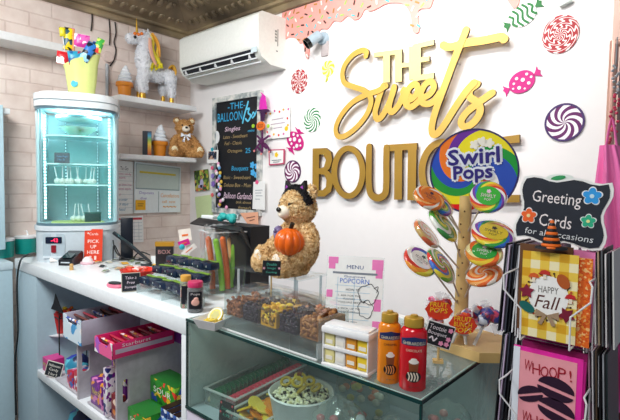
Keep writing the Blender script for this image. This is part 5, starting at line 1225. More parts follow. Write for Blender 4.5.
# pumpkin held against the chest
pc = Vector((.06*H_, -.30*H_, .50*H_)); pc.z = .37*H_
t = thing('pumpkin', 'orange satin pumpkin with a black stem in the arms of the big bear', 'pumpkin', M=Matrix.Translation(q) @ Rz(-10) @ Tr(.20*H_, -.30*H_, .245*H_) @ Ry(6), loc=None)
R_ = .165*H_
profp = [(R_*math.sin(PI*k/16)*(1.0)+.0005, R_*.90*(1-math.cos(PI*k/16))) for k in range(17)]
MB().lathe(profp, None, 80, rib=lambda a_: .90+.10*abs(math.cos(5*a_))).build('pumpkin', mat('#f0690f', .3, var=.1, scale=60), t)
MB().tube([(0, 0, R_*1.66), (.003, 0, R_*1.85), (.010, 0, R_*2.15)], [.008, .006, .007], smooth=3).build('stem', mat('#1b1a12', .5), t)
o = MB()
for k in range(9): a_ = k*.7; o.ell((0, 0, 0), (.036*H_, .014, .024*H_), Tr(-.06*H_+.035*H_*math.cos(a_), -.25*H_, .46*H_+.05*H_*math.sin(a_)) @ Ry(k*40), 8, 6)
o.build('bow', mat('#7d6f9c', .5, bump=.3), bb, label='lilac gauze bow')

# ================================================================ popcorn menu
q = cz(352, 332); t = thing('menu_holder', 'slanted popcorn menu card with pink corners in a clear holder', 'menu', q, face(q, -8)); q = Vector(q); s_ = mpp(q); h = 74*s_; w_ = 57*s_
T0 = Rx(-12) @ FR @ Tr(0, h/2+.003, 0)
MB().rect(w_*1.04, h*1.01, .0015, T0, -.002).box((0, .02, .002), (w_, .05, .003)).build('holder', CLEAR, t)
MB().rect(w_, h, .001, T0, 0).build('card', PAPER, t)
g = MB()
for x, y, a_, b_ in ((-.40, .44, .18, .09), (-.42, .36, .12, .08), (.40, .40, .2, .14), (.43, .28, .12, .12), (-.44, -.02, .11, .10), (-.45, -.30, .08, .13), (-.42, -.42, .16, .08), (.42, -.14, .12, .16), (.42, -.40, .15, .10)): g.rect(w_*a_, h*b_, .0004, T0, .001, cx=x*w_, cy=y*h)
g.build('pink_blocks', mat('#f07fc0', .5), t)
g = MB()
for k in range(6): g.rect(w_*.62, .0012, .0004, T0, .0011, cx=-.03*w_, cy=(.1-.09*k)*h)
for k in range(2): g.rect(.0012, h*.62, .0004, T0, .0011, cx=(-.30+.3*k)*w_, cy=-.1*h)
g.build('grid', mat('#a9cbe0', .5), t); MB().rect(w_*.8, h*.028, .0004, T0, .0011, cy=.27*h).build('grey_bar', mat('#7d8590', .5), t)
g = MB().text('MENU', w_*.30, h*.05, T0, .0016, 0, .355*h); g.text('Gourmet', w_*.38, h*.03, T0, .0016, 0, .225*h)
g.build('lettering', mat('#2a4f8c', .5), t); MB().text('POPCORN', w_*.52, h*.065, T0, .0016, 0, .165*h).build('lettering', mat('#2f6fd0', .5), t, label='blue lettering')
g = MB().text('HOW TO', w_*.25, h*.032, T0, .0016, -.02*w_, .045*h)
for k, st in enumerate(('1. ASK FOR THE', 'FLAVORS', 'YOU LIKE BEST', '2. PICK UP TO', 'THREE TOPPINGS')): g.text(st, w_*(.40 if len(st) > 8 else .2), h*.024, T0, .0016, -.08*w_, (-.035-.045*k-(.04 if k > 2 else 0))*h)
g.text('Ask us for more', w_*.35, h*.018, T0, .0016, -.1*w_, -.38*h)
g.build('lettering', mat('#2b2d36', .5), t, label='black lettering')
g = MB()
def blob(cx, cy, r1, r2, k_=20): return [(w_*cx+w_*r1*math.cos(2*PI*i/k_)*(1+.12*math.sin(5*2*PI*i/k_)), h*cy+w_*r2*math.sin(2*PI*i/k_)*(1+.12*math.cos(5*2*PI*i/k_))) for i in range(k_+1)]
g.ribbon(blob(.25, .0, .17, .17), .0016, .0004, T0, .0013, n=2); g.ribbon(blob(.22, -.20, .13, .15), .0014, .0004, T0, .0013, n=2)
g.ribbon([(w_*.1, -.05*h), (w_*.17, -.12*h), (w_*.2, -.1*h)], .0014, .0004, T0, .0013); g.ribbon([(w_*.35, .08*h), (w_*.42, .11*h), (w_*.40, .03*h)], .0014, .0004, T0, .0013); g.build('drawing', mat('#20242c', .5), t)

# ================================================================ two-tier white tray of fudge cups
q = (cz(320, 366)+cz(366, 379))/2; s_ = mpp(q); L_ = (cz(366, 379)-cz(320, 366)).length
a_ = cz(320, 366); b_ = cz(366, 379); ang = math.degrees(math.atan2(b_.y-a_.y, b_.x-a_.x)); dp = .045
t = thing('tiered_tray', 'white plastic two-tier tray for small dessert cups on the glass case', 'tray', (q.x, q.y+.004, ZT), ang)
hT = 43*s_
MB().box((0, dp/2, .004), (L_*1.02, dp, .007), bev=.002).build('base_tray', GLOSSW, t)
MB().box((0, dp/2+.003, hT*.44), (L_*.98, dp*.9, .005), bev=.0015).box((0, .004, hT*.445+.003), (L_*.98, .003, .008), bev=.001).build('middle_tray', GLOSSW, t)
MB().box((0, dp/2, hT*.90), (L_*1.04, dp*1.05, hT*.17), bev=.004).box((0, dp/2+.002, hT*1.0), (L_*.96, dp*.85, .006), bev=.002).build('top_tray', GLOSSW, t)
for sx in (-1, 1): MB().box((sx*L_*.485, dp/2, hT*.42), (.0025, dp*.9, hT*.82)).build('side_wall', GLOSSW, t)
MB().box((0, dp*.93, hT*.42), (L_*.95, .0025, hT*.82)).build('back_wall', mat('#dfe8ea', .35), t)
TM = Matrix.Translation(Vector((q.x, q.y+.004, ZT))) @ Rz(ang)
cc4 = ['#e9df9a', '#f0efe9', '#e39a2c', '#f0cf2e']; cn = ['cream', 'white', 'caramel orange', 'bright yellow']
cup0 = None
for r_ in range(2):
    for k in range(4):
        x = (-.36+.24*k)*L_; z = .0082+r_*(hT*.44-.0045)
        M = TM @ Tr(x, .019, z+.0005)
        o = thing('dessert_cup', f'{cn[k]} fudge cube with a paper label on the {"upper" if r_ else "lower"} tier of the white tray', 'dessert', M=M, loc=None, group='fudge cups on the white tray')
        cw, chh = L_*.215, hT*.33
        MB().box((0, 0, chh/2), (cw, .026, chh), bev=.0015).build('cube', mat(cc4[k], .4), o)
        MB().rect(cw*.7, chh*.28, .0006, FR @ Tr(0, chh*.38, .0132)).build('paper_label', mat('#f3efe2', .5), o)

# ================================================================ sauce bottles
def bottle(px, py, hpx, wpx, label, col, word, arot=0):
    q = cz(px, py); s_ = mpp(q); h = hpx*s_; r_ = wpx*s_/2; q.y += r_*.7
    t = thing('sauce_bottle', label, 'bottle', q, face(q, arot))
    bm_ = mat(col, .22, coat=.3, var=.03)
    MB().lathe([(.001, 0), (r_*.90, 0), (r_, r_*.12), (r_, h*.74), (r_*.96, h*.79), (r_*.80, h*.83), (r_*.62, h*.85), (.001, h*.85)], None, 36, sy=.86).build('body', bm_, t)
    cap = MB().lathe([(r_*.66, h*.845), (r_*.74, h*.852), (r_*.74, h*.945), (r_*.68, h*.965), (r_*.40, h*.972), (r_*.28, h*.985), (r_*.26, h), (.001, h)], None, 30, sy=.9).build('cap', mat('#c9a13a', .3, .5), t)
    def wrap(fn, m_, nm, hh, k_=1.012, lbl=None):
        g = MB(); fn(g)
        if nm not in ('lettering', 'banner'): bmesh.ops.triangulate(g.bm, faces=list(g.bm.faces)); bmesh.ops.subdivide_edges(g.bm, edges=list(g.bm.edges), cuts=3, use_grid_fill=True)
        for v in g.bm.verts:
            a_ = v.co.x/r_; rr = r_*k_+v.co.z; v.co = Vector((rr*math.sin(a_), -rr*.86*math.cos(a_), v.co.y))
        return g.build(nm, m_, t, label=lbl)
    def grid(g, w_, h_, cy, m=14, top=None):
        vs = []; fs = []
        for i in range(m+1):
            x = -w_/2+w_*i/m; tp = h_/2+(top(x/w_*2) if top else 0); vs += [(x, cy-h_/2, 0), (x, cy+tp, 0)]
        g.add(vs, [(2*i, 2*i+2, 2*i+3, 2*i+1) for i in range(m)])
    navy = mat('#1b2f63', .3)
    wrap(lambda g: grid(g, r_*2.2, h*.085, h*.665, top=lambda u: h*.035*max(0, 1-abs(u)*1.1)), navy, 'banner', 0)
    wrap(lambda g: g.text('GHIRARDELLI', r_*1.75, h*.042, None, .0006, 0, h*.655), mat('#eadfc0', .4), 'lettering', 0)
    wrap(lambda g: g.text(word, r_*1.15, h*.032, None, .0006, 0, h*.56), mat('#f6dfc4', .4) if word[0] == 'C' and word[1] == 'H' else mat('#5a2412', .4), 'lettering', 0)
    wrap(lambda g: [g.prism([(-r_*.30, h*.28), (r_*.30, h*.28), (r_*.36, h*.40), (-r_*.36, h*.40)], .0003, None, .0002)], mat('#8a4a22', .35), 'glass_picture', 0)
    wrap(lambda g: [g.disc(r_*.36, .0004, Tr(0, h*.41, 0), .0004, 14, ry=h*.03), g.disc(r_*.22, .0004, Tr(0, h*.44, 0), .0005, 12, ry=h*.02)], mat('#f6f0e6', .4), 'cream_picture', 0)
    wrap(lambda g: [g.disc(r_*.56, .0003, Tr(0, h*.21, 0), .0003, 20, ry=h*.075)], mat('#1c0d0a', .35), 'chocolate_picture', 0)
    wrap(lambda g: [g.ribbon([(-r_*.35+k*r_*.2, h*.16), (-r_*.28+k*r_*.2, h*.21), (-r_*.38+k*r_*.2, h*.26)], r_*.09, .0003, None, .0008, n=3) for k in range(4)], mat('#efe2cf' if word[1] == 'H' else '#e79a5a', .4), 'stripes', 0)
    wrap(lambda g: g.text('NET WT 16 OZ', r_*.7, h*.018, None, .0006, r_*.05, h*.07), mat('#2a1512', .4), 'lettering', 0)
bottle(384, 383, 72, 23, 'caramel sauce bottle, orange with a gold cap, left of the red one', '#ee8a16', 'CARAMEL', 8)
bottle(407.5, 390.5, 75, 27, 'chocolate sauce bottle, red with a gold cap, right of the orange one', '#cf0f22', 'CHOCOLATE', 4)

# ================================================================ inside the glass case
ZC0 = ZB-.0035
def tray(label, cx, cy, w_, l_, rz, h=.045):
    t = thing('candy_tray', label, 'tray', (cx, cy, ZC0), rz)
    g = MB(); TP = glass('tray_plastic', '#eef6f6', 1.5, .04, .12)
    for sx in (-1, 1): g.box((sx*w_/2, 0, h/2), (.002, l_, h)); g.box((0, sx*l_/2, h/2), (w_, .002, h))
    g.build('walls', TP, t); MB().box((0, 0, .0015), (w_, l_, .002)).build('bottom', TP, t)
    r_ = MB(); r_.frame(w_+.010, l_+.010, .008, .003, Tr(0, 0, h)); r_.build('rim', glass('rim_clear', '#e4eeee', 1.6, .04, .35), t)
    return t
t = tray('long clear tray of dark green and red gummy discs at the left inside the case', 1.790, -.965, .120, .33, 5)
g = MB(); rd = random.Random(31)
for r_ in range(2):
    for k in range(18): g.mi = 0; g.disc(.022, .012, Tr(-.030+r_*.004, -.150+k*.0175, .016+r_*.010) @ Rx(62) @ Rz(rd.uniform(0, 90)), -.006, 16)
g.build('green_discs', [mat('#1d5a3c', .3)], t, kind='stuff'); g = MB()
for r_ in range(2):
    for k in range(20): g.disc(.019, .011, Tr(.028+r_*.003, -.150+k*.0158, .014+r_*.010) @ Rx(62), -.005, 16)
g.build('red_discs', [mat('#c2384e', .3)], t, kind='stuff')
g = MB(); [g.ell((-.05, -.15+k*.03, .012), (.010, .014, .009)) for k in range(11)]; g.build('tan_pieces', mat('#c9a86a', .5), t, kind='stuff')
MB().box((0, 0, .022), (.002, .32, .04)).build('divider', CLEAR, t)
t = tray('clear tray of yellow and orange fruit slices beside the popcorn tub', 1.930, -1.03, .110, .26, 4, .035)
g = MB()
for k in range(46): g.mi = k % 3; g.disc(.021, .005, Tr(rd.uniform(-.035, .035), rd.uniform(-.11, .11), .010+k*.0006) @ Rx(rd.uniform(-35, 35)) @ Ry(rd.uniform(-35, 35)), 0, 16)
g.build('fruit_slices', [mat('#f3c51c', .35), mat('#f0962a', .35), mat('#f6e05a', .35)], t, kind='stuff')
q = P(225, 402, 'y', -1.168); q = Vector((q.x, -1.165, ZC0)); s_ = mpp(q)
t = thing('price_tag', 'small black scalloped price tag leaning inside the front glass of the case', 'tag', q, 4); T0 = Rx(-6) @ FR @ Tr(0, .029, 0)
MB().rect(.052, .056, .002, T0, 0, rad=.006).build('board', SLATE, t)
g = MB(); [g.flower(.0035, .0005, T0 @ Tr(x, y, 0), .0022) for x, y in ((-.021, .022), (.021, .022), (-.021, -.002), (.021, 0))]; g.build('dots', mat('#d8545f', .5), t)
MB().text('Gummies', .036, .009, T0, .0026, 0, .010, shear=.2).text('4.99', .025, .009, T0, .0026, 0, -.006).build('lettering', mat('#2fa08a', .5), t)
# popcorn tub
q = P(300, 399, 'z', .93); q = Vector((2.060, -1.075, ZC0)); t = thing('popcorn_tub', 'white paper tub heaped with popcorn and yellow candy rings inside the case', 'tub', q); t.scale = (.95, .95, .86)
MB().lathe([(.001, 0), (.062, 0), (.084, .130), (.087, .134), (.084, .138), (.080, .134), (.075, .115), (.001, .112)], None, 40).build('tub', mat('#eceff0', .4), t)
g = MB(); fa = face(q)
for k in range(20):
    a0 = math.radians(-90+fa-50+k*5); a1 = math.radians(-90+fa-50+(k+1)*5)
    r0, r1 = .0655, .0725
    g.mi = 0; g.add([(r0*math.cos(a0), r0*math.sin(a0), .02), (r0*math.cos(a1), r0*math.sin(a1), .02), (r1*1.04*math.cos(a1), r1*1.04*math.sin(a1), .072), (r1*1.04*math.cos(a0), r1*1.04*math.sin(a0), .072)], [(0, 1, 2, 3)])
g.build('printed_band', speckle('tub_print', '#5b6fc9', ['#d77fb8', '#7a4fae', '#d77fb8'], 26, thr=.4), t)
g = MB(); rd = random.Random(8); PC = [mat('#f2efd4', .6), mat('#e8e2b0', .6), mat('#23201f', .4), mat('#4c4332', .5)]
for k in range(360):
    a_ = rd.uniform(0, 6.283); r_ = .073*math.sqrt(rd.random()); z = .116+.034*(1-(r_/.078)**2)+rd.uniform(-.004, .005); g.mi = rd.choice((0, 0, 0, 1, 2, 2, 3))
    for j in range(3 if g.mi < 2 else 1): g.ell((r_*math.cos(a_)+rd.uniform(-.004, .004), r_*math.sin(a_)+rd.uniform(-.004, .004), z+rd.uniform(-.002, .003)), (rd.uniform(.0035, .0055), rd.uniform(.003, .0055), .004), None, 6, 4)
g.build('popcorn', PC, t, kind='stuff')
for k, (x, y, rx_, ry_) in enumerate(((-.035, -.022, 30, 10), (-.005, -.01, 55, 35), (.028, -.030, 20, -40), (.012, .018, 25, 20), (-.028, .025, 10, 15), (.046, .005, 30, -20))):
    n_ = 18; g = MB(); rr, tr_ = .0125, .0042; vs = []; fs = []
    for i in range(n_):
        for j in range(8): a_, b_ = 2*PI*i/n_, 2*PI*j/8; vs.append(((rr+tr_*math.cos(b_))*math.cos(a_), (rr+tr_*math.cos(b_))*math.sin(a_), tr_*math.sin(b_)))
    for i in range(n_):
        for j in range(8): fs.append((i*8+j, (i+1) % n_*8+j, (i+1) % n_*8+(j+1) % 8, i*8+(j+1) % 8))
    g.add(vs, fs, Tr(x, y, .152+.012*(1-(x*x+y*y)/.005)) @ Rx(rx_) @ Ry(ry_)); g.build('candy_ring', mat(('#c9a92c', '#e0c23a', '#b79a3a')[k % 3], .35), t)
MB().box((-.010, .020, .176), (.012, .010, .010), Rz(30), bev=.002).build('caramel_chunk', mat('#8c4a22', .4), t)
# crumpled cellophane bags of sweets
CEL = glass('cellophane', '#f4faf9', 1.6, .08, .14, '#eef8f8')
def cello(label, x, y, r_, h, sw, seed):
    t = thing('cellophane_bag', label, 'candy bag', (x, y, ZC0)); rd = random.Random(seed)
    g = MB().ell((0, 0, h*.45), (r_, r_*.9, h*.45), None, 22, 14)
    for v in g.bm.verts:
        n_ = noise.noise(v.co*28+Vector((seed*7, 0, 0)))*.016+noise.noise(v.co*70)*.008; v.co += v.co.normalized()*n_; v.co.z = max(.001, min(v.co.z, ZT-ZC0-.012))
    g.build('film', CEL, t, sharp=15)
    g = MB()
    for k in range(26): g.mi = k % len(sw); a_ = rd.uniform(0, 6.28); rr = r_*.75*math.sqrt(rd.random()); g.ell((rr*math.cos(a_), rr*math.sin(a_), rd.uniform(.012, h*.7)), (.011, .010, .009), Matrix.Identity(4), 9, 6)
    g.build('sweets', [mat(c_, .35) for c_ in sw], t, kind='stuff')
cello('crumpled cellophane bag of mixed sweets just right of the popcorn tub', 2.20, -1.09, .070, .16, ['#e8e8ef', '#c94a5a', '#c9d23a', '#e7f1f1'], 1)
cello('cellophane bag with pink, lilac and dark sweets at the front right of the case', 2.335, -1.08, .075, .15, ['#e86a78', '#8b86d9', '#2b2a33', '#a2854a', '#e9eef0'], 2)
cello('cellophane bag with orange sweets behind the popcorn tub', 2.13, -.91, .075, .17, ['#ef8f6a', '#f1ead9', '#e9d36a'], 3)
cello('cellophane bag of pale sweets against the right side glass of the case', 2.36, -.88, .062, .13, ['#dfe9ea', '#e79a9a', '#cfdde0'], 4)
MB_ = thing('candy_disc', 'large flat pink candy disc leaning inside the front glass of the case', 'candy', (P(367, 408, 'y', -1.176).x, -1.174, ZC0))
MB().disc(.030, .005, Rx(-4) @ FR @ Tr(0, .062, 0), 0, 24, ry=.040).build('disc', mat('#e06a78', .4), MB_); MB().tube([(0, 0, .002), (0, -.002, .03)], .002).build('stick', WHITE, MB_)

# ================================================================ under the counter
def extr(nm, t, x0, x1, y0, y1, z0, z1, m_, bev=.0015): return MB().box(((x0+x1)/2, (y0+y1)/2, (z0+z1)/2), (x1-x0, y1-y0, z1-z0), bev=bev).build(nm, m_, t, world=True)
CRW = mat('#c3bfc6', .6, scale=40, var=.15, bump=.2, name='whitewashed_wood')
def divider(label, x, z1, slot, y1=-.80):
    t = thing('wooden_crate', label, 'crate', (x, -1.0, ZS))
    # end panel with an oval hand slot, seen from the right
    y0 = YF+.006; w_ = y1-y0; h = z1-ZS; sy, sz, sw, sh = slot
    o_ = []; i_ = []
    n_ = 32
    for k in range(n_):
        a_ = 2*PI*k/n_+PI/4; c_, s__ = math.cos(a_), math.sin(a_); m2 = max(abs(c_), abs(s__))
        oy = (w_/2)*c_/m2+(y0+y1)/2; oz = (h/2)*s__/m2+ZS+h/2
        px_ = sw/2*c_; pz_ = (sh/2-sw/2)*(1 if s__ > 0 else -1)+sw/2*s__
        o_.append((oy, oz)); i_.append((sy+px_, sz+pz_))
    Mx = Matrix(((0, 0, 1, x-.012), (1, 0, 0, 0), (0, 1, 0, 0), (0, 0, 0, 1)))
    MB().ring(o_, i_, .012, Mx).build('end_panel', CRW, t, world=True)
    extr('back_board', t, x-.26, x-.013, y1-.012, y1, ZS+.001, z1, CRW); extr('bottom_board', t, x-.26, x-.013, y0+.01, y1-.013, ZS+.0005, ZS+.010, CRW)
    return t
divider('left whitewashed wooden crate with an oval hand slot on the counter shelf', .990, .812, (P(86, 361, 'x', .99).y, P(86, 361, 'x', .99).z, .030, .085))
divider('right whitewashed wooden crate with an oval hand slot on the counter shelf', 1.305, .833, (P(126, 391, 'x', 1.305).y, P(126, 391, 'x', 1.305).z, .024, .085))
def open_carton(label, x0, x1, y0, y1, z0, z1, side, end, fillc, cat='candy box', band=None, txt=None):
    t = thing('candy_carton', label, cat, ((x0+x1)/2, (y0+y1)/2, z0)); th = .003
    extr('side', t, x0, x0+th, y0, y1, z0, z1, side); extr('side', t, x1-th, x1, y0, y1, z0, z1, side)
    extr('bottom', t, x0+th, x1-th, y0, y1, z0, z0+th, side)
    # notched end faces
    w_ = x1-x0; h = z1-z0
    for y, mm in ((y0, end), (y1-th, side)):
        M = Matrix.Translation(Vector((x0, y+th, z0))) @ FR
        MB().prism([(0, 0), (w_, 0), (w_, h), (w_*.85, h), (w_*.75, h*.72), (w_*.25, h*.72), (w_*.15, h), (0, h)], th, M).build('end_flap', mm, t, world=True)
    if band: extr('white_band', t, x1, x1+.0008, y0+.012, y1-.008, z0+h*.30, z0+h*.58, band, 0)
    if txt: MB().text(txt, (y1-y0)*.45, h*.22, Matrix.Translation(Vector((x1+.0009, (y0+y1)/2-.03, z0+h*.78))) @ LEFT).build('lettering', WHITE, t, world=True)
    rd = random.Random(len(label)); n_ = int((y1-y0)/.034)
    for k in range(n_):
        y = y0+.012+(y1-y0-.024)*(k+.5)/n_
        c_ = fillc[k % len(fillc)]
        o = thing('candy_bar', f'{c_[1]} wrapped candy bar, {["first","second","third","fourth","fifth","sixth","seventh","eighth"][k]} from the front of the {label.split(" carton")[0]} carton', 'candy bar', ((x0+x1)/2, y, z0+th), 0, 'bars in the '+label.split(' carton')[0]+' carton')
        M = Tr(0, 0, h*.50) @ Rx(38)
        MB().box((0, 0, 0), (w_-.016, .009, h*.95), M, bev=.003).build('wrapper', c_[0], o)
        MB().rect((w_-.016)*.7, h*.3, .0006, M @ FR @ Tr(0, h*.12, .0047)).build('print', WHITE, o)
rdp = speckle('starry_red', '#c4123c', ['#f3dbe0', '#f2b42a', '#e8506e', '#3b0a18'], 60, thr=.55)
open_carton('white and blue carton of chocolate bars on top of the left crate', .905, 1.070, -1.20, -.965, .8135, .908, mat('#bfb9c9', .45, scale=30, var=.15), speckle('blue_end', '#dff1fb', ['#3f9fdc', '#ffffff', '#8fd0f2'], 30, thr=.45),
            [(speckle('bar_a', '#2a4aa8', ['#e9edf7', '#e08a2a'], 70, thr=.6), 'blue'), (mat('#6a2a1c', .35), 'brown'), (mat('#a8263a', .35), 'dark red')])
open_carton('hot pink carton of red candy packs on top of the right crate', 1.205, 1.334, -1.21, -.975, .8345, .888, mat('#e0236e', .4), speckle('pink_end', '#f15a9a', ['#9fd8f2', '#ffffff', '#b05ac9'], 26, thr=.4),
            [(rdp, 'red and white'), (mat('#b3123a', .35), 'crimson'), (rdp, 'red printed')], band=mat('#c9b8c9', .5), txt='Starburst')
def box_item(label, x0, x1, y0, y1, z0, z1, m_, lid=None, txt=None, tc='#f4e34a', nm='candy_box', cat='candy box', rz=0, grp=None):
    cx, cy = (x0+x1)/2, (y0+y1)/2; t = thing(nm, label, cat, (cx, cy, z0), rz, grp)
    w_, d_, h = x1-x0, y1-y0, z1-z0
    MB().box((0, 0, h/2), (w_, d_, h), bev=.0015).build('carton', m_, t)
    if lid: MB().box((0, 0, h+.001), (w_*.99, d_*.99, .002)).build('top_flap', lid, t)
    if txt:
        MB().text(txt, w_*.7, h*.25, FR @ Tr(0, h*.55, d_/2+.0006)).build('lettering', mat(tc, .4), t)
        MB().text(txt, d_*.5, h*.2, LEFT @ Tr(0, h*.55, w_/2+.0006)).build('lettering', mat(tc, .4), t)
    return t
PU = speckle('purple_print', '#6d1f86', ['#e88ac9', '#f5a53a', '#8f36a8'], 55, thr=.72); PU2 = speckle('violet_print', '#7d1a94', ['#f2e34a', '#ffffff', '#3c0f4c', '#e83aa8'], 60, thr=.6)
box_item('lilac slatted box lying behind the hot pink carton', 1.200, 1.40, -.965, -.85, .8345, .905, mat('#7a2f8c', .4))
box_item('purple printed candy box standing low between the two crates', 1.065, 1.165, -1.165, -1.07, ZS+.0115, ZS+.110, PU, txt='Nerds')
box_item('purple candy box with yellow print stacked at the left of the right crate', 1.175, 1.275, -1.135, -1.05, ZS+.125, ZS+.232, PU2, txt='Nerds', nm='candy_box')
box_item('white and violet candy sleeve standing in front of the right crate', 1.195, 1.222, -1.176, -1.145, ZS+.0115, ZS+.185, speckle('wv_print', '#f2e9f5', ['#7d1a94', '#2c2f7a', '#ffffff'], 70, thr=.4))
box_item('violet box under the stacked purple candy box', 1.175, 1.275, -1.135, -1.05, ZS+.0115, ZS+.123, mat('#5c1670', .4))
box_item('red brown candy box at the foot of the right crate', 1.232, 1.290, -1.165, -1.139, ZS+.0115, ZS+.10, speckle('rb_print', '#7a1a22', ['#e8862e', '#f2d7c0'], 60, thr=.65))
box_item('red and white candy box left of the left crate', .915, .960, -1.165, -1.10, ZS+.0115, ZS+.095, speckle('rw_print', '#c9203a', ['#f4f0f2', '#3a6ac0'], 50, thr=.55))
box_item('small red candy box behind the slot of the left crate', .905, .960, -1.09, -1.02, ZS+.0115, ZS+.170, speckle('rs_print', '#c9203a', ['#58c0d8', '#f6e9ea'], 40, thr=.5))
GP = speckle('green_print', '#2e8f2c', ['#1f6f2a', '#e8402e', '#8fd03a', '#f0c22e', '#2a4fb0'], 48, thr=.55)
GT = mat('#2b7f33', .35)
yy = -1.155
gx0 = P(144, 400, 'y', -1.11).x; gx1 = P(170, 395, 'y', -1.11).x
box_item('green candy box lowest and nearest the front, right of the right crate', 1.322, 1.440, -1.150, -1.070, ZS+.001, ZS+.073, GP, GT, 'SOUR', '#f4f4e8')
box_item('green candy box lowest at the back, under another green box', 1.322, 1.480, -1.065, -.985, ZS+.001, ZS+.073, GP, GT, 'SOUR', '#f4f4e8')
box_item('top green candy box stacked behind the low front green box', 1.322, 1.480, -1.065, -.985, ZS+.0765, ZS+.158, GP, GT, 'SOUR', '#f4f4e8')
BLP = speckle('blue_pack', '#2f62b8', ['#8fc0ec', '#173a7a', '#dfeaf6'], 70, thr=.5)
for k, nm_ in enumerate(('first', 'second', 'third')):
    x = 1.500+k*.036
    box_item(f'blue candy sleeve, {nm_} from the left at the right end of the shelf', x, x+.030, -1.13, -1.05, ZS+.001, ZS+.125, BLP, mat('#2a1a1a', .4), grp='blue candy sleeves')
# left corner of the shelf
box_item('magenta and lime candy box at the left end of the shelf', .575, .650, -1.165, -1.10, ZS+.0005, ZS+.058, mat('#c22a7c', .4), mat('#e0489a', .4), 'POP', '#a6e03a')
q = P(50, 375, 'y', -1.17); q = Vector((.705, -1.168, ZS)); s_ = mpp(q); t = thing('chalk_sign', 'small black chalk sign with white edge leaning on the lower shelf', 'sign', q, 30)
T0 = Rx(-14) @ FR @ Tr(0, .036, 0) @ Rz(-8); MB().rect(.082, .064, .003, T0).build('frame', mat('#e8e4da', .5), t); MB().rect(.076, .058, .001, T0, .003).build('board', SLATE, t)
g = MB().text('Halloween', .058, .011, T0, .0042, 0, .016).text('Candy', .045, .014, T0, .0042, 0, -.002).text('2 for 5', .045, .011, T0, .0042, 0, -.019); g.build('lettering', mat('#e9e6dc', .5), t)
t = thing('bag', 'turquoise and blue candy bag behind the small chalk sign', 'candy bag', (.79, -1.10, ZS)); g = MB().ell((0, 0, .055), (.06, .05, .054), None, 14, 10)
for v in g.bm.verts: v.co += v.co.normalized()*noise.noise(v.co*30)*.012; v.co.z = max(.001, v.co.z)
g.build('bag', speckle('turq_bag', '#2a86a8', ['#2b3fb0', '#59c4d8', '#1c2350'], 28, thr=.4), t)
t = thing('bag', 'royal blue and pink candy bag left of the left crate', 'candy bag', (.86, -.99, ZS)); g = MB().ell((0, 0, .095), (.062, .05, .094), None, 14, 10)
for v in g.bm.verts: v.co += v.co.normalized()*noise.noise(v.co*30+Vector((3, 1, 0)))*.014; v.co.z = max(.001, v.co.z)
g.build('bag', speckle('royal_bag', '#22339a', ['#b82a7c', '#3f5fd8', '#58a8e0', '#171c50'], 26, thr=.4), t)
# wire cupcake stand
sc_ = Vector((P(63, 322, 'y', -1.06).x, -1.045, ZS)); t = thing('wire_stand', 'black wire two-tier stand with white plates at the left of the shelf', 'stand', sc_)
for x, y in ((-.075, -.06), (.075, -.06), (-.075, .06), (.075, .06)): MB().tube([(x, y, .001), (x, y, .225), (x*.8, y*.8, .235)], .0028, seg=6).build('leg', BLACK, t)
MB().tube([(-.075, -.06, .225), (.075, -.06, .225), (.075, .06, .225), (-.075, .06, .225), (-.075, -.06, .225)], .0025, seg=6).build('wire_ring', BLACK, t)
for z in (.135, ): MB().lathe([(.001, z), (.085, z+.002), (.090, z+.008), (.001, z+.006)], None, 24).build('plate', GLOSSW, t)
t2 = thing('candy_cup', 'red paper cup of red and yellow sweets at the back of the wire stand', 'cup', (P(63, 322, 'y', -1.06).x, -1.06, ZS+.144))
MB().lathe([(.001, 0), (.042, 0), (.055, .098), (.052, .098), (.001, .09)], None, 22).build('cup', mat('#c0292c', .4), t2)
g = MB(); rd = random.Random(3)
for k in range(30): g.mi = k % 3; a_ = rd.uniform(0, 6.3); r_ = .045*math.sqrt(rd.random()); g.ell((r_*math.cos(a_), r_*math.sin(a_), .100+.03*(1-(r_/.045)**2)*rd.random()), (.011, .010, .008), None, 8, 5)
g.build('sweets', [mat('#e8c42e', .4), mat('#d8322a', .4), mat('#e8862e', .4)], t2, kind='stuff')
q = P(57, 305, 'y', -1.11); t = thing('pennant', 'black pointed paper witch hat pick standing at the upper left of the shelf', 'decoration', (q.x, -1.11, ZS+.15), 20)
hq = q.z-ZS-.15; MB().prism([(-.035, -.02), (.042, -.035), (.020, .0), (-.006, .052), (-.020, .005)], .003, FR @ Tr(0, hq, 0)).build('flag', mat('#0e1017', .5), t); MB().tube([(.012, 0, -.0), (.012, 0, hq-.02)], .0018).build('stick', BLACK, t)
t = thing('bag', 'clear bag of pale sweets at the back of the shelf behind the cartons', 'candy bag', (.93, -.86, .8135)); g = MB().ell((0, 0, .055), (.10, .045, .055), None, 14, 10)
for v in g.bm.verts: v.co += v.co.normalized()*noise.noise(v.co*25)*.018; v.co.z = max(.0, v.co.z)
g.build('bag', speckle('pale_bag', '#8a93b8', ['#b9a3bd', '#4f7a6e', '#d8d6e6', '#4a3f6e'], 26, thr=.3), t)
box_item('dark blue candy box at the back left of the shelf behind the turquoise bag', .62, .72, -.88, -.80, ZS+.0005, ZS+.12, speckle('navy_print', '#1f2f7a', ['#b82a8c', '#3a78c8', '#10183f'], 40, thr=.4))
box_item('red and pink candy bag box close behind the left crate front', .845, .900, -1.165, -1.09, ZS+.0005, ZS+.075, speckle('rp_print', '#b8243f', ['#f0e4ea', '#3a6ac0', '#e86a9a'], 50, thr=.5))
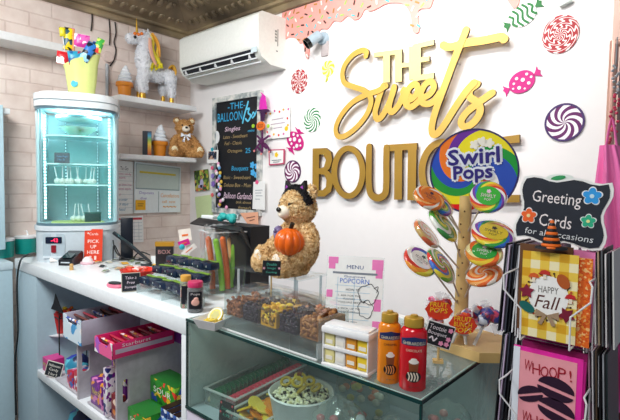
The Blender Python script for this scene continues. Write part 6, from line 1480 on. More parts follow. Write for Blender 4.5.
# bottom shelf goods
for k, (x, lb, cs) in enumerate(((.80, 'blue and teal ball bag on the bottom shelf, left one', ['#1f3f8a', '#2a8aa0', '#0f1c3f']), (.96, 'purple ball bag on the bottom shelf, middle one', ['#4a2a8a', '#2a3fa0', '#14122f']), (1.14, 'dark pink ball bag on the bottom shelf, right one', ['#7a2a6a', '#2a2f7a', '#14122f']))):
    t = thing('bag', lb, 'candy bag', (x, -1.08, .131)); g = MB().ell((0, 0, .17), (.085, .07, .17), None, 16, 12)
    for v in g.bm.verts: v.co += v.co.normalized()*noise.noise(v.co*22+Vector((k*3, 0, 0)))*.02; v.co.z = max(.0, v.co.z)
    g.build('bag', speckle('lowbag'+str(k), cs[0], cs, 22, thr=.3), t)

# ================================================================ lollipop tree
hb_ = P(455, 357, 'z', ZT); TB = Vector((hb_.x+.02, hb_.y+.085, ZT)); s_ = mpp(TB)
t = thing('lollipop_stand', 'pale wooden post stand with hexagonal base for swirl lollipops', 'stand', TB)
tops = P(465, 196, 'y', TB.y).z-ZT
bp = P(463, 345, 'y', TB.y)
MB().prism([(.108*math.cos(math.radians(60*k+48)), .088*math.sin(math.radians(60*k+48))) for k in range(6)], .022, None, .0005).build('base', WOOD, t)
lean = (P(466, 198, 'y', TB.y).x-P(460, 340, 'y', TB.y).x)
x_b = P(460, 338, 'y', TB.y).x-TB.x
g = MB().tube([(x_b, 0, .021), (x_b+lean, 0, tops)], [.0165, .0140], seg=12); g.build('post', WOOD, t)
g = MB()
for k in range(9):
    f = .22+.085*k; g.ell((x_b+lean*f+.004*(-1)**k, -.0155+.0015*f, tops*f), (.0022, .001, .0022), None, 8, 5)
g.build('holes', mat('#5f421f', .7), t)
postx = lambda f: Vector((TB.x+x_b+lean*f, TB.y, ZT+tops*f))
dT = (TB-CAM).dot(FWD)
RBW = ['#e23a2e', '#f29a2e', '#f4e23a', '#3aa84a', '#2f6fd0', '#7a3aa8', '#f6f2ee']
# big round SWIRL POPS sign on top
sc = D(473, 171.5, dT+.03); sr = 42*(dT+.03)/FPX
v = CAM-sc; yaw = math.degrees(math.atan2(v.y, v.x))+90
t = thing('swirl_pops_sign', 'large round rainbow swirl sign reading Swirl Pops on top of the lollipop stand', 'sign', M=Matrix.Translation(sc) @ Rz(yaw*.7), loc=None)
SW = swirl_mat('sign_swirl', ['#e21f26', '#f6f4f2', '#2f52b8', '#2f52b8', '#1f9a3a', '#f2e326', '#f2e326', '#6a2f9a', '#ef7a22', '#2a4fb8', '#2a9a3a', '#f0e02a'], 1, 2.3, sr)
MB().disc(sr, .006, FR, -.003, 56).build('disc', SW, t)
MB().ring([(sr*1.015*math.cos(k*PI/28), sr*1.015*math.sin(k*PI/28)) for k in range(56)], [(sr*.975*math.cos(k*PI/28), sr*.975*math.sin(k*PI/28)) for k in range(56)], .008, FR, -.004).build('rim', mat('#2a1f5c', .35), t)
for nm_, dx, z, m_ in (('letter_edge', 0, .0036, mat('#e9eef6', .4)), ('lettering', 0, .0062, mat('#2b1f7a', .35))):
    g = MB()
    for st, w_, h, cy, cx in (('Swirl', sr*1.14, sr*.36, sr*.36, .0), ('Pops', sr*.86, sr*.40, -sr*.06, -.0)):
        if nm_ == 'letter_edge':
            for a_ in range(8): g.text(st, w_, h, FR, z+a_*.00025, cx+.07*sr*math.cos(a_*PI/4), cy+.07*sr*math.sin(a_*PI/4), rot=4)
        else: g.text(st, w_, h, FR, z, cx, cy, rot=4)
        if nm_ == 'lettering':
            for a_ in range(8): g.text(st, w_, h, FR, z+.0002+a_*.00004, cx+.014*sr*math.cos(a_*PI/4), cy+.014*sr*math.sin(a_*PI/4), rot=4)
    g.build(nm_, m_, t)
g = MB(); [g.flower(.012, .0015, FR @ Tr(.18*sr+dx*.016, .66*sr+dy, 0), .0035) for dx, dy in ((-1, -.003), (0, .004), (1, 0))]; g.build('little_flowers', mat('#f4efe0', .4), t)
MB().box((-.0, .007, -sr*.55), (.012, .004, sr*.9)).build('back_strut', WOOD, t)
def lolly(label, px, py, r_px, ratio, tilt, stick_px, stick_py, sw, centre, dz=0, txt=None, tcol='#3a1f5c', flip=1, n=2, k=3.2):
    """round lollipop: centre, long radius in photo pixels, turned by ratio, long axis tilted"""
    c_ = D(px, py, dT-dz); r_ = r_px*(dT-dz)/FPX
    f = 1-(stick_py-196)/145.0; e_ = postx(max(.12, min(.98, f)))
    view = (CAM-c_).normalized()
    long_ = (RGT*math.cos(math.radians(tilt))+UPV*math.sin(math.radians(tilt))); long_ = (long_-view*long_.dot(view)).normalized()
    sec = view.cross(long_).normalized(); ph = math.acos(max(-1, min(1, ratio)))*flip
    nrm = (view*math.cos(ph)+sec*math.sin(ph)).normalized(); sec2 = nrm.cross(long_).normalized()
    M = Matrix((long_, -nrm, sec2)).transposed().to_4x4(); M.translation = c_
    if M.to_3x3().determinant() < 0: M = Matrix((-long_, -nrm, sec2)).transposed().to_4x4(); M.translation = c_
    t = thing('swirl_lollipop', label, 'lollipop', M=M, loc=None, group='swirl lollipops on the stand')
    g = MB().lathe([(.001, -.0062), (r_*.90, -.0058), (r_*.98, -.003), (r_, 0), (r_*.98, .003), (r_*.90, .0058), (.001, .0062)], FR, 36)
    g.build('candy', swirl_mat('lolly_'+label[:14], sw, n, k, r_, rough=.2), t)
    if centre:
        MB().disc(r_*.66, .0015, FR, .0061, 24, ry=r_*.6).build('label', mat(centre, .3), t)
        g = MB()
        if txt:
            g.text(txt, r_*.8, r_*.22, FR, .0078, 0, .0); g.text('POP', r_*.35, r_*.15, FR, .0078, 0, -r_*.25)
            g.flower(r_*.13, .0004, FR @ Tr(0, r_*.27, 0), .0078)
            g.build('lettering', mat(tcol, .3), t)
    MI = M.inverted(); a_ = MI @ e_
    st = Vector((a_.x, a_.y, a_.z)); s0 = st.normalized()*r_*.9; s0.y *= .3
    MB().tube([s0, st], .0021, seg=7).build('stick', mat('#d9c9b4', .5), t)
    g = MB().lathe([(.001, -.0078), (r_*1.0, -.0066), (r_*1.05, 0), (r_*1.0, .0078), (.001, .0084)], FR, 24); g.build('wrapper', glass('lolly_wrap', '#fdfefe', 1.45, .03, .015), t)
OR_ = ['#ee7d22', '#f6b268', '#e8641a', '#f4e9dc']
lolly('orange swirl lollipop with a dark printed centre at the upper left of the stand', 429, 198, 16, .62, -30, 458, 236, OR_, '#e0762a', .03, 'CREAMSICLE', '#241a4a', n=3)
lolly('rainbow-edged lollipop overlapping the orange one at the upper left', 441, 204, 15, .40, -48, 460, 238, RBW, None, .01)
lolly('green-centred rainbow lollipop at the upper right of the stand, over the sign', 488, 197, 17.5, .9, -8, 470, 236, RBW, '#2cb32c', .05, 'SWIRLY', '#f4c6e0')
lolly('narrow green and white lollipop turned nearly edge-on, left of the post', 443, 225, 20, .30, -52, 461, 262, ['#5fbf3a', '#f4f6ee', '#3f9f4a', '#f2e23a'], None, .03)
lolly('narrow orange lollipop turned nearly edge-on at the far left', 426.5, 234, 17, .28, -50, 459, 270, ['#e8834a', '#c9a45a', '#e0633a', '#f2ddc8'], None, .03)
lolly('rainbow lollipop with a white label at the lower left', 420, 261.5, 18, .62, -40, 457, 305, RBW, '#f2f2ee', .04, 'NUTRITION', '#55585c', n=1)
lolly('narrow rainbow lollipop turned nearly edge-on at the lower left of the post', 441, 265.5, 20, .36, -55, 458, 300, ['#3f9f4a', '#e23a2e', '#2f6fd0', '#f4e23a', '#7fbf3a', '#f6f2ee'], None, .03)
lolly('yellow-centred rainbow lollipop on the right of the stand', 493, 234, 21, .60, -14, 470, 258, RBW, '#e3c52a', .05, 'SWIRLY', '#3a2a18')
lolly('green-centred lollipop with orange and yellow edge on the right of the stand', 484, 253, 18, .72, -8, 467, 275, ['#ef8a2a', '#f2d23a', '#ef6a2a', '#f6e9a0'], '#2aa03a', .065, 'SWIRLY', '#f0d8e8')
lolly('orange swirl lollipop lowest on the right of the stand', 484, 275, 18, .56, 14, 465, 300, OR_, None, .05, n=3)

# wrapped bunch pops lying on the base
def bunch(label, px, py, rpx, cols_, lab, seed, stick_to=None, zoff=0):
    c_ = D(px, py, dT-.045-zoff); s1 = (dT-.045)/FPX; r_ = rpx*s1; rd = random.Random(seed)
    t = thing('pop_bunch', label, 'lollipop bunch', c_)
    for k in range(9):
        a_ = rd.uniform(0, 6.28); b__ = rd.uniform(-1, 1); p_ = Vector((math.cos(a_)*r_*.55, math.sin(a_)*r_*.35, b__*r_*.55))
        o = MB().ell(p_, r_*.42, None, 12, 8)
        for v in o.bm.verts: v.co += (v.co-p_).normalized()*noise.noise(v.co*120)*.003
        o.build('wrapped_pop', cols_[k % len(cols_)], t)
    g = MB()
    for k in range(16):
        d_ = Vector((rd.uniform(-1, 1), rd.uniform(-1, .3), rd.uniform(-1, 1))).normalized(); u = d_.orthogonal().normalized()
        g.add([d_*r_*.5+u*r_*.1, d_*r_*.5-u*r_*.1, d_*r_*1.15-u*r_*.25, d_*r_*1.2+u*r_*.25], [(0, 1, 2, 3)])
    g.build('cellophane_frill', glass('frill', '#f4f6f8', 1.6, .08, .3), t)
    if lab:
        yv = face(c_); M = Rz(yv) @ FR @ Tr(0, 0, r_*.92)
        MB().prism([(r_*.95*math.cos(a_*PI/12)*(1+.08*math.cos(a_*2.1)), r_*.72*math.sin(a_*PI/12)) for a_ in range(24)], .002, M).build('label', mat('#d8381c', .35), t)
        g = MB()
        for i, st in enumerate(lab): g.text(st, r_*1.25, r_*.36, M, .0028+.0001*i, 0, r_*(.42-.42*i), shear=.1)
        g.build('lettering', mat('#f6d02a', .35), t)
    if stick_to:
        for k, (sx, sy) in enumerate(stick_to):
            e_ = P(sx, sy, 'z', ZT+.027)-c_; MB().tube([e_*.25, e_], .0035, seg=7).build('stick', WHITE, t)
wr = [speckle('wrap_a', '#c02a2a', ['#f2a02a', '#2a3a6a', '#f4e8e8', '#8a1f3a'], 90, thr=.4), speckle('wrap_b', '#e0602a', ['#f6d23a', '#c02a3a', '#f4f0ee'], 90, thr=.4), speckle('wrap_c', '#3a4a9a', ['#dfe6f4', '#6a3a8a', '#c94a6a'], 90, thr=.4), speckle('wrap_d', '#e884a8', ['#f6e8ee', '#c02a5a'], 90, thr=.4)]
bunch('bunch of wrapped pops with orange labels, left behind the bouquet sign', 439, 307, 13.5, [wr[0], wr[1], wr[3]], ('FRUIT', 'POPS'), 3, [(446, 338)], -.03)
bunch('pink wrapped pops low behind the bouquet sign', 436, 321, 8, [wr[3], wr[0]], None, 5, None, -.02)
bunch('bunch labelled BUNCH POPS in red and yellow at the front of the wooden base', 463, 321, 13, [wr[0], wr[2], wr[1]], ('FRUIT', 'BUNCH', 'POPS'), 4, [(452, 342), (466, 344)], .01)
bunch('bunch of blue and red wrapped pops at the right of the wooden base', 487, 318, 15, [wr[2], wr[3], wr[2], wr[0]], None, 6, [(474, 345)], 0)
# bouquet chalk sign
q = P(438, 363, 'z', ZT); t = thing('chalk_sign', 'black chalk sign reading Tootsie Bouquet on a wooden peg by the red bottle', 'sign', q, face(q, 6)); s_ = mpp(q)
zc_ = 29*s_; T0 = FR @ Tr(0, zc_, 0) @ Rz(-14); w_, h = 27*s_, 24*s_
MB().tube([(0, .002, 0), (0, .002, zc_*.7)], .0028, seg=6).build('peg', WOOD, t); MB().box((0, .004, .003), (.022, .016, .006)).build('foot', WOOD, t)
MB().rect(w_, h, .003, T0, 0, rad=.003).build('frame', mat('#f0f2f2', .5), t); MB().rect(w_*.94, h*.93, .001, T0, .003).build('board', mat('#14161f', .6), t)
g = MB().text('Tootsie', w_*.62, h*.20, T0, .0042, -.10*w_, h*.28, shear=.1).text('Bouquet', w_*.68, h*.20, T0, .0042, -.07*w_, h*.02, shear=.1); g.ribbon([(-w_*.3, -h*.22), (-w_*.22, -h*.14), (-w_*.14, -h*.30), (-w_*.05, -h*.16)], .003, .0006, T0, .004); g.build('lettering', mat('#efe6ef', .5), t)
g = MB(); [g.flower(.0055, .0008, T0 @ Tr(x*w_, y*h, 0), .004) for x, y in ((.36, .30), (.36, -.08), (.14, -.32), (.34, -.30))]; g.build('dots', mat('#f29ac0', .5), t)

# ================================================================ greeting card rack
def K(px, py, y): return P(px, py, 'y', y)
YR = -1.06
Yc = YR+.085
c1, c2 = K(521, 250, YR), K(577, 336, YR)
rx = K(549, 300, YR).x
t = thing('card_rack', 'four-sided floor card rack of white wire with pockets for greeting cards', 'card rack', (rx, Yc, 0))
WIRE = mat('#eef0f2', .3)
MB().tube([(0, 0, .02), (0, 0, 1.40)], .012, seg=12).build('pole', mat('#cfd3da', .3, .5), t)
MB().lathe([(.001, 0), (.17, 0), (.17, .012), (.02, .03), (.001, .03)], None, 30).build('base', WIRE, t)
# magenta inner faces behind the pockets
cw = c2.x-c1.x+.018
MB().box((0, -.050, (K(549, 262, YR).z+.75)/2), (cw*.86, .003, K(549, 262, YR).z-.75)).build('face_panel', mat('#b01d74', .4), t)
def pocket(zb_, nm_, Mrot, front=True):
    """wire pocket of one face: floor, front hoops, side returns"""
    w_ = cw/2+.006
    g = MB()
    for sx in (-1, 1):
        if nm_ == 'wire_pocket' and not front: break
        g.tube([(sx*w_*.62, -.105, zb_), (sx*w_*.62, -.108, zb_+.055), (sx*w_*1.08, -.112, zb_+.085), (sx*w_*1.10, -.112, zb_+.110), (sx*w_*1.0, -.100, zb_+.115), (sx*w_*1.0, -.055, zb_+.115)], .0016, Mrot, seg=6)
        g.tube([(sx*w_*.62, -.105, zb_), (sx*w_*.62, -.05, zb_)], .0016, Mrot, seg=6)
    g.tube([(-w_, -.055, zb_+.115), (-w_, -.055, zb_-.01), (w_, -.055, zb_-.01), (w_, -.055, zb_+.115)], .0016, Mrot, seg=6)
    return g.build(nm_, WIRE, t)
zt1, zb1 = c1.z, K(549, 340, YR).z; zt2 = K(549, 352, YR).z; hh_ = zt1-zb1; zb2 = zt2-hh_*1.12
for zz in (zb1, zb2, zb2-.22):
    for a_ in (0, 90, -90, 180): pocket(zz-.004, 'wire_pocket', Rz(a_), a_ == 0)
# front cards
def card(label, x, y, z0, w_, h, th, m_, deco_fn=None, edge=None, rz=0, lean=0, grp=None, cat='greeting card'):
    o = thing('greeting_card', label, cat, M=Tr(x, y, z0) @ Rz(rz) @ Rx(-lean), loc=None, group=grp)
    MB().rect(w_, h, th, FR @ Tr(0, h/2, 0), -th).build('card', m_, o)
    if edge: MB().rect(w_*.985, h*.985, th*.7, FR @ Tr(.004, h/2-.003, 0), -th*2.2).build('envelope', edge, o)
    if deco_fn: deco_fn(o, FR @ Tr(0, h/2, .0002), w_, h)
    return o
def gingham(N, L, tc):
    ck = []
    sp = N.new('ShaderNodeSeparateXYZ'); L.new(tc.outputs['Object'], sp.inputs[0])
    for ax in (0, 2):
        m1 = N.new('ShaderNodeMath'); m1.operation = 'MULTIPLY'; L.new(sp.outputs[ax], m1.inputs[0]); m1.inputs[1].default_value = 1/.030
        m2 = N.new('ShaderNodeMath'); m2.operation = 'FRACT'; L.new(m1.outputs[0], m2.inputs[0]); m3 = N.new('ShaderNodeMath'); m3.operation = 'GREATER_THAN'; m3.inputs[1].default_value = .5; L.new(m2.outputs[0], m3.inputs[0]); ck.append(m3.outputs[0])
    ad = N.new('ShaderNodeMath'); ad.operation = 'ADD'; L.new(ck[0], ad.inputs[0]); L.new(ck[1], ad.inputs[1])
    dv = N.new('ShaderNodeMath'); dv.operation = 'MULTIPLY'; dv.inputs[1].default_value = .45; L.new(ad.outputs[0], dv.inputs[0])
    r = ramp(N, [(0, '#f6edc0'), (.3, '#eecb4c'), (.8, '#dba41c')]); L.new(dv.outputs[0], r.inputs[0]); return r.outputs[0]
GING = nodes_mat('yellow_gingham', gingham, .4)
def fall(o, M, w_, h):
    R_ = w_*.36
    MB().disc(R_, .0006, M, 0, 32, ry=R_*1.12).build('white_oval', PAPER, o)
    g = MB(); rd = random.Random(2)
    for k in range(30):
        a_ = 2*PI*k/30; g.mi = k % 2; g.ribbon([(R_*1.0*math.cos(a_), R_*1.12*math.sin(a_)), (R_*1.16*math.cos(a_+.1), R_*1.3*math.sin(a_+.1))], .0012, .0005, M, .0005, n=1); g.disc(.0018, .0006, M @ Tr(R_*1.17*math.cos(a_+.1), R_*1.31*math.sin(a_+.1), 0), .0006, 8)
    g.build('sprigs', [mat('#4a2a1a', .5), mat('#c0502a', .5)], o)
    def leaf(x, y, r_, c_, n_, rot):
        pts = []
        for k in range(n_*2): a_ = PI*k/n_; q_ = r_ if k % 2 == 0 else r_*.55; pts.append((q_*math.cos(a_), q_*math.sin(a_)))
        return MB().prism(pts, .0012, M @ Tr(x, y, .001) @ Rz(rot)).build('leaf', mat(c_, .45), o)
    leaf(-R_*1.1, R_*.12, .0135, '#8a1a3a', 5, 20); leaf(R_*.95, -R_*.85, .014, '#7a1230', 5, 50)
    for x, y, r1, r2, rot, c_ in ((R_*.72, R_*.92, .009, .013, 30, '#b5581e'), (-R_*1.05, -R_*.75, .008, .014, 60, '#0f6a66')): MB().disc(r1, .0012, M @ Tr(x, y, .001) @ Rz(rot), 0, 16, ry=r2).build('leaf', mat(c_, .45), o)
    for x, y, c_ in ((-.2*R_, 1.18*R_, '#c8342c'), (-.75*R_, .95*R_, '#d8602a'), (1.1*R_, .05*R_, '#c8242c')):
        MB().prism([(-.009, 0), (.009, 0), (.006, .006), (0, .008), (-.006, .006)], .0012, M @ Tr(x, y, .001)).build('mushroom_cap', mat(c_, .4), o); MB().rect(.005, .008, .001, M @ Tr(x, y-.004, .001)).build('mushroom_stem', mat('#efe4d0', .5), o)
    g = MB()
    for sx in (-1, 1): g.prism([(0, 0), (sx*.018, .008), (sx*.019, -.006)], .0015, M @ Tr(0, -R_*1.02, .0015)); g.prism([(0, 0), (sx*.006, 0), (sx*.014, -.016), (sx*.008, -.018)], .0014, M @ Tr(0, -R_*1.02, .0015))
    g.build('bow', mat('#a58a6e', .6), o)
    MB().text('HAPPY', w_*.36, h*.075, M, .0008, 0, h*.075).build('lettering', mat('#6a6460', .5), o)
    g = MB().text('Fall', w_*.40, h*.15, M, .0008, -.01*w_, -h*.07, shear=.25); g.build('lettering', mat('#5a2a24', .5), o)
w1 = K(577, 300, YR).x-K(521, 300, YR).x
xc = (K(577, 300, YR).x+K(521, 300, YR).x)/2
card('Happy Fall greeting card with yellow gingham and a leaf wreath, front pocket', xc, YR, zb1, w1, hh_, .0015, GING, fall)
card('orange card behind the Happy Fall card, showing at its right edge', xc+.013, YR+.006, zb1-.002, w1+.012, hh_-.002, .003, speckle('orange_glitter', '#e8681a', ['#f29a3a', '#d8500f', '#f6c07a'], 300, thr=.5))
card('brown card standing behind the Happy Fall card at the upper left', xc-.012, YR+.020, zb1+.004, w1*.98, hh_+.006, .002, mat('#6a4426', .5), rz=1)
card('pink sleeve card rising behind the Happy Fall card at the right', xc+.018, YR+.030, zb1+.002, w1, hh_+.004, .002, mat('#ef8ac0', .4))
def whoop(o, M, w_, h):
    MB().rect(w_*.84, h*.91, .0004, M @ Tr(.0, -.0*h, 0)).build('pink_field', mat('#f5a3ae', .4), o)
    MB().rect(w_*.10, h*.99, .0008, M @ Tr(-w_*.45, -.005*h, .0002)).build('white_edge', mat('#e9f0fa', .4), o)
    for k, (st, cy) in enumerate((('WHOOP!', .31), ('WHOOP!', -.24))):
        g = MB(); W6 = 'WHOOP!'
        for i, ch in enumerate(W6): g.text(ch, w_*(.115 if ch != '!' else .03), h*.115, M, .0012, w_*(-.27+.122*i), h*(cy+(.006, -.012, -.018, -.006, .006, .0)[i]), rot=(-4, 3, -6, 4, -3, 6)[i])
        g.build('lettering', mat('#a8132c', .4), o)
    def cookie(cx, cy, r_, rot):
        DM = mat('#2c0f2c', .4); Mc = M @ Tr(cx*w_, cy*h, .0008) @ Rz(rot)
        top_ = [(r_*math.cos(a_*PI/16), r_*.10+r_*.62*math.sin(a_*PI/16)) for a_ in range(17)]; bot = [(r_*math.cos(PI+a_*PI/16), -r_*.12+r_*.50*math.sin(PI+a_*PI/16)) for a_ in range(17)]
        MB().prism(top_, .0008, Mc).prism(bot, .0008, Mc).build('cookie_drawing', DM, o)
    cookie(.14, .135, w_*.26, -10); cookie(.16, -.085, w_*.26, -14); cookie(-.22, .015, w_*.19, 22)
w2 = K(583, 380, YR).x-K(513, 380, YR).x; xc2 = (K(583, 380, YR).x+K(513, 380, YR).x)/2
card('pink WHOOP! greeting card with whoopie pie drawings in the lower front pocket', xc2, YR-.002, zb2, w2, zt2-zb2, .003, mat('#f02ba8', .35), whoop, edge=mat('#d81f96', .4))
card('brown and white patterned card behind the pink WHOOP! card', xc2+.004, YR+.022, zb2+.004, w2*.95, (zt2-zb2), .002, mat('#a02468', .4))
# side-pocket cards seen edge-on
def stack(side, z0, h, cols_, where, n_):
    for k in range(n_):
        x = rx+side*(cw/2+.004+.0055*k) if side > 0 else rx-(cw/2+.006+.0055*k)
        c_, nm_ = cols_[k % len(cols_)]
        o = thing('greeting_card', f'{nm_} card seen edge-on, {["first","second","third","fourth","fifth","sixth","seventh"][k]} outward in the {where}', 'greeting card', M=Tr(x, Yc-.004*k*.5, z0) @ Rz(90*side) @ Rx(-3), loc=None, group='cards in the '+where)
        w_ = .105; hh2 = h-.003*((k*2) % 3)
        MB().rect(w_, hh2, .0022, FR @ Tr(0, hh2/2, 0)).build('card', mat(c_, .35), o)
        MB().prism([(-w_/2, hh2*.5), (w_/2, hh2*.5), (w_/2-.006, hh2*.98), (-w_/2+.006, hh2*.98)], .0008, FR, -.0016).build('envelope', mat('#1a1c24' if c_ != '#14161d' else '#cfd4dc', .4), o)
BK = [('#14161d', 'black'), ('#e9ecf2', 'white'), ('#14161d', 'black'), ('#3a3f4c', 'dark grey'), ('#c9b9d6', 'lilac'), ('#14161d', 'black')]
BK2 = [('#e23aa0', 'magenta'), ('#f0f0f2', 'white'), ('#b9a88a', 'tan'), ('#5f6468', 'grey'), ('#e6e6e8', 'pale grey'), ('#2b2f36', 'charcoal'), ('#cfd2cf', 'silver')]
BK3 = [('#1f6a4a', 'green'), ('#d8a8c0', 'pale pink'), ('#e9e9ee', 'white'), ('#5a4a3a', 'brown'), ('#14161d', 'black'), ('#9fa6ad', 'grey'), ('#1a2a2c', 'dark teal')]
stack(-1, zb1-.01, hh_+.02, BK, 'upper left pocket', 6); stack(-1, zb2-.0, hh_+.03, BK, 'lower left pocket', 6)
stack(1, zb1-.0, hh_+.01, BK2, 'upper right pocket', 7); stack(1, zb2-.0, hh_+.03, BK3, 'lower right pocket', 7)
# sign and witch hat on the rack
YS = YR+.03
s1, s2 = K(524, 178, YS), K(608, 243, YS)
TL_, TR_, BR_, BL_ = K(527, 178, YS), K(610, 184, YS), K(600, 248, YS), K(517, 236, YS)
sc = (TL_+TR_+BR_+BL_)/4; t = thing('greeting_cards_sign', 'wavy-edged black chalk sign reading Greeting Cards on top of the card rack', 'sign', sc)
def wavy(k_):
    out = []
    cs = [TL_, TR_, BR_, BL_]
    for i in range(4):
        a_, b_ = cs[i]-sc, cs[(i+1) % 4]-sc
        for j in range(10):
            f = j/10; p_ = a_*(1-f)+b_*f; n_ = Vector((b_.z-a_.z, 0, -(b_.x-a_.x))).normalized(); am = .0035 if i % 2 == 0 else .0045
            p_ = p_-n_*am*math.sin(2*PI*f*(2 if i % 2 == 0 else 1.5)); out.append((p_.x*k_, p_.z*k_))
    return out
MB().prism(wavy(1.05), .004, FR).build('frame', mat('#f3f4f2', .4), t); MB().prism(wavy(.985), .001, FR, .004).build('board', mat('#1a2230', .6, var=.2), t)
sw_ = (TR_-TL_).length; sh_ = (TL_-BL_).length; ro = -4.5
def st_(g, s__, w_, h, u, v, shear=0): g.text(s__, w_*sw_, h*sh_, FR, .0056, u*sw_, v*sh_, rot=ro, shear=shear)
g = MB(); st_(g, 'Greeting', .60, .25, -.06, .19); st_(g, 'Cards', .40, .20, -.06, -.16); g.build('lettering', mat('#f0e9ea', .5), t)
g = MB(); st_(g, 'for all occasions', .84, .10, -.02, -.375, .1); g.build('lettering', mat('#dfe6ea', .5), t)
for u, v, r_, c_, cc_ in ((.36, .26, .014, '#2f9fe8', '#c9eaf8'), (-.40, -.09, .013, '#f2682a', '#f6e0a0'), (.33, -.13, .011, '#2fb58a', '#f2f0a0')):
    M = FR @ Tr(u*sw_, v*sh_, .005) @ Rz(15); w__ = MB().flower(r_*1.15, .0006, M).build('flower_edge', WHITE, t)
    MB().flower(r_, .0012, M).build('flower', mat(c_, .4), t); MB().disc(r_*.25, .0018, M, 0, 12).build('flower_centre', mat(cc_, .4), t)
for x in (-.030, .030): MB().box((x, .006, -.03), (.004, .004, .09)).build('bracket', WIRE, t)
q = K(551, 249, YS-.03); t = thing('witch_hat', 'little orange and black striped witch hat in front of the chalk sign', 'witch hat', q, face(q)); s_ = mpp(q)
MB().lathe([(.001, 0), (15*s_, 0), (14.5*s_, 2.2*s_), (8.5*s_, 3.5*s_)], None, 28, sy=.6).build('brim', mat('#191a22', .5), t)
zs_ = [3+k*2.9 for k in range(10)]
for k in range(9):
    r0 = (8.6-.82*k)*s_; r1 = (8.6-.82*(k+1))*s_
    MB().lathe([(.0005, zs_[k]*s_), (r0*1.05, zs_[k]*s_), (r0*1.08, (zs_[k]+1.2)*s_), (max(.0006, r1*1.02), zs_[k+1]*s_), (.0005, zs_[k+1]*s_)], None, 20).build('hat_band', mat('#ef6f1c' if k % 2 == 0 else '#1b1512', .45), t)
g = MB(); g.tube([(-9*s_, -.004, 1*s_), (0, -9.2*s_, 1.8*s_), (9*s_, -.004, 1*s_)], .0018, smooth=5); g.build('hat_cord', ORG, t)
gc_ = K(560, 178, YS+.02); t = thing('leaf_charm', 'green and white oval charm showing above the chalk sign', 'ornament', gc_)
MB().disc(.022, .003, FR, 0, 20, ry=.007).build('disc', mat('#e6f0ea', .4), t); MB().disc(.012, .001, FR @ Tr(-.002, 0, .003) @ Rz(10), 0, 14, ry=.004).build('leaf', mat('#2f9a5a', .4), t); MB().box((0, .002, -.018), (.003, .003, .036)).build('pin', WIRE, t)

# ================================================================ pink dress and clothes rail at the right
YD = -.42
def folds(label, nm, prof_px, y, m_, thick=.06, nfold=9, seed=0, amp=.012, cat='dress'):
    """hanging cloth: outline rows in photo pixels (left x, right x, y), real folded tube"""
    rows = []
    for xl_, xr_, py in prof_px: a_, b_ = P(xl_, py, 'y', y), P(xr_, py, 'y', y); rows.append((a_.x, b_.x, (a_.z+b_.z)/2))
    cx = (rows[0][0]+rows[0][1])/2; t = thing(nm, label, cat, (cx, y, rows[-1][2]))
    g = MB(); vs = []; n_ = 72; rws = []
    for i in range(len(rows)-1):
        for k in range(6): f = k/6; rws.append(tuple(rows[i][j]*(1-f)+rows[i+1][j]*f for j in range(3)))
    rws.append(rows[-1])
    for i, (xa, xb, z) in enumerate(rws):
        fz = i/len(rws)
        for k in range(n_):
            a_ = 2*PI*k/n_; fo = math.sin(a_*nfold+seed+fz*1.3)*amp*(.3+fz)+.4*amp*math.sin(a_*(nfold*2+1)+seed)*(.3+fz)
            w_ = (xb-xa)/2; vs.append(((xa+xb)/2+(w_+fo*.6)*math.cos(a_), y+(thick*(.6+.6*fz)+fo)*math.sin(a_), z))
    m2 = len(rws); fs = [(i*n_+k, i*n_+(k+1) % n_, (i+1)*n_+(k+1) % n_, (i+1)*n_+k) for i in range(m2-1) for k in range(n_)]
    g.add(vs, fs); g.build('cloth', m_, t, world=True, sharp=80); return t
PKD = mat('#f777bb', .6, scale=30, var=.05, name='pink_satin')
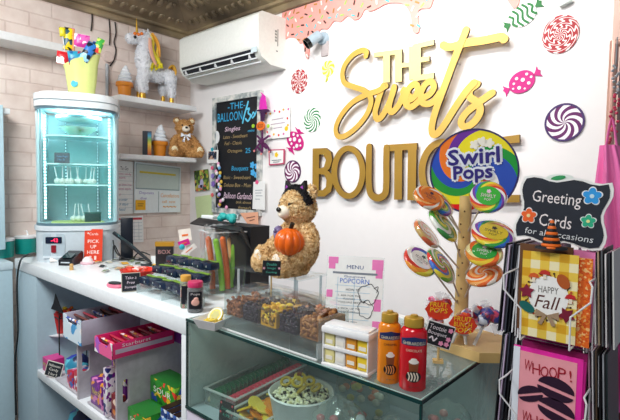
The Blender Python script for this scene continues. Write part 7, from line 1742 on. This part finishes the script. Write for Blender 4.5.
d1 = folds('light pink satin dress hanging at the right edge of the photo', 'dress', [(601, 618, 146), (600, 622, 160), (596, 630, 190), (591, 640, 240), (584, 650, 290), (582, 655, 335)], -.52, PKD, .07, 7, .4, .014)
MB().tube([(0, 0, 0), (.0, 0, .0)], .001)
d2 = folds('deeper pink tiered tulle skirt below the satin dress', 'skirt', [(590, 652, 326), (586, 655, 345), (590, 660, 372), (598, 665, 396)], -.50, mat('#e05aa6', .6, scale=40, var=.1), .10, 11, 1.1, .02, 'skirt')
d3 = folds('dark red and black garments at the bottom right behind the card rack', 'garment', [(592, 640, 372), (594, 650, 420), (596, 660, 470)], -.52, mat('#7a1f33', .6, scale=40, var=.3), .08, 13, 2.1, .018, 'garment')
for nm_, lb, xx, z_ in (('dress_strap', 'thin', 0, 0),):
    a_, b_ = P(606, 147, 'y', -.52), P(612, 118, 'y', -.52); c_ = P(617, 147, 'y', -.52)
    MB().tube([a_, b_, c_], .006, smooth=4, flat=.5).build('strap', PKD, d1, world=True)
t = thing('clothes_rail', 'copper pink clothes rail post at the right edge of the sign wall', 'clothes rail', (P(614, 60, 'y', -.40).x, -.40, 0))
xp = P(613.5, 60, 'y', -.40).x; zt_r = P(613, 41, 'y', -.40).z
MB().tube([(xp, -.40, 0), (xp, -.40, zt_r)], .011, seg=12).build('post', mat('#dcae9e', .3, .4), t, world=True)
MB().tube([(xp, -.40, zt_r-.008), (xp+.9, -.40, zt_r-.008)], .011, seg=12).build('crossbar', mat('#dcae9e', .3, .4), t, world=True)
MB().box((xp, -.40, .015), (.06, .4, .03), bev=.004).build('foot', mat('#b98d80', .4), t, world=True)
q = P(616, 64, 'y', -.43); t = thing('necklace', 'silver and red sparkly trim hanging beside the rail post', 'trim', q); g = MB(); rd = random.Random(4)
for k in range(40): g.mi = 0 if k < 14 else 1; g.ell((rd.uniform(-.008, .012), rd.uniform(-.01, .01), -.006-k*.0055), .0045, None, 6, 4)
g.build('beads', [mat('#b9bec4', .3, .6), mat('#c43a5a', .35)], t)
MB().tube([(0, 0, 0), (0, 0, zt_r-q.z)], .0015).build('cord', GREY, t)
